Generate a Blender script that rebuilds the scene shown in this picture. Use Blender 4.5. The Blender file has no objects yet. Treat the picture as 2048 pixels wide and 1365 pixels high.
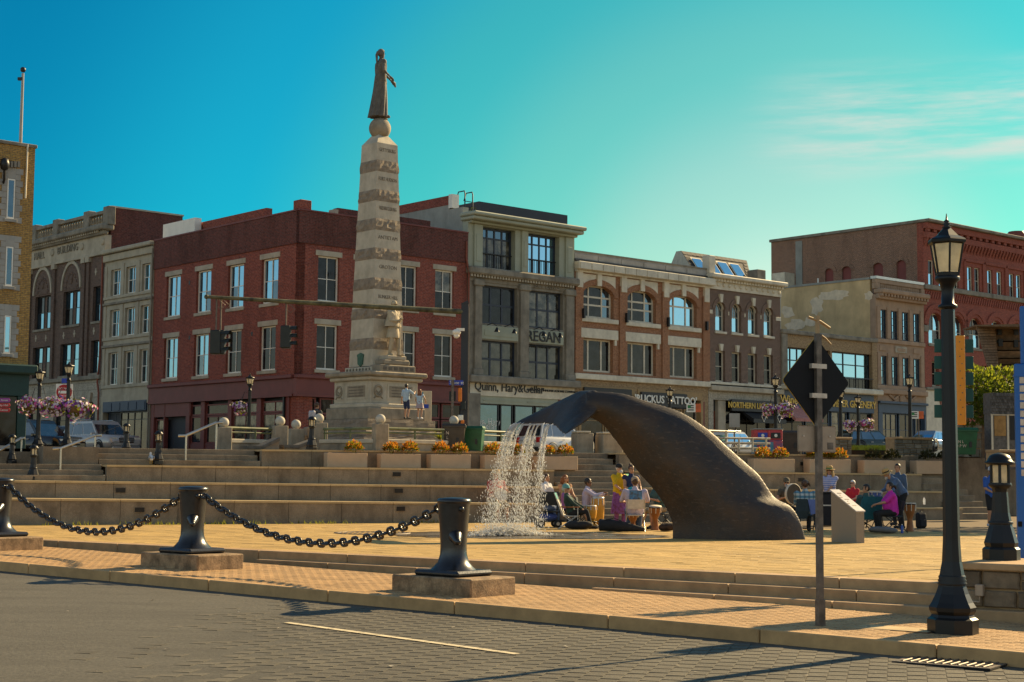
import bpy, math, random
import numpy as np
from mathutils import Vector, Matrix
random.seed(11)
R = math.radians
scene = bpy.context.scene
COL = scene.collection
pi = math.pi

# ------------------------------------------------------------------ camera
EYE = Vector((0, 0, 1.5))
FPX, PITCH, ROLL = 3129.0, math.atan((948 - 682.5) / 3129.0), 0.008
fwd = Vector((0, math.cos(PITCH), math.sin(PITCH)))
up0 = Vector((0, -math.sin(PITCH), math.cos(PITCH)))
rt = Vector((1, 0, 0)) * math.cos(ROLL) + up0 * math.sin(ROLL)
upv = up0 * math.cos(ROLL) - Vector((1, 0, 0)) * math.sin(ROLL)
cam_d = bpy.data.cameras.new('camera')
cam = bpy.data.objects.new('camera', cam_d); COL.objects.link(cam)
cam_d.sensor_width = 36; cam_d.lens = FPX / 2048 * 36
cam_d.clip_start = 0.1; cam_d.clip_end = 3000
M = Matrix((rt, upv, -fwd)).transposed().to_4x4(); M.translation = EYE
cam.matrix_world = M
cam_d.dof.use_dof = False
scene.camera = cam

# ------------------------------------------------------------------ sky, sun, exposure
SUN_AZ, SUN_EL = R(47), R(29)          # azimuth measured from the viewing direction towards the right
SUN_ROT = SUN_AZ
world = bpy.data.worlds.new('World'); scene.world = world; world.use_nodes = True
nt = world.node_tree; N = nt.nodes; L = nt.links; N.clear()
wout = N.new('ShaderNodeOutputWorld'); bg = N.new('ShaderNodeBackground')
sky = N.new('ShaderNodeTexSky'); sky.sky_type = 'NISHITA'; sky.sun_disc = False
sky.sun_elevation = SUN_EL; sky.sun_rotation = SUN_ROT
sky.air_density = 1.0; sky.dust_density = 0.6; sky.ozone_density = 3.0
geo = N.new('ShaderNodeTexCoord')
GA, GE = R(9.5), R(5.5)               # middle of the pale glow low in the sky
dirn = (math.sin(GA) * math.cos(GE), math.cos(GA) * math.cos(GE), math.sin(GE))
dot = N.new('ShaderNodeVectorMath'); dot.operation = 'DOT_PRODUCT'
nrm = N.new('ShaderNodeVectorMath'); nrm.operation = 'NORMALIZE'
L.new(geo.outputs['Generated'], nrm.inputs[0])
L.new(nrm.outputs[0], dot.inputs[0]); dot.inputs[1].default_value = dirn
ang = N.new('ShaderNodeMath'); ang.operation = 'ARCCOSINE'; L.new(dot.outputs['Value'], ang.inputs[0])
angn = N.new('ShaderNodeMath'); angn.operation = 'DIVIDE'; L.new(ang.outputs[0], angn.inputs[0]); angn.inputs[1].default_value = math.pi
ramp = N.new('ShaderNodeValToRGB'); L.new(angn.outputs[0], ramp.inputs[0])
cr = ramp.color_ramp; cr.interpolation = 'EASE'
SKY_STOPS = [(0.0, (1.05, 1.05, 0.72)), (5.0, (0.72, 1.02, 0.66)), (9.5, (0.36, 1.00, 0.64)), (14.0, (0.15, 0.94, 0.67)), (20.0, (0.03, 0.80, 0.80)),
             (29.0, (0.01, 0.57, 0.68)), (50.0, (0.55, 0.85, 0.90)), (80.0, (1.60, 1.42, 1.18)), (180.0, (2.05, 1.66, 1.24))]  # widest stops, behind the viewer, brightened and warmed as fill for shaded fronts
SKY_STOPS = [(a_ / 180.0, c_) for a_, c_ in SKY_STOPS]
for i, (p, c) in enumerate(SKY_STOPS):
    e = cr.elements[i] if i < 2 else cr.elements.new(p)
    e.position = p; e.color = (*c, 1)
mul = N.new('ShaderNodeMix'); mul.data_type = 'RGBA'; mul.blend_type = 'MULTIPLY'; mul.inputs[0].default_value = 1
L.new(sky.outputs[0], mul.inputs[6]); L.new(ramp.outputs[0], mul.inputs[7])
# thin streaks of high cloud right of the glow
sepd = N.new('ShaderNodeSeparateXYZ'); L.new(nrm.outputs[0], sepd.inputs[0])
cmap = N.new('ShaderNodeMapping'); L.new(nrm.outputs[0], cmap.inputs[0]); cmap.inputs['Scale'].default_value = (6, 6, 55)
cn = N.new('ShaderNodeTexNoise'); cn.inputs['Scale'].default_value = 1.6; cn.inputs['Detail'].default_value = 8; cn.inputs['Roughness'].default_value = .6
L.new(cmap.outputs[0], cn.inputs[0])
def mrange(src, a_, b_, lo=0.0, hi=1.0):
    r_ = N.new('ShaderNodeMapRange'); r_.interpolation_type = 'SMOOTHSTEP'; L.new(src, r_.inputs[0])
    for k_, v_ in zip((1, 2, 3, 4), (a_, b_, lo, hi)): r_.inputs[k_].default_value = v_
    return r_.outputs[0]
def mmul(a_, b_):
    m_ = N.new('ShaderNodeMath'); m_.operation = 'MULTIPLY'; L.new(a_, m_.inputs[0]); L.new(b_, m_.inputs[1]); return m_.outputs[0]
dens = mrange(cn.outputs[0], .30, .78)
cloud = mmul(mmul(dens, mrange(sepd.outputs[0], .13, .22)), mmul(mrange(sepd.outputs[2], .178, .208), mrange(sepd.outputs[2], .262, .222)))
cmix = N.new('ShaderNodeMix'); cmix.data_type = 'RGBA'; L.new(cloud, cmix.inputs[0])
L.new(mul.outputs[2], cmix.inputs[6]); cmix.inputs[7].default_value = (6.4, 6.1, 5.6, 1)
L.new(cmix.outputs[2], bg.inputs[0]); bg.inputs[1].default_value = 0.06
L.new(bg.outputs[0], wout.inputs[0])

sd = bpy.data.lights.new('sun', 'SUN'); sun = bpy.data.objects.new('sun', sd); COL.objects.link(sun)
sd.energy = 4.8; sd.angle = R(0.55); sd.color = (1.0, 0.75, 0.40)
to_sun = Vector((math.sin(SUN_AZ) * math.cos(SUN_EL), math.cos(SUN_AZ) * math.cos(SUN_EL), math.sin(SUN_EL)))
sun.rotation_euler = to_sun.to_track_quat('Z', 'Y').to_euler()
vs = scene.view_settings
vs.view_transform = 'Standard'; vs.look = 'None'; vs.exposure = 1.05; vs.gamma = 1.0; vs.use_curve_mapping = False
cy = scene.cycles
cy.use_denoising = True; cy.max_bounces = 6; cy.diffuse_bounces = 3; cy.glossy_bounces = 3; cy.transmission_bounces = 4; cy.transparent_max_bounces = 6
cy.caustics_reflective = False; cy.caustics_refractive = False; cy.sample_clamp_indirect = 6

# ------------------------------------------------------------------ where a line of sight meets a real plane
def ray(x, y):
    return fwd * FPX + rt * (x - 1024) - upv * (y - 682.5)
def at(x, y, Y):
    d = ray(x, y); return EYE + d * ((Y - EYE.y) / d.y)
def on(x, y, z=0.0):
    d = ray(x, y); return EYE + d * ((z - EYE.z) / d.z)
def hit(x, y, p0, n):
    d = ray(x, y); return EYE + d * ((Vector(p0) - EYE).dot(n) / d.dot(n))

# ------------------------------------------------------------------ mesh builder
class MB:
    def __init__(s): s.v = []; s.f = []; s.mi = []; s.sm = []
    def add(s, vs_, fs, mi=0, sm=False, T=None):
        o = len(s.v)
        if T is not None: vs_ = [T @ Vector(p) for p in vs_]
        s.v.extend([tuple(p) for p in vs_])
        for f in fs:
            s.f.append(tuple(i + o for i in f)); s.mi.append(mi); s.sm.append(sm)
        return s
    def box(s, a, b, mi=0, T=None):
        x0, y0, z0 = a; x1, y1, z1 = b
        if x0 > x1: x0, x1 = x1, x0
        if y0 > y1: y0, y1 = y1, y0
        if z0 > z1: z0, z1 = z1, z0
        v = [(x0,y0,z0),(x1,y0,z0),(x1,y1,z0),(x0,y1,z0),(x0,y0,z1),(x1,y0,z1),(x1,y1,z1),(x0,y1,z1)]
        return s.add(v, [(0,3,2,1),(4,5,6,7),(0,1,5,4),(1,2,6,5),(2,3,7,6),(3,0,4,7)], mi, False, T)
    def bev(s, a, b, r=.02, mi=0, T=None):
        """box with chamfered edges"""
        x0, y0, z0 = a; x1, y1, z1 = b
        v = []; idx = {}
        for ix, (xo, xi) in enumerate(((x0, x0 + r), (x1, x1 - r))):
            for iy, (yo, yi) in enumerate(((y0, y0 + r), (y1, y1 - r))):
                for iz, (zo, zi) in enumerate(((z0, z0 + r), (z1, z1 - r))):
                    idx[ix, iy, iz] = len(v); v += [(xo, yi, zi), (xi, yo, zi), (xi, yi, zo)]
        f = []
        g = lambda a_, k: idx[a_] + k
        for sgn in (0, 1):
            q = [(sgn,0,0),(sgn,1,0),(sgn,1,1),(sgn,0,1)]; F = [g(i, 0) for i in q]; f.append(F if sgn else F[::-1])
            q = [(0,sgn,0),(1,sgn,0),(1,sgn,1),(0,sgn,1)]; F = [g(i, 1) for i in q]; f.append(F[::-1] if sgn else F)
            q = [(0,0,sgn),(1,0,sgn),(1,1,sgn),(0,1,sgn)]; F = [g(i, 2) for i in q]; f.append(F if sgn else F[::-1])
        for a_ in (0, 1):
            for b_ in (0, 1):
                e = (a_ + b_) % 2
                F = [g((a_,b_,0),0), g((a_,b_,0),1), g((a_,b_,1),1), g((a_,b_,1),0)]; f.append(F if not e else F[::-1])
                F = [g((a_,0,b_),0), g((a_,0,b_),2), g((a_,1,b_),2), g((a_,1,b_),0)]; f.append(F[::-1] if not e else F)
                F = [g((0,a_,b_),1), g((0,a_,b_),2), g((1,a_,b_),2), g((1,a_,b_),1)]; f.append(F if not e else F[::-1])
        for k, i in idx.items():
            F = [i, i+1, i+2]; f.append(F if sum(k) % 2 else F[::-1])
        return s.add(v, f, mi, False, T)
    def loft(s, rings, mi=0, sm=True, cap=True, closed=True, T=None):
        n = len(rings[0]); v = [p for r in rings for p in r]; f = []
        for k in range(len(rings) - 1):
            for i in range(n if closed else n - 1):
                j = (i + 1) % n
                f.append((k*n+i, k*n+j, (k+1)*n+j, (k+1)*n+i))
        s.add(v, f, mi, sm, T)
        if cap:
            s.add(rings[0], [tuple(range(n))[::-1]], mi, False, T); s.add(rings[-1], [tuple(range(n))], mi, False, T)
        return s
    def tube(s, pts, r, n=8, mi=0, sm=True, cap=True, T=None, sq=1.0):
        pts = [Vector(p) for p in pts]; m = len(pts)
        rs = r if isinstance(r, (list, tuple)) else [r] * m
        rings = []; u = None
        for i, p in enumerate(pts):
            t = (pts[min(i+1, m-1)] - pts[max(i-1, 0)])
            t = t.normalized() if t.length > 1e-9 else Vector((0,0,1))
            if u is None:
                a = Vector((0,0,1)) if abs(t.z) < .9 else Vector((1,0,0))
                u = t.cross(a).normalized()
            else:
                u = (u - t * u.dot(t)).normalized()
            w = t.cross(u)
            rings.append([p + (u * math.cos(2*pi*k/n) + w * math.sin(2*pi*k/n) * sq) * rs[i] for k in range(n)])
        return s.loft(rings, mi, sm, cap, T=T)
    def lathe(s, prof, n=16, c=(0,0,0), mi=0, sm=True, cap=True, T=None, ph=0.0):
        rings = [[(c[0] + r*math.cos(2*pi*k/n+ph), c[1] + r*math.sin(2*pi*k/n+ph), c[2] + z) for k in range(n)] for r, z in prof]
        return s.loft(rings, mi, sm, cap, T=T)
    def ball(s, c, r, n=12, mi=0, T=None):
        if not isinstance(r, (tuple, list)): r = (r, r, r)
        m = max(4, n // 2); v = [(c[0], c[1], c[2] - r[2])]; f = []
        for j in range(1, m):
            a = pi * j / m
            for k in range(n):
                b = 2*pi*k/n; v.append((c[0]+r[0]*math.sin(a)*math.cos(b), c[1]+r[1]*math.sin(a)*math.sin(b), c[2]-r[2]*math.cos(a)))
        v.append((c[0], c[1], c[2] + r[2])); e = len(v) - 1
        for k in range(n):
            k2 = (k+1) % n
            f.append((0, 1+k2, 1+k)); f.append((e, 1+(m-2)*n+k, 1+(m-2)*n+k2))
            for j in range(m-2): f.append((1+j*n+k, 1+j*n+k2, 1+(j+1)*n+k2, 1+(j+1)*n+k))
        return s.add(v, f, mi, True, T)
    def prism(s, poly, d0, d1, plane='xz', mi=0, T=None):
        """extrude a 2D polygon (list of 2D points) between d0 and d1 on the axis the plane leaves out"""
        def P(p, d):
            return (p[0], d, p[1]) if plane == 'xz' else ((d, p[0], p[1]) if plane == 'yz' else (p[0], p[1], d))
        n = len(poly); v = [P(p, d0) for p in poly] + [P(p, d1) for p in poly]
        ar = sum(poly[i][0]*poly[(i+1)%n][1] - poly[(i+1)%n][0]*poly[i][1] for i in range(n))
        flip = (ar > 0) ^ (plane == 'xz') ^ (d1 < d0)
        f = [tuple(range(n))[::-1], tuple(range(n, 2*n))] + [(i, (i+1) % n, n+(i+1) % n, n+i) for i in range(n)]
        if not flip: f = [q[::-1] for q in f]
        return s.add(v, f, mi, False, T)
    def quad(s, a, b, c, d, mi=0, T=None): return s.add([a, b, c, d], [(0,1,2,3)], mi, False, T)
    def mesh(s, name):
        me = bpy.data.meshes.new(name); me.from_pydata(s.v, [], s.f)
        me.polygons.foreach_set('use_smooth', s.sm); me.polygons.foreach_set('material_index', s.mi)
        me.update(); return me
    def build(s, name, mats, parent=None, loc=None, rz=0.0, off=None):
        if off is not None: s.v = [(p[0]-off[0], p[1]-off[1], p[2]-off[2]) for p in s.v]
        me = s.mesh(name)
        return link(name, me, mats, parent, loc, rz)
def link(name, me, mats=None, parent=None, loc=None, rz=0.0):
    if mats is not None:
        for m in (mats if isinstance(mats, (list, tuple)) else [mats]): me.materials.append(m)
    o = bpy.data.objects.new(name, me); COL.objects.link(o)
    if parent: o.parent = parent
    if loc is not None: o.location = loc
    if rz: o.rotation_euler = (0, 0, rz)
    return o
def tag(o, label, cat=None, group=None, kind=None):
    if label: o['label'] = label
    if cat: o['category'] = cat
    if group: o['group'] = group
    if kind: o['kind'] = kind
    return o
def empty(name, loc=(0,0,0), rz=0.0, label=None, cat=None, group=None, kind=None):
    o = bpy.data.objects.new(name, None); COL.objects.link(o); o.location = loc; o.rotation_euler = (0, 0, rz)
    o.empty_display_size = .2
    return tag(o, label, cat, group, kind)
def copy_tree(o, parent=None, loc=None, rz=None):
    c = o.copy(); COL.objects.link(c)
    if parent: c.parent = parent
    if loc is not None: c.location = loc
    if rz is not None: c.rotation_euler = (0, 0, rz)
    for ch in list(o.children): copy_tree(ch, c)
    return c
def Tm(loc=(0,0,0), rz=0.0, rx=0.0, ry=0.0, s=1.0):
    sc = Matrix.Diagonal((*(s if isinstance(s, (tuple, list)) else (s, s, s)), 1))
    return Matrix.Translation(loc) @ Matrix.Rotation(rz, 4, 'Z') @ Matrix.Rotation(ry, 4, 'Y') @ Matrix.Rotation(rx, 4, 'X') @ sc
def lettering(txt, size, depth, mat, parent, T, name='lettering', align='CENTER', xs=1.0, thick=0.0):
    """flat letters in local xz, facing -y; T places them"""
    cu = bpy.data.curves.new(name, 'FONT'); cu.body = txt; cu.size = size; cu.extrude = depth; cu.align_x = align; cu.align_y = 'CENTER'
    cu.resolution_u = 2; cu.offset = thick
    ob = bpy.data.objects.new(name, cu)
    me = bpy.data.meshes.new_from_object(ob); bpy.data.objects.remove(ob)
    me.transform(T @ Matrix.Rotation(pi/2, 4, 'X') @ Matrix.Diagonal((xs, 1, 1, 1)))
    me.materials.clear()
    return link(name, me, mat, parent)

# ------------------------------------------------------------------ materials
def nodes(name):
    m = bpy.data.materials.new(name); m.use_nodes = True
    t = m.node_tree; b = t.nodes['Principled BSDF']
    return m, t.nodes, t.links, b
def box_uv(n, l):
    """in-plane metres on whatever face is hit: (along, up) on upright faces, (x, y) on level ones"""
    tc = n.new('ShaderNodeTexCoord')
    a = n.new('ShaderNodeVectorMath'); a.operation = 'ABSOLUTE'; l.new(tc.outputs['Normal'], a.inputs[0])
    sn = n.new('ShaderNodeSeparateXYZ'); l.new(a.outputs[0], sn.inputs[0])
    so = n.new('ShaderNodeSeparateXYZ'); l.new(tc.outputs['Object'], so.inputs[0])
    gx = n.new('ShaderNodeMath'); gx.operation = 'GREATER_THAN'; l.new(sn.outputs[0], gx.inputs[0]); l.new(sn.outputs[1], gx.inputs[1])
    gz = n.new('ShaderNodeMath'); gz.operation = 'GREATER_THAN'; l.new(sn.outputs[2], gz.inputs[0]); gz.inputs[1].default_value = .72
    mu = n.new('ShaderNodeMix'); l.new(gx.outputs[0], mu.inputs[0]); l.new(so.outputs[0], mu.inputs[2]); l.new(so.outputs[1], mu.inputs[3])
    mu2 = n.new('ShaderNodeMix'); l.new(gz.outputs[0], mu2.inputs[0]); l.new(mu.outputs[0], mu2.inputs[2]); l.new(so.outputs[0], mu2.inputs[3])
    mv = n.new('ShaderNodeMix'); l.new(gz.outputs[0], mv.inputs[0]); l.new(so.outputs[2], mv.inputs[2]); l.new(so.outputs[1], mv.inputs[3])
    c = n.new('ShaderNodeCombineXYZ'); l.new(mu2.outputs[0], c.inputs[0]); l.new(mv.outputs[0], c.inputs[1])
    return tc, c
def rgbmix(n, l, fac, a, b, mode='MIX'):
    x = n.new('ShaderNodeMix'); x.data_type = 'RGBA'; x.blend_type = mode
    for s_, v in ((0, fac), (6, a), (7, b)):
        if isinstance(v, bpy.types.NodeSocket): l.new(v, x.inputs[s_])
        else: x.inputs[s_].default_value = v if s_ == 0 else (*v[:3], 1)
    return x.outputs[2]
def noise(n, l, vec, scale, detail=4, rough=.55, out=0):
    t = n.new('ShaderNodeTexNoise'); t.inputs['Scale'].default_value = scale; t.inputs['Detail'].default_value = detail; t.inputs['Roughness'].default_value = rough
    if vec is not None: l.new(vec, t.inputs[0])
    return t.outputs[out]
def ramp_(n, l, v, p0, p1, a=0.0, b=1.0):
    r = n.new('ShaderNodeMapRange'); l.new(v, r.inputs[0])
    r.inputs[1].default_value = p0; r.inputs[2].default_value = p1; r.inputs[3].default_value = a; r.inputs[4].default_value = b
    return r.outputs[0]
def bump(n, l, b, h, strength=.3, dist=.02, prev=None):
    k = n.new('ShaderNodeBump'); k.inputs['Strength'].default_value = strength; k.inputs['Distance'].default_value = dist
    l.new(h, k.inputs['Height'])
    if prev is not None: l.new(prev, k.inputs['Normal'])
    l.new(k.outputs[0], b.inputs['Normal']); return k.outputs[0]
def stain_mul(n, l, tc, col, amt, scale=.6, dark=(.35,.32,.30)):
    """broad weathering with a shape of its own"""
    mp = n.new('ShaderNodeMapping'); mp.inputs['Scale'].default_value = (1.4, 1.4, .45); l.new(tc.outputs['Object'], mp.inputs[0]); w = noise(n, l, mp.outputs[0], scale, 6, .68)
    f = ramp_(n, l, w, .47, .72, 0, amt)
    return rgbmix(n, l, f, col, dark, 'MULTIPLY')
def mat(name, c, rough=.7, metal=0.0, spec=.4, var=.25, vscale=6, grain=0.0, gscale=60, stain=0.0, sscale=.7, rnd=0.0, ior=None, c2=None, fine=0.0, fscale=40, world=False):
    m, n, l, b = nodes(name)
    tc = n.new('ShaderNodeTexCoord')
    if world:
        gp = n.new('ShaderNodeNewGeometry'); tc = type('T', (), {})(); tc.outputs = {'Object': gp.outputs['Position']}
    v = noise(n, l, tc.outputs['Object'], vscale, 5, .6)
    f = ramp_(n, l, v, .3, .7)
    lo = tuple(x * (1 - var) for x in c); hi = c2 if c2 else tuple(min(1, x * (1 + var * .8)) for x in c)
    out = rgbmix(n, l, f, lo, hi)
    if rnd:
        oi = n.new('ShaderNodeObjectInfo'); at_ = n.new('ShaderNodeAttribute'); at_.attribute_name = 'rnd'
        ad = n.new('ShaderNodeMath'); ad.operation = 'ADD'; l.new(oi.outputs['Random'], ad.inputs[0]); l.new(at_.outputs['Fac'], ad.inputs[1])
        fr = n.new('ShaderNodeMath'); fr.operation = 'FRACT'; l.new(ad.outputs[0], fr.inputs[0])
        k = ramp_(n, l, fr.outputs[0], 0, 1, 1 - rnd, 1 + rnd)
        cc = n.new('ShaderNodeCombineXYZ')
        for i in range(3): l.new(k, cc.inputs[i])
        out = rgbmix(n, l, 1.0, out, cc.outputs[0], 'MULTIPLY')
    if stain: out = stain_mul(n, l, tc, out, stain, sscale)
    if fine:
        fz = ramp_(n, l, noise(n, l, tc.outputs['Object'], fscale, 3, .7), .25, .75, 1 - fine, 1 + fine); cf = n.new('ShaderNodeCombineXYZ')
        for i in range(3): l.new(fz, cf.inputs[i])
        out = rgbmix(n, l, 1.0, out, cf.outputs[0], 'MULTIPLY')
    l.new(out, b.inputs['Base Color'])
    b.inputs['Roughness'].default_value = rough; b.inputs['Metallic'].default_value = metal; b.inputs['Specular IOR Level'].default_value = spec
    if ior: b.inputs['IOR'].default_value = ior
    if grain:
        g = noise(n, l, tc.outputs['Object'], gscale, 4, .6); bump(n, l, b, g, grain, .02)
    return m
def brick_mat(name, c1, c2, mortar, bw=.21, bh=.072, ms=.010, rough=.85, stain=.5, bumpy=.5, sscale=.5, dark=(.35,.33,.33)):
    m, n, l, b = nodes(name); tc, uv = box_uv(n, l)
    t = n.new('ShaderNodeTexBrick'); l.new(uv.outputs[0], t.inputs['Vector'])
    t.inputs['Color1'].default_value = (*c1, 1); t.inputs['Color2'].default_value = (*c2, 1); t.inputs['Mortar'].default_value = (*mortar, 1)
    t.inputs['Scale'].default_value = 1; t.inputs['Mortar Size'].default_value = ms; t.inputs['Brick Width'].default_value = bw; t.inputs['Row Height'].default_value = bh
    t.inputs['Mortar Smooth'].default_value = .2; t.inputs['Bias'].default_value = 0
    v = noise(n, l, uv.outputs[0], 9, 3, .6); v2 = ramp_(n, l, v, .35, .7, .72, 1.25)
    cc = n.new('ShaderNodeCombineXYZ')
    for i in range(3): l.new(v2, cc.inputs[i])
    out = rgbmix(n, l, 1.0, t.outputs[0], cc.outputs[0], 'MULTIPLY')
    out = stain_mul(n, l, tc, out, stain, sscale, dark)
    l.new(out, b.inputs['Base Color']); b.inputs['Roughness'].default_value = rough; b.inputs['Specular IOR Level'].default_value = .25
    inv = n.new('ShaderNodeMath'); inv.operation = 'SUBTRACT'; inv.inputs[0].default_value = 1; l.new(t.outputs['Fac'], inv.inputs[1])
    bump(n, l, b, inv.outputs[0], bumpy, .015)
    return m
def glass_mat(name, c, spec, rough=.06, vary=.5, ior=1.5, curtain=None, tint=None):
    m, n, l, b = nodes(name)
    oi = n.new('ShaderNodeObjectInfo'); tc = n.new('ShaderNodeTexCoord')
    off = n.new('ShaderNodeVectorMath'); off.operation = 'ADD'; l.new(tc.outputs['Object'], off.inputs[0]); l.new(oi.outputs['Random'], off.inputs[1])
    v = noise(n, l, off.outputs[0], 2.2, 3); f = ramp_(n, l, v, .4, .65)
    hi = curtain if curtain else tuple(x * (1 + vary * 2) for x in c)
    l.new(rgbmix(n, l, f, tuple(x * (1 - vary) for x in c), hi), b.inputs['Base Color'])
    b.inputs['Roughness'].default_value = rough; b.inputs['IOR'].default_value = ior; b.inputs['Specular IOR Level'].default_value = spec
    if tint: b.inputs['Specular Tint'].default_value = (*tint, 1)
    w = noise(n, l, off.outputs[0], 1.3, 2); bump(n, l, b, w, .08, .05)
    return m
# ------------------------------------------------------------------ ground, road, pavement, plaza, terraces
m_asph = mat('worn_asphalt_pavers', (.095,.084,.062), .85, var=.25, vscale=1.1, grain=.5, gscale=45, stain=.45, sscale=.3, fine=.35, fscale=28, world=True)
m_joint = mat('dark_paver_joint', (.030,.025,.017), .95, var=.2)
def joint_mat():
    m, n, l, b = nodes('paver_joint_sand'); tc = n.new('ShaderNodeTexCoord'); sp = n.new('ShaderNodeSeparateXYZ'); l.new(tc.outputs['Object'], sp.inputs[0])
    v = noise(n, l, tc.outputs['Object'], .5, 4); a_ = n.new('ShaderNodeMath'); a_.operation = 'MULTIPLY_ADD'; l.new(v, a_.inputs[0]); a_.inputs[1].default_value = 5; l.new(sp.outputs[0], a_.inputs[2])
    P_ = tc.outputs['Object']; g_ = noise(n, l, P_, 22, 5, .75); mp = n.new('ShaderNodeMapping'); mp.inputs['Scale'].default_value = (.5, 2.2, 1); mp.inputs['Rotation'].default_value = (0, 0, R(-30)); l.new(P_, mp.inputs[0]); w_ = noise(n, l, mp.outputs[0], .8, 6, .7)
    left = rgbmix(n, l, ramp_(n, l, g_, .32, .68), (.046,.042,.032), (.118,.106,.082)); left = rgbmix(n, l, ramp_(n, l, w_, .40, .66, 0, .55), left, (.5,.48,.45), 'MULTIPLY')
    l.new(rgbmix(n, l, ramp_(n, l, a_.outputs[0], -1.5, 3.5), left, (.026,.021,.014)), b.inputs['Base Color']); b.inputs['Roughness'].default_value = .9; bump(n, l, b, g_, .5, .02); return m
m_paver = mat('grey_road_paver', (.095,.083,.060), .85, var=.25, vscale=1.1, grain=.45, gscale=45, rnd=.07, stain=.5, sscale=.3, fine=.3, fscale=28, world=True)
m_brickp = mat('red_brick_paver', (.43,.26,.115), .85, var=.2, vscale=2, grain=.3, gscale=60, rnd=.09, stain=.3, sscale=.5, fine=.2, world=True)
m_brickj = mat('pavement_joint', (.13,.075,.04), .95)
m_plaz = mat('plaza_paver', (.43,.275,.085), .82, var=.16, vscale=1.2, grain=.25, gscale=50, rnd=.10, stain=.4, sscale=.35, fine=.2, world=True)
m_plazj = mat('plaza_joint', (.14,.09,.04), .95)
m_gran = mat('pinkish_granite', (.42,.265,.13), .75, var=.2, vscale=4, grain=.22, gscale=90, rnd=.12, stain=.3, sscale=.9, world=True)
m_kerb = mat('granite_kerb', (.46,.28,.12), .75, var=.2, vscale=4, grain=.22, gscale=90, rnd=.1, stain=.2, world=True)
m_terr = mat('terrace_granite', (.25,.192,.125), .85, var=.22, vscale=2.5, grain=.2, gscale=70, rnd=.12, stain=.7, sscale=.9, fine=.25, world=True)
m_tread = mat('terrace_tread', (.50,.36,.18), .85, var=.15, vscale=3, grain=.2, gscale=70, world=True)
m_grey = mat('grey_street', (.16,.14,.11), .9, var=.2, vscale=.6)
m_line = mat('worn_road_paint', (.62,.52,.33), .8, var=.25, vscale=5, grain=.3, gscale=60)

# kerb line in plan: Y = KA + KB * X ; the pavement falls towards the right
KB = -0.70
k0 = Vector((4.08, 18.88)); KA = k0.y - KB * k0.x
PB, = (-0.70,)
def swz(X): return -0.345 - 0.0215 * (X - 0.92)          # pavement level
def ktop(X): return swz(X)
KD = Vector((1, KB, 0)).normalized(); KN = Vector((-KD.y, KD.x, 0))      # along the kerb, and away from the road
KO = Vector((0, KA, 0))
def KP(s, t, z=0.0): p = KO + KD * s + KN * t; return Vector((p.x, p.y, z))
# width of the pavement from the seen foot of the steps
pe = [on(59,1077), on(293,1092), on(884,1119), on(1300,1138), on(1700,1159), on(1884,1167)]
tE = sum((p - KO).dot(KN) for p in pe) / len(pe)          # plaza edge, distance from the kerb line
NS = 3; TREAD = .36
tS = tE - TREAD * (NS - 1)                                # foot of the flight
def rise(s): return -swz(KP(s, tS).x)                     # height from pavement to plaza
GR = tag(MB().add([(-1500,-200,-1.6),(1500,-200,-1.6),(1500,2500,-1.6),(-1500,2500,-1.6)], [(0,1,2,3)]).build('ground', m_grey), None, kind='structure')
SA, SB_ = -34.0, 16.0
def strip(name, m, t0, t1, zf, s0=SA, s1=SB_, n=50):
    mb = MB()
    for k in range(n):
        a = s0 + (s1-s0)*k/n; b_ = s0 + (s1-s0)*(k+1)/n
        mb.quad(KP(a,t0,zf(a,t0)), KP(b_,t0,zf(b_,t0)), KP(b_,t1,zf(b_,t1)), KP(a,t1,zf(a,t1)))
    return mb.build(name, m)
rdz = lambda s, t: swz(KP(s, 0).x) - .165 + .012 * min(0, t)
road = tag(strip('road', m_asph, -30, .02, rdz), 'grey paver road with worn white line along the kerb', kind='structure')
pav = tag(strip('pavement', m_brickj, .16, tS + .05, lambda s, t: swz(KP(s,0).x) - .012), 'red brick pavement falling gently towards the lamp post', kind='structure')
pl_ = MB(); e0, e1 = KP(SA, tE+.2), KP(SB_+6, tE+.2)
pl_.add([(e0.x,e0.y,-.012),(e1.x,e1.y,-.012),(40,70,-.012),(-45,70,-.012)], [(0,1,2,3)])
plaza = tag(pl_.build('plaza', m_plazj), 'sunlit tan paved plaza around the whale tail fountain', kind='structure')

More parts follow.
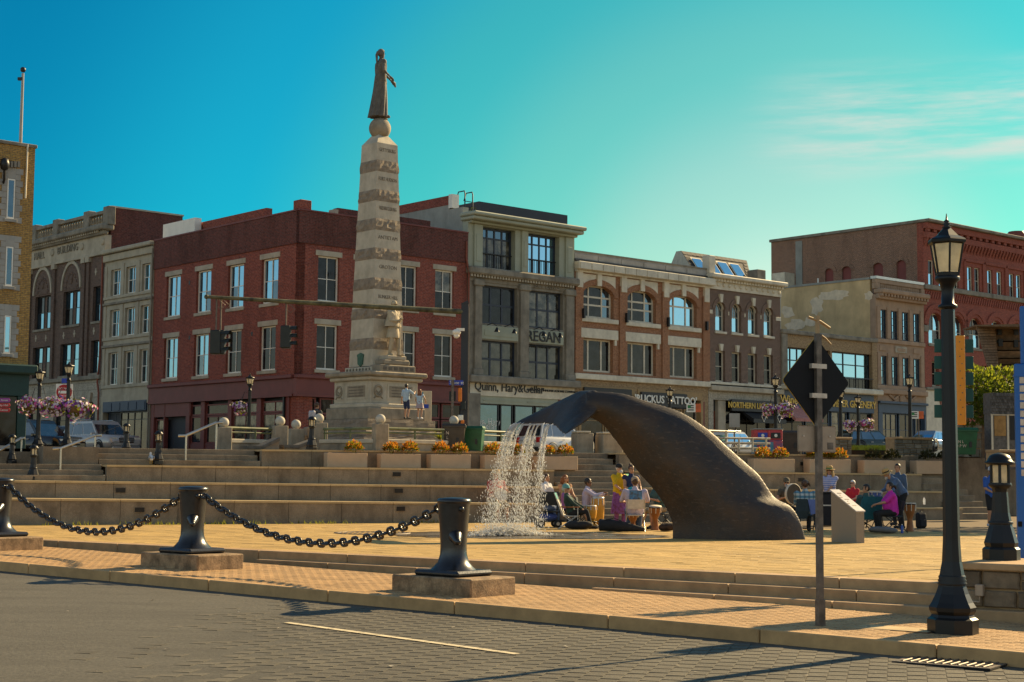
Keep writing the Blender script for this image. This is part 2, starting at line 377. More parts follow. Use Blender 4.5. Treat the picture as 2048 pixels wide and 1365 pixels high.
def pieces(name, parent, m, cells, h, cap=300, jit=.004, bev=.006):
    """cells: (corner, along, across, near) -> the nearest become objects, the rest one mesh"""
    rg = random.Random(4)
    cells.sort(key=lambda c: c[3])
    proto = {}
    big = MB(); rn = []
    for i, (p, u, v, d, w, l_) in enumerate([(c[0], c[1], c[2], c[3], c[4], c[5]) for c in cells]):
        dz = rg.uniform(-jit, jit)
        if i < cap:
            key = (round(w,3), round(l_,3))
            if key not in proto:
                mm = MB(); mm.bev((0,0,-h),(w,l_,0), min(bev, h*.4)); proto[key] = mm.mesh(name); proto[key].materials.append(m)
            o = bpy.data.objects.new(name, proto[key]); COL.objects.link(o); o.parent = parent
            o.location = (p.x, p.y, p.z + dz); o.rotation_euler = (rg.uniform(-.004,.004), rg.uniform(-.004,.004), math.atan2(u.y, u.x))
        else:
            q = [p, p+u*w, p+u*w+v*l_, p+v*l_]; b_ = bev
            iq = [p+u*b_+v*b_, p+u*(w-b_)+v*b_, p+u*(w-b_)+v*(l_-b_), p+u*b_+v*(l_-b_)]
            Z_ = Vector((0,0,dz)); D = Vector((0,0,-bev+dz)); H = Vector((0,0,-h+dz))
            big.add([x+Z_ for x in iq]+[x+D for x in q]+[x+H for x in q], [(0,1,2,3),(4,5,1,0),(5,6,2,1),(6,7,3,2),(7,4,0,3),(8,9,5,4),(9,10,6,5),(10,11,7,6),(11,8,4,7)])
            rn += [rg.random()] * 9
    if big.f:
        me = big.mesh(name); me.materials.append(m)
        a_ = me.attributes.new('rnd', 'FLOAT', 'FACE'); a_.data.foreach_set('value', rn)
        o = link(name, me, None, parent); o['kind'] = 'stuff'
def inview(p, mx=60, y1=1400):
    d = p - EYE; 
    if d.y < 1: return False
    k = FPX / d.dot(fwd); x = 1024 + d.dot(rt)*k; y = 682.5 - d.dot(upv)*k
    return -mx < x < 2048+mx and y < y1
# road pavers: skewed courses that run towards the viewer
cells = []
du = Vector((math.cos(R(-14)), math.sin(R(-14)), 0)); dv = Vector((-du.y, du.x, 0)); PW, PL = .205, .305
for i in range(-90, 60):
    for j in range(-14, 52):
        p = Vector((0, 16, 0)) + du*(i*PW) + dv*((j + (.5 if i % 2 else 0))*PL)
        t = (p-KO).dot(KN); s_ = (p-KO).dot(KD)
        if -12 < t < -.42 and SA < s_ < SB_-2:
            p.z = rdz(s_, t) + .0035 + .0035*min(1, max(0, (p.x+5)/5.5))
            if inview(p) and p.x > -3.4 + random.gauss(0, .9): g_ = .0075*min(1, max(.1, (p.x+5)/5.5)); cells.append((p, du, dv, p.y, round(PW-g_,3), round(PL-g_,3)))
pieces('paver', road, m_paver, cells, .03, jit=.0008, bev=.0012)
tag(strip('joint_bed', joint_mat(), -12.3, -.36, lambda s, t: rdz(s, t)+.002), None, kind='structure')
# pavement bricks, rows square to the kerb
cells = []
for i in range(int(SA/.21), int(SB_/.21)):
    for j in range(0, int((tS-.18)/.105)):
        s_ = i*.21 + (.105 if j % 2 else 0); p = KP(s_, .17+j*.105, 0); p.z = swz(KP(s_,0).x)+.001
        if inview(p): cells.append((p, KD, KN, p.y, .202, .098))
pieces('brick', pav, m_brickp, cells, .03, jit=.0015, bev=.003)
# plaza pavers
cells = []
for i in range(-70, 70):
    for j in range(0, 62):
        p = KP(i*.62 + (.31 if j % 2 else 0), tE+.36+j*.32+(0), 0)
        if inview(p) and p.y < 52: cells.append((p, KD, KN, p.y, .612, .312))
pieces('paver', plaza, m_plaz, cells, .03, jit=.0025)
# kerb stones
kerb = tag(empty('kerb', KP(0,0), 0), 'long granite kerb of squared stones between road and pavement', kind='structure')
s_ = SA; rg = random.Random(9)
while s_ < SB_:
    ln = rg.uniform(2.1, 2.7); z = swz(KP(s_+ln/2,0).x)
    sl = -0.0215 * KD.x
    mb = MB(); mb.bev((0,0,-.3),(ln-.012,.165,.004), .014)
    o = mb.build('kerbstone', m_kerb, kerb); o.location = KP(s_,0,swz(KP(s_,0).x)) - KP(0,0); o.rotation_euler = (0, math.atan(.0215*KD.x), math.atan2(KD.y, KD.x)); s_ += ln
# flight of low steps that dies into the rising pavement
flight = tag(empty('steps', KP(0,tS), 0), 'low flight of granite steps between pavement and plaza', kind='structure')
for k in range(NS):
    t0 = tE - TREAD*k; zt_ = -.147*k; s_ = SA + k*.7
    while s_ < SB_:
        ln = rg.uniform(1.7, 2.3)
        if swz(KP(s_+ln/2, 0).x) < zt_ - .02:
            mb = MB(); mb.bev((0,0,-.35),(ln-.010,.40,0), .012)
            o = mb.build('step_stone', m_gran, flight, rz=math.atan2(KD.y, KD.x)); o.location = KP(s_, t0, zt_+.002*k) - KP(0,tS)
        s_ += ln
# painted line, utility plates, drain
a, c = on(573,1268,-.62), on(1036,1328,-.66)
wl = (c-a).normalized(); wn = Vector((-wl.y, wl.x, 0)) * .055
mb = MB(); n = 14
for k in range(n):
    p = a + (c-a)*(k/n); q = a + (c-a)*((k+1)/n - .004)
    def zr(p): t = (p-KO).dot(KN); return rdz((p-KO).dot(KD), t) + .0145
    P = [p-wn, q-wn, q+wn, p+wn]; mb.quad(*[(v.x, v.y, zr(v)) for v in P])
tag(mb.build('road_marking', m_line), 'worn pale painted line on the grey road', kind='structure')

# terraces
TO = on(300, 1049); TE_ = on(1846, 1040)
TD = (TE_ - TO).normalized(); TN = Vector((-TD.y, TD.x, 0)); TLEN = (TE_-TO).length
TA = math.atan2(TD.y, TD.x)
TRD = 1.12
ZL = (.69, 1.18, 1.67, 2.18); ZR = (.43, 1.00, 1.62, 2.31)
def tz(k, s): q = min(max(s/TLEN, -.4), 1.15); return ZL[k] + (ZR[k]-ZL[k])*q if k >= 0 else 0.0
def TP(s, t, z=0.0): p = TO + TD*s + TN*t; return Vector((p.x, p.y, z))
def ts(x, y, k, t):            # where a photo column meets tier plane
    p = hit(x, y, TO + TN*t, TN); return (p-TO).dot(TD)
def tier(k, s0, s1, t0, t1, zlo, name='terrace', lab=None, pl=1.62):
    root = tag(empty(name, TP(s0, t0), TA), lab, kind='structure')
    s_ = s0; i = 0
    while s_ < s1 - .05:
        ln = min(pl, s1 - s_); za, zb_ = tz(k, s_), tz(k, s_+ln); zlo_a = zlo(s_) ; x0_, x1_ = s_-s0+.006, s_-s0+ln-.006
        mb = MB(); V = [(x0_,0,zlo_a),(x1_,0,zlo_a),(x1_,.25,zlo_a),(x0_,.25,zlo_a),(x0_,0,za-.06),(x1_,0,zb_-.06),(x1_,.25,zb_-.06),(x0_,.25,za-.06)]
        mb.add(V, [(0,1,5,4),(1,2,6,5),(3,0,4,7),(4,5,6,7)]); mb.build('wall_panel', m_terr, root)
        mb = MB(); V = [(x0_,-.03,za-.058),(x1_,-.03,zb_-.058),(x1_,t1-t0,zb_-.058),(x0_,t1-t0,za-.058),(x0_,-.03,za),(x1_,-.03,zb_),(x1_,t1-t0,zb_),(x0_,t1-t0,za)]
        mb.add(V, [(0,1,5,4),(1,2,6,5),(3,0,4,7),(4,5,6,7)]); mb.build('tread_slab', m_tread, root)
        s_ += ln
    return root
def stairs(s0, s1, t0, t1, za, zb_, n, lab, name='stairs', par=None):
    root = tag(empty(name, TP(s0, t0), TA), lab, kind='structure')
    tr = (t1-t0)/n
    for i in range(n):
        z1 = za + (zb_-za)*(i+1)/n; z0 = za + (zb_-za)*i/n
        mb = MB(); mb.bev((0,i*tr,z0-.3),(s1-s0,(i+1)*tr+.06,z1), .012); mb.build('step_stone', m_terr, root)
    return root
sSt0, sSt1 = ts(1172,1000,0,0), ts(1335,1000,0,0)          # stairs behind the whale
sRt0 = ts(1925,1000,0,0)                                    # stairs at the far end
bands = [(-30, sSt0), (sSt1, sRt0)]
for k in range(4):
    for i, (a_, c_) in enumerate(bands):
        if k == 2 and i == 0: a_ = ts(213,945,2,2*TRD)
        if k == 3 and i == 0: a_ = ts(523,915,3,3*TRD)
        tier(k, a_, c_, k*TRD, (k+1)*TRD+.02 if k < 3 else 4*TRD+1.5, (lambda s, k=k: tz(k-1, s)-.02 if k else -.05),
             lab=('lowest','second','third','topmost')[k] + ' granite seating terrace ' + ('left of the middle stairs' if i == 0 else 'behind the drummers in folding chairs'))
stairs(sSt0+.02, sSt1-.02, .1, 3*TRD+1.2, 0, tz(3, sSt0), 11, 'narrow stone stairs climbing the terraces beneath the whale tail')
stairs(sRt0+.02, ts(2000,1000,0,0), .1, 3*TRD+1.2, 0, tz(3, sRt0), 11, 'stone stairs climbing beside the rubble wall')
stairs(-30, ts(213,945,2,2*TRD)-.02, 2*TRD, 3*TRD, tz(1,-3), tz(2,-3), 3, 'three wide steps on the terraces below the parked cars')
stairs(ts(198,915,3,3*TRD), ts(523,915,3,3*TRD)-.02, 3*TRD, 4*TRD, tz(2,2), tz(3,2), 3, 'wide steps rising to the street below the beige building')
stA = ts(86,915,3,3*TRD)
tag(MB().box((0,0,0),(ts(198,915,3,3*TRD)-stA-.02,2.4,tz(3,0)+.02-tz(2,0))).build('stair_wall', m_terr, loc=TP(stA, 3*TRD, tz(2,0)), rz=TA), 'plain concrete block beside the upper steps near the parked suv', kind='structure')
# wall vents
m_vent = mat('dark_vent_grille', (.02,.016,.012), .6)
for x, y, k in ((279,1020,0),(241,981,1),(158,982,1),(801,1018,0),(797,982,1),(793,949,2),(1602,960,2),(1606,928,3),(1232,924,3)):
    if x == 158 or x == 1232: continue
    p = hit(x, y, TO + TN*(k*TRD), TN); s_ = (p-TO).dot(TD)
    tag(None or empty('wall_vent', p, TA), None)
    v = bpy.data.objects[-1] if False else COL.objects[-1]
    tag(v, 'small dark louvred vent in terrace wall, %s' % {279:'lowest tier left of the first bollard chain',241:'second tier above the left chain',801:'lowest tier near the fountain spray',797:'second tier left of the fountain',793:'third tier below the flower planters',1602:'third tier above the frame drummer',1606:'top tier between two planters'}[x], 'vent', 'vents in the terrace walls')
    MB().box((-.15,-.02,-.08),(.15,.04,.08)).build('vent_frame', m_terr, v)
    for i in range(4): MB().box((-.135,-.034,-.062+i*.032),(.135,-.015,-.040+i*.032)).build('louver', m_vent, v)
    MB().box((-.135,-.022,-.066),(.135,-.0205,.066)).build('opening', m_black if 'm_black' in globals() else m_vent, v)
# the street level above
def zu(Y): return 2.2 + .021*max(0, Y-50)
ZUP = lambda s, t: (tz(3, s) + .010*min(60, max(0, t-4.5))) - .02
us = MB()
for i in range(-8, 14):
    for k, (t0, t1) in enumerate(((4*TRD+1.4, 14), (14, 30), (30, 60), (60, 140))):
        q = [(i*8,t0),((i+1)*8,t0),((i+1)*8,t1),(i*8,t1)]; us.quad(*[TP(a_, b_, ZUP(a_, b_)) for a_, b_ in q])
tag(us.build('street', m_grey), 'upper paved street level in front of the buildings', kind='structure')
def up(x, Y, y=900):
    """a standing place on the upper level, under photo column x at depth Y"""
    p = at(x, y, Y); d = p - TO; return Vector((p.x, p.y, ZUP(d.dot(TD), d.dot(TN))))

for nm, a_, c_, t_, l_ in (('retaining_wall', sRt0-.5, TLEN+30, 3*TRD+1.35, 'retaining wall closing the terraces at the far stairs'), ('retaining_wall', -34, ts(90,915,3,3*TRD), 4*TRD, 'retaining wall of the street at the left picture edge')):
    tag(MB().box((0,0,-.2),(c_-a_,.4,2.27 if a_ > 0 else 2.05)).build(nm, m_terr, loc=TP(a_, t_), rz=TA), l_, kind='structure')

lt = MB(); rg = random.Random(90)
for k in range(90):
    if k < 60: p = on(rg.uniform(20,2030), rg.uniform(1190,1360), -.6); t = (p-KO).dot(KN); s_ = (p-KO).dot(KD); z = rdz(s_, t)+.012 if t < -.1 else None
    else: p = on(rg.uniform(100,1900), rg.uniform(1075,1130), 0); z = .006 if (p-KO).dot(KN) > tE+.5 else None
    if z is None: continue
    a = rg.uniform(0,6.3); q = rg.uniform(.012,.035); lt.add([(p.x+q*math.cos(a+b_),p.y+q*math.sin(a+b_)*(.5 if i % 2 else 1),z+rg.uniform(0,.012)) for i, b_ in enumerate((0,1.5,3.1,4.7))], [(0,1,2,3)])
tag(lt.build('litter', mat('dry_leaf_and_paper', (.34,.25,.12), .8, var=.5, vscale=2, c2=(.62,.56,.45), world=True)), 'scattered dry leaves and paper scraps on road and plaza', kind='stuff')
# ------------------------------------------------------------------ palette
m_red = brick_mat('red_brick', (.315,.075,.042), (.20,.045,.030), (0.263,0.131,0.105), stain=.45)
m_dkred = brick_mat('dark_red_brick', (0.173,0.045,0.033), (0.112,0.033,0.027), (0.135,0.090,0.075), stain=.75, dark=(.45,.42,.34))
m_brown = brick_mat('brown_brick', (0.158,0.093,0.063), (0.090,0.057,0.045), (0.210,0.165,0.135), stain=.4)
m_yellow = brick_mat('yellow_brick', (0.450,0.269,0.077), (0.375,0.213,0.062), (0.200,0.150,0.088), stain=.3)
m_orange = brick_mat('orange_brick', (0.390,0.163,0.072), (0.299,0.117,0.052), (0.338,0.234,0.156), stain=.25)
m_tan = brick_mat('tan_brick', (0.390,0.260,0.130), (0.305,0.195,0.098), (0.325,0.247,0.156), stain=.3)
m_dkbrown = brick_mat('dark_brown_brick', (0.160,0.088,0.061), (0.099,0.058,0.045), (0.352,0.272,0.208), stain=.2)
m_side = brick_mat('weathered_side_brick', (0.270,0.128,0.074), (0.182,0.092,0.061), (0.405,0.297,0.216), stain=.5)
m_roman = brick_mat('romanesque_red_brick', (0.360,0.083,0.048), (0.272,0.064,0.040), (0.272,0.128,0.096), stain=.3)
m_blktile = brick_mat('limestone_ashlar', (0.432,0.384,0.300), (0.384,0.342,0.264), (0.204,0.180,0.144), bw=.85, bh=.42, ms=.012, stain=.45, bumpy=.3)
m_lime = mat('limestone', (0.425,0.369,0.275), .85, var=.18, vscale=2.2, grain=.15, stain=.45)
m_limed = mat('soot_stained_stone', (0.246,0.217,0.167), .9, var=.3, vscale=2, grain=.2, stain=.6)
m_beige = mat('beige_painted_stone', (0.405,0.358,0.263), .85, var=.14, vscale=2, grain=.08, stain=.35)
m_sage = mat('sage_painted_metal', (0.329,0.343,0.252), .6, var=.1, vscale=1.5, stain=.2)
m_white = mat('white_paint', (.78,.74,.64), .55, var=.08, vscale=3, stain=.12)
m_cream = mat('cream_terracotta', (0.644,0.575,0.437), .7, var=.16, vscale=3, stain=.35, grain=.08)
m_greypara = mat('grey_parapet', (0.351,0.332,0.293), .85, var=.2, vscale=1.2, stain=.4)
m_stucco = mat('grey_stucco', (0.300,0.300,0.264), .9, var=.2, vscale=.8, stain=.45, grain=.1)
m_ystucco = mat('tan_stucco', (.60,.43,.22), .9, var=.22, vscale=.7, stain=.35, grain=.1)
m_patch = mat('pale_bare_plaster', (.72,.58,.40), .9, var=.2, vscale=2.5, grain=.15)
m_maroon = mat('maroon_paint', (0.162,0.042,0.034), .55, var=.15, vscale=2, stain=.2)
m_shutter = mat('maroon_boarding', (0.198,0.050,0.040), .7, var=.15, vscale=2)
m_navy = mat('navy_paint', (0.042,0.067,0.105), .5, var=.15, vscale=2)
m_black = mat('black_paint', (.012,.012,.013), .45, var=.15)
m_dgreen = mat('dark_green_paint', (.010,.040,.034), .5, var=.15)
m_char = mat('charcoal_cladding', (.028,.032,.04), .6, var=.15, vscale=1)
m_bframe = mat('blue_black_window_paint', (.020,.028,.045), .45, var=.1)
m_slate = mat('slate_roof', (.075,.066,.058), .8, var=.35, vscale=8, grain=.25, gscale=14)
m_brownst = mat('brownstone', (0.371,0.250,0.162), .88, var=.18, vscale=2, grain=.15, stain=.3)
m_gold = mat('gilt_letters', (.62,.40,.06), .45, var=.05)
m_gldark = glass_mat('dark_window_glass', (.012,.013,.014), .28, .05)
m_glsky = glass_mat('sky_reflecting_glass', (.020,.026,.034), 1.0, .04, ior=3.2, tint=(.42,.78,1.0))  # blue of the reflected sky is put into the specular tint
m_glmid = glass_mat('half_reflecting_glass', (.022,.026,.030), .8, .05, ior=1.9, tint=(.5,.8,1.0))  # weaker mirror, reflected blue again put into the tint
m_glcurt = glass_mat('curtained_window_glass', (.035,.035,.03), .5, .08, curtain=(.20,.18,.13))
m_glroom = glass_mat('warm_mottled_window_glass', (.05,.046,.036), .5, .06, curtain=(.10,.09,.065))  # opaque pane with a mottled warm base colour
m_copper = mat('rust_red_downpipe', (.20,.055,.03), .5, metal=.2)
m_alu = mat('brushed_metal', (.42,.40,.36), .35, metal=.8, var=.1)

# ------------------------------------------------------------------ the block of buildings: one frame for both street fronts
RA = R(41.5)
RO = at(592, 900, 75.0); RO.z = 0
EX = Vector((math.cos(RA), math.sin(RA), 0)); EY = Vector((-math.sin(RA), math.cos(RA), 0))
ZB = 1.55
class Bld:
    def __init__(s, name, label, u0, v0, cat='building'):
        s.off = (u0, v0, ZB)
        s.root = empty(name, RO + EX*u0 + EY*v0 + Vector((0,0,ZB)), RA, label, cat)
    def part(s, name, mb, m, parent=None):
        return mb.build(name, m, parent or s.root, off=s.off)
class Face:
    """a street front: (s along, y into the wall, z up)"""
    def __init__(s, b, kind, d=0.0):
        s.b = b; s.d = d; s.kind = kind
        s.S, s.Y = (EX, EY) if kind == 'R' else (-EY, EX)
        a = 0 if kind == 'R' else -pi/2
        s.M = Matrix.Rotation(a, 4, 'Z') @ Matrix.Translation((0, d, 0))
        s.Mo = Matrix.Translation([-c for c in b.off]) @ s.M
    def px(s, x, y, dd=0.0):
        p = hit(x, y, RO + s.Y * (s.d + dd), s.Y); return ((p - RO).dot(s.S), p.z)
    def rect(s, cr, x0, x1, y0, y1, dd=0.0):
        a = cr(x0, (y0+y1)/2); b = cr(x1, (y0+y1)/2); t = cr((x0+x1)/2, y0); u = cr((x0+x1)/2, y1)
        return [s.px(*a, dd)[0], s.px(*b, dd)[0], s.px(*u, dd)[1], s.px(*t, dd)[1]]
    def part(s, name, mb, m, parent=None):
        mb.v = [tuple(s.Mo @ Vector(p)) for p in mb.v]
        return mb.build(name, m, parent or s.b.root)
    def box(s, name, m, a, b, parent=None, r=0):
        mb = MB()
        mb.box(a, b) if not r else mb.bev(a, b, r)
        return s.part(name, mb, m, parent)
    def text(s, txt, size, m, sx, z, out=.05, xs=1.0, parent=None, dep=.02, thick=0.0, name='lettering'):
        return lettering(txt, size, dep, m, parent or s.b.root, s.Mo @ Matrix.Translation((sx, -out, z)), xs=xs, thick=thick, name=name)
def crop(x0, y0, k): return lambda cx, cy: (x0 + cx / k, y0 + cy / k)
def row(rs):
    c = sum(r[2] for r in rs)/len(rs); d = sum(r[3] for r in rs)/len(rs); w = sum(r[1]-r[0] for r in rs)/len(rs)
    return [[(r[0]+r[1])/2 - w/2, (r[0]+r[1])/2 + w/2, c, d] for r in rs]
def wall(f, s0, s1, z0, z1, ops, dep=.32, arch=0):
    """wall front with real openings and their reveals; an opening is (a, b, c, d[, rise])"""
    mb = MB()
    ss = sorted({s0, s1, *[min(max(o[i], s0), s1) for o in ops for i in (0, 1)]})
    zs = sorted({z0, z1, *[min(max(o[i], z0), z1) for o in ops for i in (2, 3)]})
    for i in range(len(ss)-1):
        j = 0
        while j < len(zs)-1:
            def inside(j): 
                ms, mz = (ss[i]+ss[i+1])/2, (zs[j]+zs[j+1])/2
                return any(o[0] < ms < o[1] and o[2] < mz < o[3] for o in ops)
            if inside(j): j += 1; continue
            k = j
            while k < len(zs)-1 and not inside(k): k += 1
            mb.quad((ss[i],0,zs[j]), (ss[i+1],0,zs[j]), (ss[i+1],0,zs[k]), (ss[i],0,zs[k])); j = k
    for o in ops:
        a, b, c, d = o[:4]; rise = o[4] if len(o) > 4 else 0
        mb.quad((a,0,c),(a,dep,c),(b,dep,c),(b,0,c))
        sp = d - rise
        mb.quad((a,0,c),(a,0,sp),(a,dep,sp),(a,dep,c)); mb.quad((b,0,c),(b,dep,c),(b,dep,sp),(b,0,sp))
        if not rise: mb.quad((a,0,d),(b,0,d),(b,dep,d),(a,dep,d))
        else:
            m = (a+b)/2; h = (b-a)/2; n = 14
            P = [(m - h*math.cos(pi*k/n), sp + rise*math.sin(pi*k/n)) for k in range(n+1)]
            for k in range(n):
                (x0_, q0), (x1_, q1) = P[k], P[k+1]
                mb.quad((x0_,0,q0),(x1_,0,q1),(x1_,0,d),(x0_,0,d)); mb.quad((x0_,0,q0),(x1_,0,q1),(x1_,dep,q1),(x0_,dep,q0))
    mb.quad((s0,0,z1),(s1,0,z1),(s1,dep,z1),(s0,dep,z1))
    mb.quad((s0,0,z0),(s0,0,z1),(s0,dep,z1),(s0,dep,z0)); mb.quad((s1,0,z0),(s1,0,z1),(s1,dep,z1),(s1,dep,z0))
    return mb
def window(f, r, cols, rows, mf, mg, inset=.14, fw=.075, bar=.035, sill=None, lintel=None, depth=.10, name='window', mid=None, gfun=None):
    """frame with every pane a piece of its own; cols, rows are the pane counts (or lists of fractions)"""
    a, b, c, d = r[:4]; y = inset; mb = MB()
    mb.box((a,y,c),(a+fw,y+depth,d)); mb.box((b-fw,y,c),(b,y+depth,d)); mb.box((a+fw,y,c),(b-fw,y+depth,c+fw*1.2)); mb.box((a+fw,y,d-fw),(b-fw,y+depth,d))
    def cuts(k, lo, hi):
        fr = [i/k for i in range(k+1)] if isinstance(k, int) else [0, *k, 1]
        return [lo + (hi-lo)*q for q in fr]
    xs = cuts(cols, a+fw, b-fw); zs = cuts(rows, c+fw*1.2, d-fw)
    for i, q in enumerate(xs[1:-1]): mb.box((q-bar/2, y+.012, c+fw*1.2), (q+bar/2, y+depth-.012, d-fw))
    for i in range(len(xs)-1):
        lo = xs[i] + (bar/2 if i else 0); hi = xs[i+1] - (bar/2 if i < len(xs)-2 else 0)
        for q in zs[1:-1]: mb.box((lo, y+.02, q-bar/2), (hi, y+depth-.02, q+bar/2))
    w = f.part(name, mb, mf)
    for i in range(len(xs)-1):
        for j in range(len(zs)-1):
            g = gfun(i, j) if gfun else mg
            gy = y + depth*.55 + (0 if j else -.012)
            p = MB(); p.box((xs[i]+.003, gy, zs[j]+.003), (xs[i+1]-.003, gy+.012, zs[j+1]-.003)); o = f.part('pane', p, g, w)
    if sill:
        m, pr, h, ex = sill; f.box('sill', m, (a-ex, -pr, c-h), (b+ex, inset+.02, c+.004), w, .012)
    if lintel:
        m, pr, h, ex = lintel; f.box('lintel', m, (a-ex, -pr, d-.004), (b+ex, inset+.02, d+h), w, .012)
    return w

# ------------------------------------------------------------------ red corner building
c3 = crop(300, 380, 3.25); c5 = crop(600, 440, 2.967); c6 = crop(860, 370, 2.675); cs = crop(280, 740, 6.02)
b = Bld('red_brick_building', 'dark red painted brick corner building with white sash windows and maroon shopfront', 0, 0)
fl = Face(b, 'L'); fr = Face(b, 'R')
sL = fl.px(305, 680)[0]; sR = fr.px(933, 680)[0]
zc = fl.px(592, 756)[1]                 # top of the shopfront
ztop = fl.px(586, 426)[1]
LT = row([fl.rect(c3, 106,196,549,815), fl.rect(c3, 300,396,520,795), fl.rect(c3, 506,608,488,770), fl.rect(c3, 724,832,457,748)])
LB = row([fl.rect(c3, 90,178,955,1220), fl.rect(c3, 285,378,936,1207), fl.rect(c3, 492,593,912,1197), fl.rect(c3, 710,815,893,1182)])
RT = row([fr.rect(c5, 106,232,242,492), fr.rect(c5, 335,445,272,500), fr.rect(c5, 578,695,301,545), fr.rect(c5, 797,916,330,580)])
RB = row([fr.rect(c5, 95,227,640,907), fr.rect(c5, 333,443,664,920), fr.rect(c5, 572,688,690,925), fr.rect(c5, 794,912,707,950)])
for rr in (RT, RB):
    for r_, q in zip(rr, rr): q[2], q[3] = (LT if rr is RT else LB)[0][2:4]
fl.part('wall', wall(fl, sL, 0, zc, ztop, LT+LB), [m_red])
fr.part('wall', wall(fr, 0, sR, zc, ztop, RT+RB), [m_red])
zband = fl.px(592, 487)[1]
fl.box('parapet_band', m_dkred, (sL, -.06, zband), (-.0, .25, ztop+.05)); 
fr.box('parapet_band', m_dkred, (-.06, -.06, zband), (sR, .25, ztop+.05))
fr.box('coping', m_maroon, (-.1, -.1, ztop+.05), (sR, .32, ztop+.12))
fl.box('coping', m_maroon, (sL, -.1, ztop+.05), (-.1, .32, ztop+.12))
rng = random.Random(3)
def gl_left(i, j): return m_glsky if (j == 1 or rng.random() < .55) else m_glmid
for k, r_ in enumerate(LT+LB):
    window(fl, r_, 2, 2, m_white, m_glsky, sill=(m_lime,.06,.16,.12), lintel=(m_lime,.03,.26,.16), gfun=(lambda i, j: m_gldark) if k in (6, 7) else gl_left)
for r_ in RT+RB: window(fr, r_, 2, 2, m_white, m_gldark, gfun=(lambda i, j, q=rng.random(): m_glcurt if j == 1 and q < .4 else m_gldark), sill=(m_lime,.06,.16,.12), lintel=(m_lime,.03,.26,.16))
mb = MB(); mb.box((.33,.33,ZB),(sR,-sL,ztop-.5)); b.part('roof', mb, m_char)
# raised party parapets and the chimney stub
c0 = fl.px(592, 401)[1]
mb = MB(); mb.bev((-.03,-.03,ztop+.02),(.62,.62,c0), .03); ch = b.part('chimney', mb, m_red)
mb = MB(); mb.box((1.0, fl.px(533,420,1.0)[0]*-1, ztop-.3),(1.35, fl.px(385,432,1.0)[0]*-1, fl.px(533,416,1.0)[1])); b.part('raised_parapet', mb, m_red)
q = fr.px(676, 416, .8); q2 = fr.px(861, 434, .8)
mb = MB(); mb.box((q[0], .8, ztop-.3),(q2[0], 1.2, q[1])); b.part('raised_parapet', mb, m_dkred)
mb = MB(); mb.box((fr.px(668,420,.8)[0], .75, ztop-.2),(q[0]-.01, 1.25, q[1]-.1)); b.part('parapet_end', mb, m_lime)
# shopfront
zf = fl.px(592, 788)[1]; zs_ = ZB
for f, s0, s1 in ((fl, sL, -.16), (fr, -.16, sR)):
    f.box('shop_cornice', m_maroon, (s0, -.28, zc-.02), (s1, .1, zc+.16), r=.03)
    f.box('shop_fascia', m_maroon, (s0, -.14, zf), (s1, .12, zc-.02))
    f.box('fascia_moulding', m_maroon, (s0, -.2, zf-.12), (s1, .1, zf))
    f.box('shop_back', m_black, (s0, .9, ZB), (s1-.3, 1.0, zf-.12))
X = lambda cx: fl.px(*cs(cx, 640))[0]
Zs = lambda cy: fl.px(*cs(1400, cy))[1]
fl.box('shop_board', m_maroon, (X(135), -.04, Zs(520)), (X(612), .1, zf-.12))
for a_, c_ in ((140,175),(292,304),(560,604),(738,785),(1062,1108),(1408,1462),(1758,1800)):
    fl.box('shop_pilaster', m_maroon, (X(a_), -.06, ZB), (X(c_), .2, zf-.12), r=.015)
for a_, c_ in ((604,738),(785,1062),(1108,1408),(1462,1758)):
    f0, f1 = X(a_)+.01, X(c_)-.01
    fl.box('stall_riser', m_maroon, (f0, 0, ZB), (f1, .2, Zs(880)))
    window(fl, [f0, f1, Zs(880)+.004, Zs(530)], 1 if c_ < 1000 else 2, 1, m_maroon, m_gldark if c_ < 1400 else m_glcurt, inset=.05, name='shop_window')
    window(fl, [f0, f1, Zs(525), Zs(385)], 1 if c_ < 1400 else 2, 1, m_maroon, m_gldark if c_ < 1400 else m_glcurt, inset=.05, name='transom_window')
window(fl, [X(180), X(288), ZB+.3, Zs(545)], 1, 2, m_maroon, m_glcurt, inset=.08, name='shop_window')
fl.box('door', m_black, (X(310), .5, ZB), (X(556), .56, Zs(540)))
fl.box('brick_corner_pier', m_red, (X(1800), .02, ZB), (-.02, .4, zf-.12))
fr.box('brick_corner_pier', m_red, (.41, .02, ZB), (.9, .4, zf-.12))
Xr = lambda px_: fr.px(px_, 850)[0]
for p0, p1 in ((606,632),(640,690),(700,745),(790,822),(826,838),(846,880),(884,925)):
    if p1-p0 < 16: fr.box('shop_pilaster', m_maroon, (Xr(p0), -.06, ZB), (Xr(p1), .2, zf-.12), r=.015); continue
    window(fr, [Xr(p0), Xr(p1), ZB+.6, zf-1.0], 1, 1, m_maroon, m_gldark, inset=.05, name='shop_window')
    window(fr, [Xr(p0), Xr(p1), zf-.95, zf-.15], 2, 1, m_maroon, m_gldark, inset=.05, name='transom_window')
    fr.box('stall_riser', m_maroon, (Xr(p0), 0, ZB), (Xr(p1), .2, ZB+.595))
fr.box('shop_pilaster', m_maroon, (Xr(926), -.06, ZB), (sR, .2, zf-.12), r=.015)
fr.part('downpipe', MB().tube([(sR-.15,-.1,ztop-.4),(sR-.15,-.1,ztop-1.3),(sR-.02,-.16,ztop-2.0),(sR-.02,-.16,ztop-3.6),(sR-.12,-.1,ztop-4.4),(sR-.12,-.1,ZB)], .06, 8), m_copper)
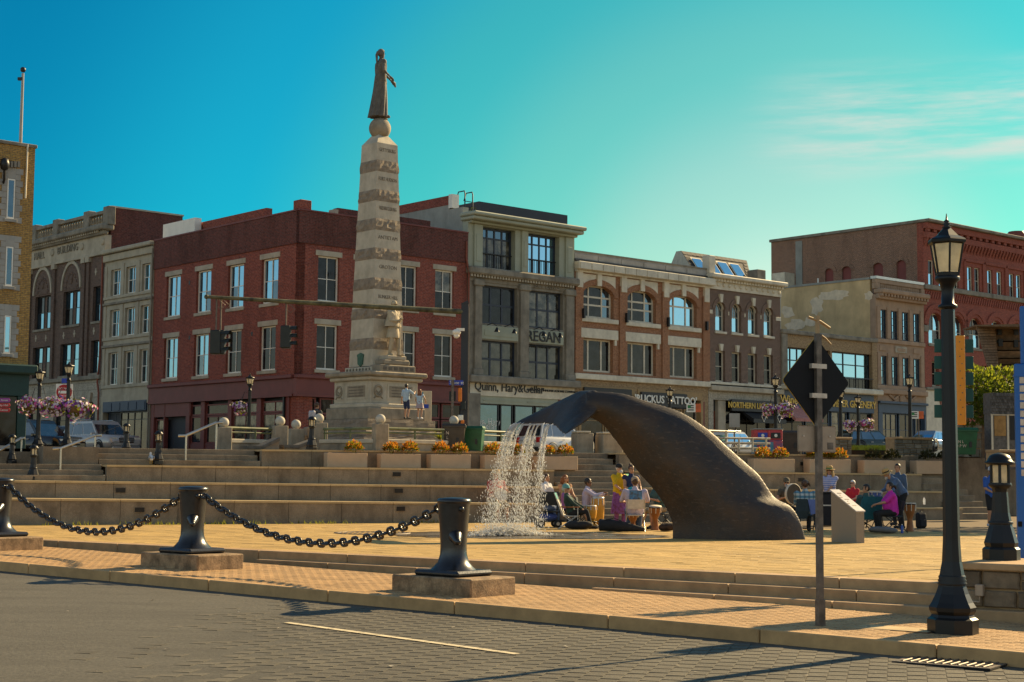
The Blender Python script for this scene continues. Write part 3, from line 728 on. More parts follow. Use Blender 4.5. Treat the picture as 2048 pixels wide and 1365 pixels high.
for px_, py_ in ((664,548),(379,566),(504,668),(379,676)):
    s_, z_ = (fl if px_ < 592 else fr).px(px_, py_)
    (fl if px_ < 592 else fr).box('wall_vent', m_black, (s_-.07,-.012,z_-.1),(s_+.07,.02,z_+.1))

# ------------------------------------------------------------------ beige three-bay building on the side street
c2_ = crop(0, 500, 3.25); c1_ = crop(0, 120, 3.25)
s0, s1 = fl.px(206, 680)[0], sL - .02
b = Bld('beige_stone_building', 'narrow beige painted building, three windows wide, with navy shopfront', 0, -s1)
f = Face(b, 'L')
r1 = row([f.rect(c2_, 722,779,133,298), f.rect(c2_, 817,882,106,280), f.rect(c2_, 921,989,84,263)])
r2 = row([f.rect(c2_, 712,773,394,568), f.rect(c2_, 811,874,374,553), f.rect(c2_, 911,977,354,540)])
r3 = row([f.rect(c2_, 700,763,670,883), f.rect(c2_, 802,864,657,869), f.rect(c2_, 904,969,641,860)])
zt = f.px(*c1_(1000,1205))[1]; zg = f.px(*c2_(980,935))[1]
f.part('wall', wall(f, s0, s1, zg, zt, r1+r2+r3), m_beige)
for r_ in r1+r2+r3:
    window(f, r_, 2, 2, m_white, m_glsky, fw=.06, inset=.16, gfun=gl_left if r_ not in r3 else (lambda i, j: m_glmid))
for k, rr in enumerate((r1, r2, r3)):
    zz = rr[0][2]
    f.box('sill_course', m_beige, (s0, -.08, zz-.2), (s1, .02, zz-.02), r=.02)
    if k: f.box('string_course', m_limed, (s0, -.12, rr[0][3]+.28), (s1, .02, rr[0][3]+.42), r=.02)
    for i in range(4):
        p0 = s0+.02 if i == 0 else (rr[i-1][1]+rr[i][0])/2-.16 if i < 3 else s1-.34
        f.box('pilaster', m_beige, (p0, -.055, zz-.02), (p0+.32, .02, rr[0][3]+.25), r=.015)
f.box('cornice', m_beige, (s0-.1, -.35, zt-.02), (s1, .3, zt+.22), r=.05)
f.box('cornice_bed', m_beige, (s0-.02, -.16, zt-.45), (s1, .02, zt-.05), r=.03)
f.box('frieze', m_beige, (s0, -.06, zg-.5), (s1, .3, zg+.02))
f.box('shop_fascia', m_navy, (f.px(*c2_(678,1010))[0], -.1, f.px(*c2_(820,1050))[1]), (f.px(*c2_(958,1010))[0], .3, f.px(*c2_(820,983))[1]))
for k in range(5):
    w0 = f.px(*c2_(690+k*54,1010))[0]; w1 = f.px(*c2_(690+k*54+46,1010))[0]
    f.box('fascia_panel', m_navy, (w0, -.13, f.px(*c2_(820,1044))[1]), (w1, -.095, f.px(*c2_(820,993))[1]))
f.box('pier', m_beige, (s0, -.03, ZB), (f.px(*c2_(672,1010))[0], .3, zg-.5)); f.box('pier', m_beige, (f.px(*c2_(962,1010))[0], -.03, ZB), (s1, .3, zg-.5))
zz = f.px(*c2_(820,1052))[1]
window(f, [f.px(*c2_(770,1100))[0], f.px(*c2_(955,1100))[0], ZB+.4, zz], 4, [.86], m_black, m_glroom, inset=.1, name='shop_window')
window(f, [f.px(*c2_(678,1100))[0], f.px(*c2_(764,1100))[0], ZB, zz], 2, [.8], m_navy, m_gldark, inset=.3, name='shop_door')
f.box('stall_riser', m_lime, (f.px(*c2_(770,1100))[0], .02, ZB), (f.px(*c2_(955,1100))[0], .3, ZB+.396))
mb = MB(); mb.box((.33, -s1, ZB), (9, -s0, zt-.1)); b.part('roof', mb, m_char)
f.part('downpipe', MB().tube([(s1-.02,-.12,zt-.2),(s1-.02,-.12,ZB)], .05, 8), m_limed)
g = f.px(*c1_(1000,1090), .6); g2 = f.px(*c1_(1200,1110), .6)
mb = MB(); mb.box((.5, -s1-3.4, zt), (.9, -s1+.05, g[1])); b.part('white_flashing', mb, m_white)

# ------------------------------------------------------------------ hall building
s1h = s0 - .02; s0h = fl.px(20, 680)[0]
b = Bld('hall_building', 'dark brown brick hall with stone frieze reading HALL BUILDING and arched bays', 0, -s1h)
f = Face(b, 'L')
zsoff = f.px(*c1_(560,1140))[1]; zfr0 = f.px(*c1_(560,1290))[1]; ztop = f.px(*c1_(560,1010))[1]
r1 = row([f.rect(c2_, 228,326,300,515), f.rect(c2_, 408,519,270,490)]); r1b = f.rect(c2_, 603,651,240,460); r1b[2:] = r1[0][2:]
r2 = row([f.rect(c2_, 212,322,632,832), f.rect(c2_, 388,512,610,820)]); r2b = f.rect(c2_, 588,641,590,810); r2b[2:] = r2[0][2:]
zg = r2[0][2] - .35
f.part('wall', wall(f, s0h, s1h, zg, zfr0, r1+r2+[r1b,r2b]), m_brown)
def gl_hall(i, j): return m_glsky if rng.random() < .6 else m_gldark
for r_ in r1+r2: window(f, r_, [.40,.60], 2, m_black, m_glsky, fw=.06, inset=.18, gfun=lambda i, j: m_brown if i == 1 else (gl_hall(i, j)), sill=(m_limed,.08,.14,.1))
for r_ in (r1b, r2b): window(f, r_, 1, 2, m_black, m_glsky, fw=.06, inset=.18, sill=(m_limed,.08,.14,.1))
for r_ in r1:                                   # relief tympana under stone arches
    m_ = (r_[0]+r_[1])/2; h = (r_[1]-r_[0])/2 + .22; z0_ = r_[3]+.1; rise = f.px(*c2_(450,75))[1]-z0_
    pts = lambda k_: [(m_ + (h*k_)*math.cos(pi*i/20), z0_ + rise*k_*math.sin(pi*i/20)) for i in range(21)]
    o_, i_ = pts(1.0), pts(.88)
    f.part('stone_arch', MB().prism(o_ + i_[::-1], -.10, .02), m_lime)
    f.part('tympanum', MB().prism(pts(.87), -.03, .02), m_brown)
    for k in range(9): 
        a_ = pi*(k+.5)/9
        f.part('relief_boss', MB().ball((m_+h*.55*math.cos(a_), -.03, z0_+rise*.55*math.sin(a_)), (.09,.06,.12), 6), m_brown)
    f.part('relief_boss', MB().ball((m_, -.03, z0_+rise*.35), (.2,.09,.3), 8), m_brown)
for px_ in (195, 352, 545, 573):
    s_ = f.px(*c2_(px_, 400))[0]
    f.box('brick_pilaster', m_brown, (s_-.16, -.12, zg), (s_+.16, .02, zfr0-.3))
    f.box('pilaster_cap', m_lime, (s_-.24, -.2, zfr0-.3), (s_+.24, .02, zfr0))
for px_, py_ in ((235,577),(300,574),(415,558),(485,545),(612,528),(625,143)):
    s_, z_ = f.px(*c2_(px_, py_)); f.box('cross_ornament', m_lime, (s_-.05,-.03,z_-.2),(s_+.05,.01,z_+.2)); f.box('cross_ornament', m_lime, (s_-.13,-.026,z_-.05),(s_+.13,.01,z_+.05))
f.box('frieze', m_lime, (s0h, -.1, zfr0), (s1h+.1, .3, zsoff-.25))
f.box('architrave', m_lime, (s0h, -.16, zfr0-.02), (s1h+.1, .02, zfr0+.12), r=.02)
s_, z_ = f.px(*c1_(268,1278)); f.text('HALL', .62, m_limed, s_, z_, .13, xs=1.0)
s_, z_ = f.px(*c1_(452,1232)); f.text('BUILDING', .62, m_limed, s_, z_, .13, xs=1.0)
for px_, py_ in ((352,1255),(545,1215),(680,1182)):
    s_, z_ = f.px(*c1_(px_, py_)); f.part('roundel', MB().lathe([(.22,0),(.22,.05),(.12,.07)], 14, T=Tm((s_,-.1,z_), rx=pi/2)), m_lime)
f.box('cornice', m_limed, (s0h, -.55, zsoff), (s1h+.45, .3, zsoff+.3), r=.06)
f.box('cornice_bed', m_limed, (s0h, -.3, zsoff-.25), (s1h+.25, .02, zsoff), r=.04)
n = int((s1h-s0h)/.28)
for k in range(n): f.box('dentil', m_lime, (s0h+k*.28, -.42, zsoff-.12), (s0h+k*.28+.14, -.29, zsoff-.004))
f.box('parapet_rail', m_limed, (s0h, -.1, ztop-.2), (s1h+.1, .3, ztop), r=.03); f.box('parapet_base', m_limed, (s0h, -.05, zsoff+.3), (s1h+.05, .3, zsoff+.5))
for px_ in (230, 372, 572, 700):
    s_ = f.px(*c1_(px_,1050))[0]; f.box('parapet_pier', m_limed, (s_-.35,-.14,zsoff+.3),(s_+.35,.32,ztop+.18), r=.03)
n = int((s1h-s0h)/.34)
for k in range(n): f.part('baluster', MB().lathe([(.06,0),(.12,.15),(.06,.5),(.09,.6)], 8, (s0h+.15+k*.34, .1, zsoff+.5)).box((s0h+.05+k*.34,.05,zsoff+1.1),(s0h+.25+k*.34,.15,ztop-.2)), m_limed)
fs_ = Face(b, 'R', -s1h - .02)                  # the tall right flank above the neighbour
e = fs_.px(365, 462)[0]
fs_.part('side_wall', MB().box((.3,.02,ZB),(e,.35,fs_.px(230,416)[1])), m_dkred)
fs_.box('coping', m_lime, (.3,-.04,fs_.px(230,416)[1]), (e+.05,.4,fs_.px(230,416)[1]+.1))
fs_.part('roof_railing', MB().tube([(e,.2,fs_.px(365,440)[1]),(e+1.6,.2,fs_.px(365,440)[1])],.03,6).tube([(e,.2,fs_.px(365,452)[1]),(e+1.6,.2,fs_.px(365,452)[1])],.03,6), m_black)
mb = MB(); mb.box((.33, -s1h+.4, ZB), (9, -s0h, zsoff)); b.part('roof', mb, m_char)
# rusticated limestone ground floor with an arched door
ds = f.px(*c2_(585, 1080))[0]; wd = .62; za = f.px(*c2_(585, 985))[1]
ops = [(ds-wd, ds+wd, ZB, za, wd*.95)] + [(f.px(*c2_(x0_,1080))[0], f.px(*c2_(x1_,1080))[0], ZB+.5, za-.2) for x0_, x1_ in ((165,300),(345,480))]
f.part('ground_floor_wall', wall(f, s0h, s1h, ZB, zg, ops, .4), m_blktile)
f.box('door', m_bframe, (ds-wd, .35, ZB), (ds+wd, .42, za))
for o in ops[1:]: window(f, list(o[:4]), 2, [.75], m_black, m_gldark, inset=.2, name='shop_window')
f.box('belt_course', m_limed, (s0h, -.2, zg-.02), (s1h, .05, zg+.22), r=.03)
f.part('keystone', MB().prism([(ds-.16,za-.05),(ds+.16,za-.05),(ds+.26,za+.5),(ds-.26,za+.5)], -.14, .0), m_lime)
f.part('downpipe', MB().tube([(s1h-.05,-.14,zfr0),(s1h-.05,-.14,zg+1.2),(s1h-.25,-.14,zg-.2),(s1h-.05,-.14,zg-.8),(s1h-.05,-.14,ZB)], .06, 8), m_copper)

# ------------------------------------------------------------------ yellow building
YO = at(50, 900, 62.0); YO.z = 0
bY = empty('yellow_brick_building', YO + Vector((0,0,ZB)), RA, 'tall yellow brick building with grey quoined slit windows and dark green shopfront', 'building')
def yb(name, m, a, b_, par=None, r=0, mb=None):
    if mb is None: mb = MB(); mb.box(a, b_) if not r else mb.bev(a, b_, r)
    return mb.build(name, m, par or bY, off=(0,0,ZB))
def ypx(x, y): p = hit(x, y, YO, EY); return ((p-YO).dot(EX), p.z)
zt = ypx(60, 296)[1]; zg = ypx(50, 745)[1]
yb('wall', m_yellow, (-7, 0, zg), (0, 9, zt))
yb('coping', m_limed, (-7.05, -.08, zt), (.06, 9, zt+.14), r=.02)
yb('ground_floor_wall', m_dgreen, (-7, .06, ZB), (-.1, 9, zg))
yb('shop_cornice', m_dgreen, (-7, -.45, zg-.1), (.25, .3, zg+.28), r=.06); yb('shop_fascia', m_dgreen, (-7, -.12, zg-.95), (.02, .1, zg-.1))
for k, (yt, yb_) in enumerate(((358,438),(494,573),(632,708))):
    x0_ = ypx(13.5-k*3, (yt+yb_)/2)[0]; x1_ = ypx(29-k*4, (yt+yb_)/2)[0]; z1_ = ypx(20, yt)[1]; z0_ = ypx(20, yb_)[1]
    w = yb('window', m_white, None, None, mb=MB().box((x0_,-.03,z0_),(x0_+.05,.02,z1_)).box((x1_-.05,-.03,z0_),(x1_,.02,z1_)).box((x0_+.05,-.03,z0_),(x1_-.05,.02,z0_+.07)).box((x0_+.05,-.03,z1_-.06),(x1_-.05,.02,z1_)))
    yb('pane', m_glsky if k > 1 else m_glmid, (x0_+.05,-.015,z0_+.07), (x1_-.05,.0,z1_-.06), w)
    nq = 9; hh = (z1_-z0_+.6)/nq
    for i in range(nq):                          # toothed grey quoins
        t = .1 if i % 2 else .2
        zz = z0_-.15+i*hh
        yb('quoin', m_greypara, (x0_-.12-t,-.025,zz),(x0_-.02,.02,zz+hh-.012)); yb('quoin', m_greypara, (x1_+.02,-.025,zz),(x1_+.12+t,.02,zz+hh-.012))
    yb('lintel', m_greypara, (x0_-.018,-.026,z1_+.01),(x1_+.018,.02,z1_+.44)); yb('sill', m_greypara, (x0_-.1,-.1,z0_-.13),(x1_+.1,.02,z0_-.005), r=.01)
for k in range(4):
    s_, z_ = ypx(14+k*7, 330); yb('corbel', m_limed, (s_-.05,-.14,z_-.12),(s_+.05,.02,z_+.12))
yb('corbel_band', m_yellow, (-7,-.07,ypx(20,322)[1]),(ypx(40,322)[0],.02,ypx(20,312)[1]))
s_, z_ = ypx(3, 331); yb('wall_lantern', m_black, None, None, mb=MB().ball((s_,-.3,z_),(.2,.2,.28),8).tube([(s_,-.3,z_-.2),(s_+.05,-.2,z_-.6),(s_+.1,0,z_-.7)],.05,6))
s_, z_ = ypx(54, 290); s2, z2 = ypx(54, 398)
yb('conduit', m_cream, None, None, mb=MB().tube([(s_,-.06,z_),(s_-.02,-.06,z2)], .035, 6))
yb('shop_pilaster', m_dgreen, (ypx(33,830)[0],-.1,ZB),(ypx(51,830)[0],.1,zg-.95), r=.02)
yb('shop_window', m_gldark, (-4,-.02,ZB+.9),(ypx(32,830)[0],.07,zg-1.0))
yb('stall_riser', m_greypara, (-4,-.06,ZB),(ypx(32,830)[0],.055,ZB+.89))
fp = at(41, 287, 64); ft = at(44, 147, 64)
fo = empty('flagpole', (fp.x, fp.y, zt-.6), 0, 'bare flagpole on the yellow building roof', 'flagpole')
MB().tube([(0,0,0),(0,0,ft.z-zt+.6)], [.075,.055], 8).build('pole', m_greypara, fo)
MB().ball((0,0,ft.z-zt+.75), .12, 10).build('finial', m_black, fo); MB().box((-.2,-.06,ft.z-zt+.3),(.0,.06,ft.z-zt+.42)).build('pulley', m_black, fo)
# ------------------------------------------------------------------ four-storey sage building
s0 = sR + .03; s1 = fr.px(1148, 650)[0]
b = Bld('sage_green_building', 'four-storey sage green and stone building with wide navy windows', s0, 0)
f = Face(b, 'R'); X = lambda cx, cy=700: f.px(*c6(cx, cy))[0]; Z = lambda cx, cy: f.px(*c6(cx, cy))[1]
zt = Z(500,192)-.42; z4 = Z(500,470); z3 = Z(500,545); zsill = Z(500,1045)
W4 = row([f.rect(c6,280,455,232,455), f.rect(c6,522,693,268,488)]); W3 = row([f.rect(c6,271,468,547,748), f.rect(c6,525,712,570,770)]); W2 = row([f.rect(c6,268,467,838,1030), f.rect(c6,522,710,857,1047)])
f.part('upper_wall', wall(f, s0, s1, z4, zt, W4, .45), m_sage)
f.part('stone_wall', wall(f, s0, s1, zsill, z4-.02, W3+W2, .35), m_limed)
def gl_c(i, j): return m_glcurt
for k, r_ in enumerate(W4): window(f, r_, 4, [.78], m_bframe, None, inset=.35, fw=.12, bar=.09, gfun=(lambda i, j: m_glcurt if j == 0 else m_glmid) if k == 0 else (lambda i, j: m_glsky), name='window')
for k, r_ in enumerate(W3): window(f, r_, 3, 2, m_bframe, m_gldark if k == 0 else m_glcurt, inset=.25, fw=.09, bar=.11)
for k, r_ in enumerate(W2): window(f, r_, 3, 2, m_bframe, m_glroom, inset=.25, fw=.09, bar=.11)
for r_ in W4:
    n = 9
    for k in range(n):
        q = r_[0]+(r_[1]-r_[0])*(k+.5)/n; f.part('baluster', MB().tube([(q,.3,r_[2]+.1),(q,.3,r_[2]+.85)],.02,5), m_black)
    f.box('balcony_rail', m_black, (r_[0], .27, r_[2]+.85), (r_[1], .33, r_[2]+.9))
for cx0, cx1 in ((232,277),(487,521),(722,762)):
    f.box('panelled_pilaster', m_sage, (X(cx0,360), -.1, z4+.02), (X(cx1,360), .02, zt-.14), r=.02)
    f.box('pilaster_panel', m_sage, (X(cx0,360)+.12, -.13, z4+.3), (X(cx1,360)-.12, -.09, zt-.7), r=.015)
f.box('cornice', m_sage, (s0-.15, -.7, zt), (s1+.12, .5, zt+.20), r=.05); f.box('cornice_crown', m_sage, (s0-.22, -.85, zt+.20), (s1+.2, .5, zt+.42), r=.06)
f.box('cornice_bed', m_sage, (s0, -.3, zt-.14), (s1, .02, zt), r=.04)
f.box('stone_cornice', m_limed, (s0-.1, -.42, z4-.42), (s1+.12, .3, z4-.02), r=.08)
zd = z4 - .42; n = int((s1-s0)/.2)
for k in range(n): f.box('dentil', m_lime, (s0+k*.2+.03, -.28, zd-.14), (s0+k*.2+.13, -.02, zd-.004))
f.box('frieze', m_limed, (s0, -.05, W3[0][3]+.15), (s1, .02, zd-.15))
s_, z_ = f.px(*c6(620,545)); f.text('BUILDING', .42, m_limed, s_, z_, .07)
for cx0, cx1 in ((234,272),(477,523),(722,765)):
    xa, xb = X(cx0), X(cx1)
    f.box('pier', m_limed, (xa, -.14, zsill+.45), (xb, .02, W3[0][3]-.1), r=.02); f.box('pier_capital', m_limed, (xa-.1, -.22, W3[0][3]-.1), (xb+.1, .02, W3[0][3]+.25), r=.05)
    f.box('pier_base', m_limed, (xa-.08, -.2, zsill+.12), (xb+.08, .02, zsill+.45), r=.03)
for k, (r3_, r2_) in enumerate(zip(W3, W2)):
    pn = f.box('spandrel_panel', m_sage, (r2_[0]-.02, -.06, r2_[3]+.06), (r2_[1]+.02, .02, r3_[2]-.1), r=.02)
    f.box('spandrel_field', m_sage, (r2_[0]+.25, -.085, r2_[3]+.25), (r2_[1]-.25, -.055, r3_[2]-.3))
    m_ = (r2_[0]+r2_[1])/2
    for q in (-.25, .22):
        xq = m_ + (r2_[1]-r2_[0])*q; zq = r3_[2]-.35
        f.part('sign_lamp', MB().tube([(xq-.25,-.06,zq+.25),(xq-.1,-.35,zq+.35),(xq,-.55,zq+.2)],.025,6).lathe([(.03,.12),(.07,.05),(.15,-.12)],10,(xq,-.58,zq)), m_black)
zq = (W2[1][3]+W3[1][2])/2 - .02; m_ = (W2[1][0]+W2[1][1])/2
f.text('REGAN', .82, m_black, m_-.2, zq-.02, .1, xs=.95, thick=.008); f.text('COMMUNICATIONS GROUP', .15, m_black, m_+.1, zq-.5, .1)
f.box('ledge', m_limed, (s0-.1, -.5, zsill-.3), (s1+.15, .2, zsill+.1), r=.05)
zb0 = Z(500,1130)
f.box('sign_band', m_cream, (s0+.15, -.12, zb0-.1), (s1-.05, .2, zsill-.3))
s_, z_ = f.px(*c6(418,1088)); f.text('Quinn, Hary&Gellar', .68, m_black, s_, z_, .15, xs=.9)
s_, z_ = f.px(*c6(625,1103)); f.text('A REGAN COMMUNICATIONS COMPANY', .17, m_black, s_+.3, z_, .15, xs=1.2)
f.box('shop_lintel', m_sage, (X(258,1150), -.06, Z(500,1180)), (s1-.1, .2, zb0-.1)); zw = Z(500,1180)
for k in range(2): f.box('lintel_panel', m_sage, (X(280+k*235,1150), -.085, zw+.15), (X(490+k*225,1150), -.055, zb0-.3))
f.box('pier', m_limed, (s0, -.2, ZB), (X(258,1250), .2, zb0), r=.02); f.box('pier', m_limed, (s1-.5, -.2, ZB), (s1, .2, zw), r=.02)
for a_, c_ in ((262,372),(380,447),(455,560),(566,640)): window(f, [X(a_,1250), X(c_,1250), ZB+.4, zw], 1, 1, m_black, m_glmid, inset=.05, name='shop_window')
f.box('stall_riser', m_sage, (X(262,1250), 0, ZB), (X(640,1250), .2, ZB+.396))
s_, z_ = f.px(*c6(312,1268)); f.text('uinn, Hary', .5, m_white, s_-.02, z_, -.10, xs=.9); s_, z_ = f.px(*c6(305,1292)); f.text('& Gellar', .5, m_white, s_, z_, -.10, xs=.9)
window(f, [X(650,1250), s1-.55, ZB, zw], 2, [.8], m_black, m_gldark, inset=.3, name='shop_door')
s_, z_ = f.px(1118, 803); f.box('fire_bell', m_copper, (s_-.12,-.1,z_-.1),(s_+.12,.0,z_+.1))
# side wall, stepped, and penthouse
fw_ = Face(b, 'L', s0)
zz1 = fw_.px(905, 418)[1]; zz2 = fw_.px(896, 392)[1]
v1 = fw_.px(925, 430)[0]; v2 = fw_.px(898, 400)[0]; v3 = fw_.px(700, 405)[0]
fw_.part('side_wall', MB().box((v2,.0,ZB+5),(-.46,.4,zz1)), m_stucco)
fw_.part('side_wall', MB().box((v3,.0,ZB+5),(v2,.4,zz2-.5)), m_stucco)
fw_.part('party_parapet', MB().box((v3,-.02,zz2-.5),(v2,.42,zz2)), m_red)
fw_.part('parapet_end', MB().box((v2,-.03,zz2-.7),(v2+.3,.45,zz2+.05)), m_white)
mb = MB(); mb.box((s0+.4,.46,ZB),(s1,14,zt-.1)); b.part('roof', mb, m_char)
p0 = f.px(958, 403, 3.2); p1 = f.px(1135, 425, 3.2); mb = MB(); mb.box((p0[0],3.2,zt-.1),(p1[0],11,p0[1])); pen = b.part('penthouse', mb, m_char)
lad = f.px(930, 388, 1.8)
mb = MB()
for q in (0, .55): mb.tube([(lad[0]+q,1.8,zt),(lad[0]+q,1.8,lad[1]),(lad[0]+q+.12,2.0,lad[1]+.2),(lad[0]+q+.12,2.5,lad[1]+.2),(lad[0]+q+.12,2.7,lad[1]-.2)],.035,6)
for k in range(5): mb.tube([(lad[0],1.8,zt+.2+k*.3),(lad[0]+.55,1.8,zt+.2+k*.3)],.025,5)
b.part('roof_ladder', mb, m_black)
rng2 = random.Random(5)
for px_ in (944, 1108):
    q = f.px(px_, 420, .9); mb = MB()
    for k in range(60):
        c = Vector((q[0]+rng2.gauss(0,.25), .9+rng2.gauss(0,.12), zt+.5+abs(rng2.gauss(0,.15)))); r_ = .1
        mb.add([c+Vector((rng2.uniform(-r_,r_),rng2.uniform(-r_,r_),rng2.uniform(-r_,r_))) for _ in range(3)], [(0,1,2)])
    b.part('rooftop_plant', mb, mat('rooftop_leaf', (.10,.13,.02), .6))

# ------------------------------------------------------------------ orange-brick building with arched windows
c7 = crop(1130, 480, 3.249)
s0 = s1 + .03; s1 = fr.px(1416, 650)[0]
b = Bld('orange_brick_building', 'three-storey orange brick building with white trim and three wide arched windows', s0, 0)
f = Face(b, 'R'); X = lambda cx, cy=600: f.px(*c7(cx, cy))[0]; Z = lambda cx, cy: f.px(*c7(cx, cy))[1]
WA = row([f.rect(c7,113,316,296,502), f.rect(c7,398,592,331,541), f.rect(c7,672,856,365,572)]); WB = row([f.rect(c7,110,312,645,855), f.rect(c7,398,591,671,881), f.rect(c7,672,856,693,901)])
zt = Z(500,215); zb = Z(500,900)
f.part('wall', wall(f, s0, s1, zb, zt, [(*r_, .62) for r_ in WA] + WB, .4), m_orange)
def gl_r(i, j): return m_glsky
for k, r_ in enumerate(WA): window(f, r_, [.27,.73], [.38,.66] if k < 2 else [.66], m_cream, None, inset=.25, fw=.1, bar=.1, gfun=(lambda i, j: m_glmid if i == 2 else m_gldark) if k < 2 else gl_r)
for k, r_ in enumerate(WB): window(f, r_, [.27,.73], 1, m_cream, m_gldark, inset=.25, fw=.1, bar=.12)
for ra, rb in zip(WA, WB):
    m_ = (ra[0]+ra[1])/2; h = (ra[1]-ra[0])/2; sp = ra[3]-.62
    arc = lambda kx, kz: [(m_-(h+kx)*math.cos(pi*i/18), sp+(.62+kz)*math.sin(pi*i/18)) for i in range(19)]
    f.part('arch_ring', MB().prism(arc(.34,.34)+arc(.0,.0)[::-1], -.07, .02), m_orange)
    f.box('sill', m_cream, (ra[0]-.12,-.14,ra[2]-.26),(ra[1]+.3,.2,ra[2]-.004), r=.02)
    w = ra[1]-ra[0]
    for a_, c_ in ((.05,.24),(.30,.68),(.74,.94)): f.box('inlay_block', m_cream, (ra[0]+w*a_,-.03,ra[2]-.92),(ra[0]+w*c_,.02,ra[2]-.62), r=.01)
    f.box('lintel', m_cream, (rb[0]-.15,-.12,rb[3]+.004),(rb[1]+.32,.2,rb[3]+.56), r=.02); f.box('bracket', m_cream, (rb[1]+.05,-.1,rb[3]-.3),(rb[1]+.2,.0,rb[3]))
    zt2 = zt - .35
    f.box('keystone', m_cream, (m_-.17,-.16,ra[3]-.05),(m_+.17,.02,zt2), r=.015)
    for sg in (-1, 1):
        pl = [(m_+sg*.2, zt2-.12), (m_+sg*(h+.1), zt2-.12), (m_+sg*(h+.1), sp+.25), (m_+sg*h*.72, sp+.72), (m_+sg*.2, ra[3]+.38)]
        f.part('spandrel_panel', MB().prism(pl if sg > 0 else pl[::-1], -.05, .01), m_cream)
for cx in (88, 375, 650, 912):
    s_ = X(cx, 260); f.box('brick_pier', m_orange, (s_-.3,-.1,zb),(s_+.3,.02,zt-.95)); f.box('pier_cap', m_cream, (s_-.22,-.17,zt-1.3),(s_+.22,.02,zt-.3), r=.015)
f.box('cornice', m_cream, (s0-.05,-.45,zt-.3),(s1+.25,.3,zt+.15), r=.05); f.box('architrave', m_cream, (s0,-.2,zt-.42),(s1+.05,.02,zt-.3), r=.02)
n = int((s1-s0)/.9)
for k in range(n): f.box('cornice_block', m_cream, (s0+k*.9,-.5,zt-.28),(s0+k*.9+.86,-.44,zt+.12), r=.012)
zp = Z(60,75) if False else Z(500,135)
f.box('parapet', m_greypara, (s0,.05,zt+.15),(s1,.4,zp)); f.box('gutter', m_black, (s0,-.06,zt+.2),(s1,.06,zt+.32))
n = 6
for k in range(n): f.box('parapet_panel', m_greypara, (s0+(s1-s0)*k/n+.03,.02,zt+.34),(s0+(s1-s0)*(k+1)/n-.03,.06,zp-.1))
f.box('coping', m_limed, (s0,0,zp),(s1,.45,zp+.08))
f.box('belt_course', m_cream, (s0-.05,-.2,zb-.28),(s1+.05,.1,zb+.04), r=.03)
zl = Z(500,975) ; zg2 = Z(500,1030)
f.part('ground_floor_wall', wall(f, s0, s1, ZB, zb-.28, [(X(95,1050), X(450,1050), ZB, zl-.2), (X(470,1050), X(890,1050), ZB, zl-.2)], .5), m_tan)
m_tanw = mat('tan_painted_wood', (.34,.22,.10), .7, var=.12)
for a_, c_ in ((95,450),(470,890)):
    f.box('shop_frame_head', m_tanw, (X(a_,1050),-.05,zl-.45),(X(c_,1050),.3,zl+.05), r=.02)
for a_ in (88, 452, 880): f.box('shop_frame_post', m_tanw, (X(a_,1050),-.05,ZB),(X(a_+16,1050),.3,zl-.45), r=.015)
so, zo = f.px(*c7(632,1043)); x0_, x1_ = X(482,1043), X(780,1043)
sg_ = f.box('shop_sign', m_black, (x0_,-.2,zo-.42),(x1_,-.08,zo+.42), r=.02)
f.text("'RUCKUS TATTOO'", .62, m_white, (x0_+x1_)/2+.1, zo, .225, xs=1.0, thick=.012)
f.box('shop_sign', m_black, (X(110,1043),-.2,zo-.3),(X(420,1043),-.08,zo+.5), r=.02)
for a_, c_ in ((108,270),(280,440),(490,700),(712,780),(790,878)): window(f, [X(a_,1050), X(c_,1050), ZB, zo-.45], 1, [.78], m_tanw, m_gldark, inset=.22, name='shop_window')
f.box('door_panel', m_shutter, (X(893,1150),-.03,ZB),(X(905,1150),.02,zl-.5))
mb = MB(); mb.box((s0,.46,ZB),(s1,12,zt)); b.part('roof', mb, m_char)
for s_ in (X(105,470), X(385,480), X(655,490), X(905,520)): f.part('wall_lantern', MB().box((s_-.06,-.3,WA[0][2]-.1),(s_+.06,-.14,WA[0][2]+.45)).box((s_-.03,-.14,WA[0][2]+.1),(s_+.03,0,WA[0][2]+.2)), m_black)

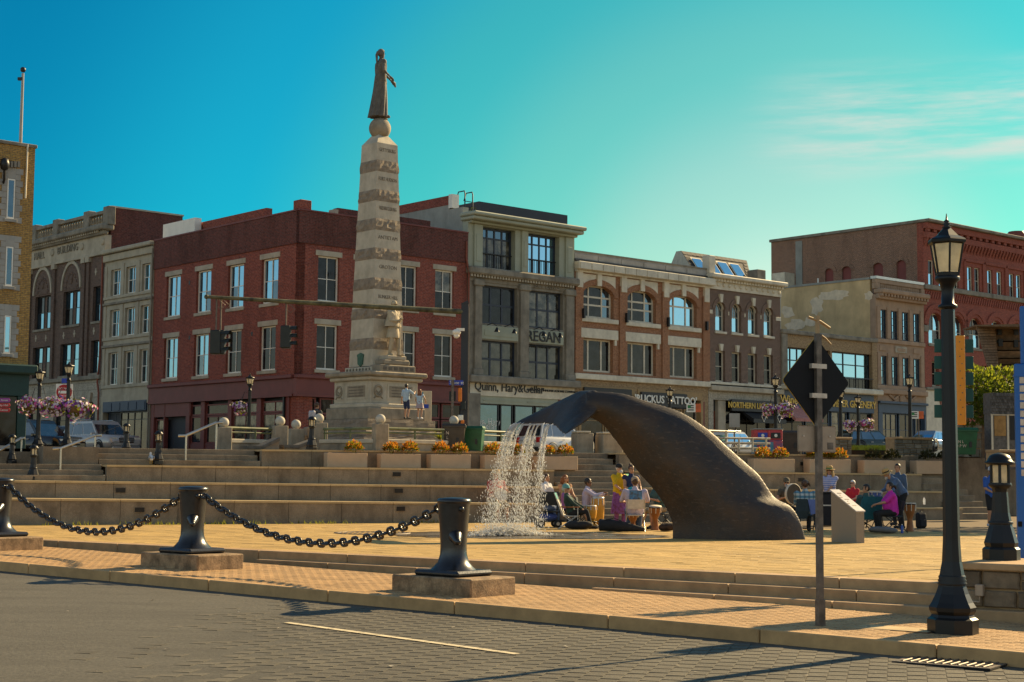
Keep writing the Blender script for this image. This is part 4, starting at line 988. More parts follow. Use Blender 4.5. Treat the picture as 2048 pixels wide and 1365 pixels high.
# ------------------------------------------------------------------ dark brown brick building, mansard behind
s0 = s1 + .03; s1 = fr.px(1561, 650)[0]
b = Bld('dark_brown_brick_building', 'dark brown brick building with eight slim windows, upper ones arched, and slate mansard', s0, 0)
f = Face(b, 'R')
WA = row([f.rect(c7,976,1041,400,590), f.rect(c7,1084,1145,413,605), f.rect(c7,1189,1250,426,620), f.rect(c7,1292,1351,440,632)]); WB = row([f.rect(c7,978,1041,721,920), f.rect(c7,1083,1146,731,930), f.rect(c7,1188,1250,741,938), f.rect(c7,1292,1352,750,945)])
zt = Z(1180,345); zb = Z(1180,950)
f.part('wall', wall(f, s0, s1, zb, zt, [(*r_, (r_[1]-r_[0])*.5) for r_ in WA] + WB, .35), m_dkbrown)
for r_ in WA: 
    window(f, r_, 1, [.52], m_cream, None, inset=.2, fw=.08, gfun=lambda i, j: m_glmid if j else m_glsky, sill=(m_cream,.1,.14,.08))
    m_ = (r_[0]+r_[1])/2; h = (r_[1]-r_[0])/2; sp = r_[3]-h
    arc = lambda kx: [(m_-(h+kx)*math.cos(pi*i/16), sp+(h+kx)*math.sin(pi*i/16)) for i in range(17)]
    f.part('arch_ring', MB().prism(arc(.26)+arc(.0)[::-1], -.05, .02), m_dkbrown); f.part('casing', MB().prism(arc(.0)+arc(-.07)[::-1], .12, .24), m_cream)
    f.part('keystone', MB().prism([(m_-.09,r_[3]-.06),(m_+.09,r_[3]-.06),(m_+.16,r_[3]+.45),(m_-.16,r_[3]+.45)], -.14, .02), m_cream)
    mm = MB()
    for q in (-.33, 0, .33): mm.tube([(m_+h*q,.24,sp-.5),(m_+h*q*1.0,.24,sp+h*.8*(1-abs(q)))],.018,4)
    mm.tube([(m_-h*.7,.24,sp-.1),(m_,.24,sp+h*.75)],.016,4).tube([(m_+h*.7,.24,sp-.1),(m_,.24,sp+h*.75)],.016,4)
    f.part('tracery', mm, m_cream)
for r_ in WB:
    window(f, r_, 1, [.5], m_cream, m_gldark, inset=.2, fw=.08); m_ = (r_[0]+r_[1])/2
    f.part('keystone', MB().prism([(m_-.08,r_[3]),(m_+.08,r_[3]),(m_+.16,r_[3]+.42),(m_-.16,r_[3]+.42)], -.14, .02), m_cream)
zbelt = WA[0][2] + (WA[0][3]-WA[0][2])*.62
edges = [s0] + [q for r_ in WA for q in (r_[0]-.28, r_[1]+.28)] + [s1]
for i in range(0, len(edges), 2): f.box('belt_band', m_cream, (edges[i],-.05,zbelt-.11),(edges[i+1],.02,zbelt+.13), r=.01)
f.box('frieze', m_cream, (s0,-.1,zt-.02),(s1,.3,zt+.62)); n = 13
for k in range(n): f.part('rosette', MB().lathe([(.13,0),(.13,.03),(.06,.06)],10,T=Tm((s0+(s1-s0)*(k+.5)/n,-.1,zt+.28), rx=pi/2)), m_cream)
f.box('cornice', m_cream, (s0-.12,-.55,zt+.62),(s1+.18,.35,zt+.9), r=.06); n = 26
for k in range(n): q = s0+(s1-s0)*(k+.2)/n; f.box('dentil', m_cream, (q,-.3,zt+.46),(q+.2,-.09,zt+.616))
f.box('roof_pier', m_cream, (s0-.1,-.2,zt+.9),(s0+.45,.4,zt+2.0), r=.03); f.box('roof_pier', m_limed, (s1-1.0,1.0,zt+.7),(s1-.2,1.9,zt+1.8), r=.03)
f.box('sill_course', m_cream, (s0,-.12,zb-.02),(s1,.15,zb+.14), r=.02); f.box('string_course', m_lime, (s0,-.3,zb-.42),(s1,.1,zb-.1), r=.04)
zl = Z(1180,1050)
f.part('ground_floor_wall', wall(f, s0, s1, ZB, zb-.42, [(X(965,1150), X(1356,1150), ZB, zl)], .6), m_blktile)
f.box('door', m_copper, (X(968,1150),.35,ZB),(X(1003,1150),.42,Z(1180,1120))); f.box('door_pier', m_lime, (X(1004,1150),.1,ZB),(X(1052,1150),.4,zl-.02))
window(f, [X(1060,1150), X(1350,1150), ZB, zl-.05], 4, [.75], m_black, m_gldark, inset=.3, name='shop_window')
so, zo = f.px(*c7(1195,1082)); x0_, x1_ = X(1060,1082), X(1345,1082)
f.box('shop_sign', m_black, (x0_,-.3,zo-.36),(x1_,-.16,zo+.36), r=.02); f.text('NORTHERN LIGHT', .5, m_gold, (x0_+x1_)/2-.45, zo, .32, xs=.95, thick=.008)
xg = x1_-.55; f.part('emblem', MB().prism([(xg-.2,zo+.12),(xg-.1,zo+.22),(xg+.1,zo+.22),(xg+.2,zo+.12),(xg,zo-.22)], -.325, -.30), m_gold)
xa, xb = X(1145,1150), X(1356,1150)
za, zc_ = Z(1250,1112), Z(1250,1182)
aw = f.part('awning', MB().prism([(.0,za),(-1.0,zc_+.12),(-1.0,zc_-.12),(-.94,zc_-.12),(0,za-.15)], xa, xb, 'yz'), m_black)
for q in (.3, .78):
    xq = xa+(xb-xa)*q; zq = (za+zc_)/2-.05
    mm = MB(); pl = [(xq-.2,zq+.1),(xq-.1,zq+.22),(xq+.12,zq+.22),(xq+.2,zq+.1),(xq,zq-.24)]
    for i in range(5):
        if i == 2: continue
        p, p2 = pl[i], pl[(i+1)%5]; mm.tube([(p[0],-1.02,p[1]-.1),(p2[0],-1.02,p2[1]-.1)],.025,4)
    f.part('awning_emblem', mm, m_white)
# mansard with four roof windows
y0 = 1.4
ml, mr_, mt, mbm = f.px(*c7(840,160),y0), f.px(*c7(1228,285),y0), f.px(*c7(845,85),3.0), f.px(*c7(1180,137),3.0)
xl0, xr0 = f.px(*c7(878,190),y0)[0], mr_[0]; xl1, xr1 = mt[0], mbm[0]; zlo, zhi = zt+.6, mt[1]
mb = MB(); V = [(xl0,y0,zlo),(xr0,y0,zlo),(xr0,4.6,zlo),(xl0,4.6,zlo),(xl0,3.0,zhi),(xr1,3.0,zhi),(xr1,3.4,zhi),(xl0,3.4,zhi)]
mb.add(V, [(0,1,5,4),(1,2,6,5),(2,3,7,6),(4,5,6,7)], 0); mb.add(V, [(3,0,4,7)], 1)
mans = b.part('mansard_roof', mb, [m_slate, m_cream])
rows_ = 9
for j in range(rows_):
    t = j/rows_; zz = zlo+(zhi-zlo)*t; yy = y0+(3.0-y0)*t; xr_ = xr0+(xr1-xr0)*t
    n = max(4, int((xr_-xl0)/.4))
    for k in range(n):
        if .10 < (k+.5)/n < .93 and .0 <= t < .82: continue
        q0 = xl0+(xr_-xl0)*k/n; q1 = xl0+(xr_-xl0)*(k+1)/n
        mm = MB(); dz = (zhi-zlo)/rows_; dy = (3.0-y0)/rows_
        mm.add([(q0+.01,yy-.05,zz),(q1-.01,yy-.05,zz),(q1-.01,yy+dy-.01,zz+dz),(q0+.01,yy+dy-.01,zz+dz)],[(0,1,2,3)])
        b.part('slate', mm, m_slate, mans)
for k in range(4):
    t0, t1 = .03, .80; xc = xl0+(xr0-xl0)*(.16+.235*k)
    w = b.part('roof_window', MB().add([(xc-.5,y0-.14+(3-y0)*t0,zlo+(zhi-zlo)*t0),(xc+.5,y0-.14+(3-y0)*t0,zlo+(zhi-zlo)*t0),(xc+.5,y0-.14+(3-y0)*t1,zlo+(zhi-zlo)*t1),(xc-.5,y0-.14+(3-y0)*t1,zlo+(zhi-zlo)*t1)],[(0,1,2,3)]), m_cream)
    b.part('pane', MB().add([(xc-.42,y0-.17+(3-y0)*(t0+.03),zlo+(zhi-zlo)*(t0+.03)),(xc+.42,y0-.17+(3-y0)*(t0+.03),zlo+(zhi-zlo)*(t0+.03)),(xc+.42,y0-.17+(3-y0)*(t1-.03),zlo+(zhi-zlo)*(t1-.03)),(xc-.42,y0-.17+(3-y0)*(t1-.03),zlo+(zhi-zlo)*(t1-.03))],[(0,1,2,3)]), m_glsky, w)
mb = MB(); mb.box((s0,.36,ZB),(s1,9,zt+.6)); b.part('roof', mb, m_char)

# ------------------------------------------------------------------ low tan building with navy shop sign
c8 = crop(1540, 420, 2.730)
s0 = s1 + .03; s1 = fr.px(1752, 720)[0]
b = Bld('tan_brick_shop_building', 'low tan brick building with navy shop sign in gilt letters and black upper windows', s0, 0)
f = Face(b, 'R'); X = lambda cx, cy=850: f.px(*c8(cx, cy))[0]; Z = lambda cx, cy: f.px(*c8(cx, cy))[1]
zt = Z(320,702); zc_ = Z(320,978)
ops = [[X(82,850), X(205,850), Z(140,960), Z(140,752)], [X(340,880), X(556,880), 0, 0]]; ops[1][2:] = ops[0][2:]
ops.insert(1, [X(215,860), X(330,860), *ops[0][2:]])
f.part('wall', wall(f, s0, s1, zc_, zt, ops, .3), m_tan)
for r_ in ops: window(f, r_, 3 if r_ is not ops[1] else 2, [.28,.68], m_black, m_glmid, inset=.2, fw=.09, bar=.07, gfun=lambda i, j: m_glsky if j else m_gldark)
for r_ in ops:
    for k in range(9): q = r_[0]+(r_[1]-r_[0])*(k+.5)/9; f.part('railing_bar', MB().tube([(q,-.1,r_[2]-.05),(q,-.1,r_[2]+.75)],.018,4), m_black)
    f.box('railing', m_black, (r_[0],-.13,r_[2]+.75),(r_[1],-.08,r_[2]+.8))
f.box('parapet_cap', m_limed, (s0-.05,-.2,zt),(s1+.02,.4,zt+.28), r=.05); f.box('pier', m_limed, (s0,-.12,zc_+.1),(s0+.55,.02,zt), r=.02); f.box('pier', m_tan, (s1-.55,-.1,ZB),(s1,.02,zt))
f.box('shop_cornice', m_cream, (s0-.05,-.6,zc_-.25),(s1+.05,.1,zc_+.12), r=.07)
zs0 = Z(320,1100); so, zo = f.px(*c8(320,1045)); f.box('shop_fascia', m_navy, (s0,-.15,zs0),(s1-.5,.2,zc_-.25))
s_, z_ = f.px(*c8(105,1040)); f.text('Wine &', .78, m_gold, s_+.1, z_, .18, thick=.012)
s_, z_ = f.px(*c8(450,1068)); f.text('RIVER GREENERY', .66, m_gold, s_+.05, z_+.05, .18, thick=.012, xs=.92); s_, z_ = f.px(*c8(330,1060)); f.text('THE', .6, m_gold, s_+.2, z_, .18, thick=.012)
xa, xb = X(65,1100), X(215,1100); za = zs0+.15; m_pink = mat('faded_pink_canvas', (.42,.18,.15), .8)
f.part('awning', MB().prism([(-.05,za),(-1.1,za-.75),(-1.1,za-.95),(-1.05,za-.95),(-.05,za-.15)], xa, xb, 'yz'), m_pink)
for a_, c_ in ((68,190),(200,330),(340,425),(440,560)): window(f, [X(a_,1150), X(c_,1150), ZB+.4, zs0], 2, [.8], m_navy, m_gldark if a_ != 340 else m_glcurt, inset=.1, name='shop_window')
f.box('stall_riser', m_navy, (s0+.1,0,ZB),(s1-.5,.2,ZB+.396))
mb = MB(); mb.box((s0,.36,ZB),(s1-.02,9,zt-.2)); b.part('roof', mb, m_char)
s0t, s1t, ztan = s0, s1, zt

# ------------------------------------------------------------------ brownstone building with stucco flank
s0 = s1 + .03; s1 = fr.px(1849, 720)[0]
b = Bld('brownstone_building', 'narrow brownstone front with balustrade, tan flaking stucco flank and navy shopfront', s0, 0)
f = Face(b, 'R')
WA = row([f.rect(c8,595,637,544,704), f.rect(c8,657,698,553,710), f.rect(c8,718,758,560,716), f.rect(c8,778,819,567,722)]); WB = row([f.rect(c8,598,640,795,957), f.rect(c8,661,701,803,961), f.rect(c8,721,760,809,964), f.rect(c8,780,821,815,968)])
zt = Z(715,480); zb = Z(715,985); zbal = Z(715,395)
f.part('wall', wall(f, s0, s1, zb, zt, WA+WB, .45), m_brownst)
for r_ in WA+WB: window(f, r_, 3, 4, m_bframe, m_glsky, inset=.08, fw=.07, bar=.035, gfun=lambda i, j: m_glsky if j > 0 else m_glmid)
for rr in (WA, WB):
    f.box('sill_course', m_brownst, (s0,-.12,rr[0][2]-.3),(s1,.02,rr[0][2]-.02), r=.03)
    for k in range(5):
        q = s0+.1 if k == 0 else (rr[k-1][1]+rr[k][0])/2-.2 if k < 4 else s1-.5
        f.box('pilaster', m_brownst, (q,-.07,rr[0][2]),(q+.4,.02,rr[0][3]+.2), r=.015)
zm = (WA[0][2]+WB[0][3])/2
f.box('carved_panel', m_lime, (s0+(s1-s0)*.38,-.06,zm-.3),(s0+(s1-s0)*.62,.02,zm+.15), r=.02)
f.box('date_relief', m_brownst, (s0+(s1-s0)*.42,-.09,zm-.18),(s0+(s1-s0)*.58,-.05,zm+.03), r=.01)
for q in (.12, .82): f.box('carved_panel', m_brownst, (s0+(s1-s0)*(q-.06),-.05,zm-.25),(s0+(s1-s0)*(q+.08),.02,zm+.12), r=.02)
f.box('cornice', m_brownst, (s0,-.6,zt+.05),(s1,.2,zt+.4), r=.08); f.box('cornice_bed', m_brownst, (s0,-.3,zt-.3),(s1,.02,zt+.05), r=.05)
for k in range(16): q = s0+(s1-s0)*(k+.2)/16; f.box('modillion', m_brownst, (q,-.5,zt-.12),(q+.16,-.28,zt+.045))
n = 22
for k in range(n): q = s0+.45+(s1-s0-.9)*(k+.5)/n; f.part('baluster', MB().lathe([(.05,0),(.1,.25),(.05,.75),(.08,zbal-zt-.75)],8,(q,.1,zt+.4)), m_brownst)
f.box('parapet_rail', m_brownst, (s0,-.05,zbal-.3),(s1,.3,zbal), r=.03); f.box('coping', m_alu, (s0,-.1,zbal),(s1,.4,zbal+.18))
for q in (s0, s1-.4): f.box('parapet_pier', m_brownst, (q,-.1,zt+.4),(q+.4,.3,zbal-.3), r=.02)
f.box('belt_course', m_brownst, (s0,-.3,zb-.35),(s1,.1,zb), r=.05)
zf = Z(715,1055); f.box('carved_frieze', m_brownst, (s0,-.05,zf),(s1,.2,zb-.35))
f.part('cartouche', MB().ball(((s0+s1)/2,-.08,(zf+zb)/2-.15),(.35,.12,.5),10), m_brownst)
for k in (-1,1): f.part('swag', MB().tube([((s0+s1)/2+k*.4,-.08,(zf+zb)/2+.1),((s0+s1)/2+k*1.0,-.1,(zf+zb)/2-.25),((s0+s1)/2+k*1.6,-.08,(zf+zb)/2+.1)],.1,6), m_brownst)
f.box('shop_fascia', m_navy, (s0+.05,-.12,zf-.75),(s1-.05,.2,zf), r=.02); f.box('shop_cornice', m_navy, (s0,-.3,zf-.12),(s1,.0,zf+.05), r=.03)
for a_, c_ in ((612,700),(712,790),(800,838)): window(f, [X(a_,1170), X(c_,1170), ZB, zf-.76], 2 if a_ != 612 else 3, [.75], m_navy, m_glroom if a_ == 612 else m_gldark, inset=.12, name='shop_window')
f.box('shop_pilaster', m_navy, (s0+.05,-.1,ZB),(X(610,1170)-.01,.2,zf-.75)); f.box('shop_pilaster', m_navy, (X(839,1170),-.1,ZB),(s1-.05,.2,zf-.75))
fL = Face(b, 'L', s0)
e = fL.px(1562, 640)[0]; zsl = fL.px(1752, 558)[1]
z_far = fL.px(1562, 600)[1]
fL.part('stucco_side_wall', MB().box((e,0,ZB+4),(-.46,.3,zsl)), m_ystucco)
fL.box('coping', m_stucco, (e,-.06,zsl),(-.46,.36,zsl+.15))
def blob(cx, cy, rx, ry, n=16, seed=0):
    rg = random.Random(seed); pts = []
    for k in range(n):
        a_ = 2*pi*k/n; q = rg.uniform(.65,1.15); pts.append(fL.px(*c8(cx+rx*math.cos(a_)*q, cy-ry*math.sin(a_)*q)))
    return pts
for k, (cx, cy, rx, ry) in enumerate(((340,470,85,26),(255,525,38,55),(218,612,32,30),(540,468,26,26),(100,560,36,42),(140,630,55,32),(380,452,50,18))):
    fL.part('bare_patch', MB().prism(blob(cx, cy, rx, ry, seed=k), -.012-.002*k, .01), m_patch)
mb = MB(); mb.box((s0+.31,.46,ZB),(s1,-e,zt)); b.part('roof', mb, m_char)
fL.part('vent_pipe', MB().tube([(fL.px(*c8(253,435))[0],.2,zsl),(fL.px(*c8(253,435))[0],.2,zsl+.5)],.05,6), m_white)

# ------------------------------------------------------------------ big romanesque block
s0 = s1 + .03; s1 = fr.px(2100, 640)[0] + 6
b = Bld('romanesque_brick_block', 'big red brick block with round arches, corbelled cornice and maroon boarded side windows', s0, 0)
f = Face(b, 'R')
zt = Z(900,75) ; zband = Z(1100,470)
zt = f.px(1852, 446)[1]
u0_, u1_ = f.px(1849,520)[0], None
cols = [f.px(*c8(cx, 380))[0] for cx in (880, 938, 1014, 1092, 1131, 1201, 1253, 1320, 1358)]
zu0, zu1 = Z(1092,455), Z(1092,310)
WU = [[q-.36, q+.36, zu0, zu1] for q in cols] + [[cols[-1]+1.6+i*1.5, cols[-1]+2.3+i*1.5, zu0, zu1] for i in range(3)]
ac = [f.px(*c8(cx, 650))[0] for cx in (903, 1018, 1120, 1235, 1345)]; za0, za1 = Z(903,735), Z(903,565)
WAr = [[q-.85, q+.85, za0, za1] for q in ac] + [[ac[-1]+2.6+i*2.6-.85, ac[-1]+2.6+i*2.6+.85, za0, za1] for i in range(2)]
zl0, zl1 = Z(883,960), Z(883,825)
WL = [[q-.5, q+.4, zl0, zl1] for q in ac] + [[q+.75, q+1.5, zl0, zl1] for q in ac]
ZG = Z(900,985)
f.part('wall', wall(f, s0, s1, ZG, zt-.02, WU+[(*r_, .85) for r_ in WAr]+WL, .5), m_roman)
for r_ in WU: window(f, r_, 1, 2, m_cream, None, inset=.12, fw=.07, gfun=lambda i, j: m_glsky if rng.random() < .7 else m_gldark, sill=(m_limed,.06,.12,.05))
for r_ in WAr:
    window(f, r_, 2, [.45], m_cream, None, inset=.2, fw=.09, gfun=lambda i, j: m_glsky if rng.random() < .75 else m_gldark, sill=(m_limed,.08,.16,.1))
    m_ = (r_[0]+r_[1])/2; sp = r_[3]-.85
    for k_, dk in ((.22,-.06),(.46,-.12)):
        arc = lambda h: [(m_-h*math.cos(pi*i/18), sp+h*math.sin(pi*i/18)) for i in range(19)]
        f.part('arch_ring', MB().prism(arc(.85+k_+.18)+arc(.85+k_-.18)[::-1], dk, .02), m_roman)
    for sg in (-1, 1): f.box('impost', m_limed, (m_+sg*1.22-.28,-.12,sp-.55),(m_+sg*1.22+.28,.02,sp-.08), r=.04)
for r_ in WL: window(f, r_, 1, 2, m_cream, m_gldark, inset=.3, fw=.07, sill=(m_limed,.06,.12,.05))
f.box('stone_band', m_limed, (s0,-.2,zband),(s1,.02,zband+.35), r=.04); f.box('lower_band', m_limed, (s0,-.2,zl0-.35),(s1,.02,zl0-.13), r=.04)
n = int((s1-s0)/.3); zdg = zband-.62
for k in range(n): q = s0+k*.3; f.part('diagonal_brick', MB().prism([(q,zdg),(q+.12,zdg),(q+.34,zdg+.5),(q+.22,zdg+.5)], -.07, .01), m_roman)
for a_, c_ in ((3,4),(5,6),(7,8)):
    x0_, x1_ = cols[a_]-.7, cols[c_]+.7
    f.box('window_hood', m_roman, (x0_,-.12,zu1+.32),(x1_,.02,zu1+.5)); f.box('panel_pier', m_roman, (x0_-.16,-.1,zu0-.3),(x0_+.02,.02,zu1+.32)); f.box('panel_pier', m_roman, (x1_-.02,-.1,zu0-.3),(x1_+.16,.02,zu1+.32))
zco = Z(1200,225)
for k in range(int((s1-s0)/.42)):
    q = s0+k*.42+.1; f.part('corbel', MB().prism([(.0,zco-.55),(-.28,zco),(-.28,zco+.1),(0,zco+.1)], q, q+.2, 'yz'), m_roman)
    if k % 2 == 0: f.box('dentil', m_roman, (q,-.3,zco+.55),(q+.36,-.1,zco+.75))
f.box('cornice', m_roman, (s0,-.3,zco+.1),(s1,.1,zco+.5)); f.box('cornice_crown', m_roman, (s0,-.36,zco+.75),(s1,.1,zt-.03)); f.box('roof_edge', m_limed, (s0-.1,-.6,zt),(s1,.5,zt+.22), r=.04)
f.box('shop_fascia', m_cream, (s0,-.08,ZB),(s0+2.6,.3,ZG)); f.part('shop_chevron', MB().prism([(s0+1.6,ZG-.7),(s0+2.3,ZG-.4),(s0+2.3,ZG-.55),(s0+1.85,ZG-.75),(s0+2.2,ZG-1.9),(s0+2.05,ZG-1.85)], -.14, -.07), m_copper)
window(f, [s0+.9, s0+2.5, ZB+.4, ZB+2.0], 1, 1, m_cream, m_gldark, inset=-.12, name='shop_window')
f.part('ground_floor_wall', MB().box((s0+2.62,0,ZB),(s1,.5,ZG)), m_roman)
fL = Face(b, 'L', s0); e = fL.px(1543, 600)[0]
zlo_ = fL.px(1543, 506)[1]
ops = []
for x0_, x1_, y0_, y1_ in ((300,347,322,440),(393,443,310,430),(563,618,290,410),(690,743,272,395)): ops.append((*fL.rect(c8, x0_, x1_, y0_, y1_), .3))
zz = sum(o[3] for o in ops)/4
ops = [(o[0], o[1], zz-2.6, zz, .28) for o in ops]
fL.part('side_wall', wall(fL, e, -.51, ZB+4, zt-.02, ops, .25), m_side)
fL.box('side_coping', m_limed, (e-.1,-.12,zt),(-.45,.5,zt+.2))
for o in ops:
    fL.box('boarded_window', m_shutter, (o[0],.12,o[2]),(o[1],.2,o[3])); m_ = (o[0]+o[1])/2; h = (o[1]-o[0])/2
    arc = lambda k_: [(m_-(h+k_)*math.cos(pi*i/12), o[3]-.28+(.28+k_)*math.sin(pi*i/12)) for i in range(13)]
    fL.part('arch_ring', MB().prism(arc(.28)+arc(0)[::-1], -.05, .02), m_side)
q0, q1 = fL.px(*c8(143,340))[0], fL.px(*c8(178,340))[0]; fL.box('render_strip', m_stucco, (q0,-.06,ZB+6),(q1,.02,zt-.2))
q0, q1 = fL.px(*c8(66,420))[0], fL.px(*c8(135,420))[0]; fL.box('lean_to', m_cream, (q0,-1.2,ZB+5),(q1,.02,fL.px(*c8(100,352))[1]))
mb = MB(); mb.box((s0+.5,.6,ZB),(s1,-e,zt-.1)); b.part('roof', mb, m_char)
q = f.px(2040, 470, 2.0); b.part('roof_drum', MB().lathe([(.8,0),(.8,1.1),(.6,1.4)],14,(q[0]+.3,2.5,zt)), m_copper)
# ------------------------------------------------------------------ bollards and chains by the kerb
m_iron = mat('glossy_black_iron', (.014,.014,.016), .30, spec=.6, var=.5, vscale=8, grain=.10, gscale=20, stain=.3, sscale=4)
m_blockst = mat('rough_granite_block', (.30,.20,.11), .85, var=.5, vscale=6, grain=.5, gscale=40, stain=.8, sscale=2.2, fine=.3, world=True)
BOL = [Vector((-.86,23.86,0)), Vector((-5.62,27.83,0)), Vector((-10.3,31.75,0))]
lab = ['black mooring bollard on granite block beside the fountain, third from the left', 'black mooring bollard in the middle, with a chain on either side', 'black mooring bollard cut by the left picture edge']
KA_ = math.atan2(KD.y, KD.x) - R(6)
def bollard(p, label):
    z0 = swz(p.x)
    o = empty('mooring_bollard', (p.x,p.y,z0), KA_, label, 'bollard', 'mooring bollards along the kerb')
    MB().bev((-.82,-.5,-.04),(.82,.5,.27), .02).build('granite_block', m_blockst, o)
    mb = MB(); mb.bev((-.46,-.40,.27),(.46,.40,.36), .035); mb.build('base_plate', m_iron, o)
    mb = MB(); mb.lathe([(.36,.35),(.30,.40),(.24,.47),(.205,.58),(.20,.70),(.21,.9),(.225,1.1),(.245,1.32),(.25,1.36)], 28); mb.build('post', m_iron, o)
    MB().lathe([(.25,1.355),(.262,1.37),(.262,1.40),(.24,1.425),(.12,1.44),(.0,1.445)], 28, cap=False).build('cap', m_iron, o)
    for a in (R(-38), R(150)):
        d = Vector((math.cos(a), math.sin(a), 0))
        MB().tube([d*.17+Vector((0,0,.86)), d*.25+Vector((0,0,.84)), d*.33+Vector((0,0,.80)), d*.40+Vector((0,0,.79))], [.11,.085,.06,.05], 12).ball(tuple(d*.41+Vector((0,0,.79))), .052, 10).build('horn', m_iron, o)
    MB().ball((.25*math.cos(R(-20)), .25*math.sin(R(-20)), 1.27), .045, 8).build('ring_boss', m_iron, o)
    return o
for p, l_ in zip(BOL, lab): bollard(p, l_)
# one stud link
lk = MB(); ring = []; rl, rw = .072, .047
for k in range(18):
    a = 2*pi*k/18; x = rw*math.cos(a) + (rl-rw if math.cos(a) > 0 else -(rl-rw)) ; ring.append(Vector((x*1.0, rw*1.25*math.sin(a), 0)))
rr = .023; rings = []
for k in range(18):
    t = (ring[(k+1)%18]-ring[k-1]).normalized(); u = Vector((0,0,1)); w = t.cross(u)
    rings.append([ring[k] + (u*math.cos(2*pi*j/7)+w*math.sin(2*pi*j/7))*rr for j in range(7)])
rings.append(rings[0]); lk.loft(rings, cap=False); lk.tube([(0,-.05,0),(0,.05,0)], [.016,.014], 6)
link_me = lk.mesh('chain_link'); link_me.materials.append(m_iron)
def chain(pa, pb, sag, label):
    L0 = (pb-pa).length; N_ = 400
    P = [pa.lerp(pb, i/N_) - Vector((0,0,sag*4*(i/N_)*(1-i/N_))) for i in range(N_+1)]
    tot = sum((P[i+1]-P[i]).length for i in range(N_)); pitch = .132; n = int(tot/pitch); pitch = tot/n
    o = empty('anchor_chain', pa, 0, label, 'chain', 'chains between the bollards')
    acc = 0; i = 0; want = pitch/2
    for k in range(n):
        while i < N_ and acc + (P[i+1]-P[i]).length < want: acc += (P[i+1]-P[i]).length; i += 1
        i = min(i, N_-1); t = (P[i+1]-P[i]).normalized(); c = P[i] + t*(want-acc)
        side = t.cross(Vector((0,0,1))).normalized(); nn = side.cross(t)
        rot = R(20) if k % 2 else R(105)
        yv = nn*math.cos(rot)+side*math.sin(rot); zv = t.cross(yv)
        q = bpy.data.objects.new('chain_link', link_me); COL.objects.link(q); q.parent = o
        Mx = Matrix((t, yv, zv)).transposed().to_4x4(); Mx.translation = c-pa; q.matrix_local = Mx
        want += pitch
def bt(i, sgn):
    p = BOL[i]; d = (BOL[1]-BOL[0]).normalized()*sgn; return Vector((p.x+d.x*.25, p.y+d.y*.25, swz(p.x)+1.30))
chain(bt(2,-1), bt(1,1), .80, 'heavy black chain hanging from the left edge bollard to the middle bollard')
chain(bt(1,-1), bt(0,1), .70, 'heavy black chain hanging between the middle bollard and the one by the fountain')

# ------------------------------------------------------------------ big lamp post
def translucent(name, c, rough=.5):
    m, n, l, bs = nodes(name)
    tr = n.new('ShaderNodeBsdfTranslucent'); tr.inputs[0].default_value = (*c, 1); mx = n.new('ShaderNodeMixShader'); mx.inputs[0].default_value = .6
    tc = n.new('ShaderNodeTexCoord'); v = noise(n, l, tc.outputs['Object'], 9, 4); f_ = ramp_(n, l, v, .3, .7)
    cc = rgbmix(n, l, f_, tuple(x*.75 for x in c), c); l.new(cc, tr.inputs[0]); l.new(cc, bs.inputs['Base Color']); bs.inputs['Roughness'].default_value = rough
    l.new(bs.outputs[0], mx.inputs[1]); l.new(tr.outputs[0], mx.inputs[2]); l.new(mx.outputs[0], n['Material Output'].inputs[0]); return m
m_opal = translucent('frosted_lamp_pane', (.92,.84,.64))
m_lampblk = mat('black_lamp_paint', (.007,.007,.007), .42, spec=.35, var=.15)
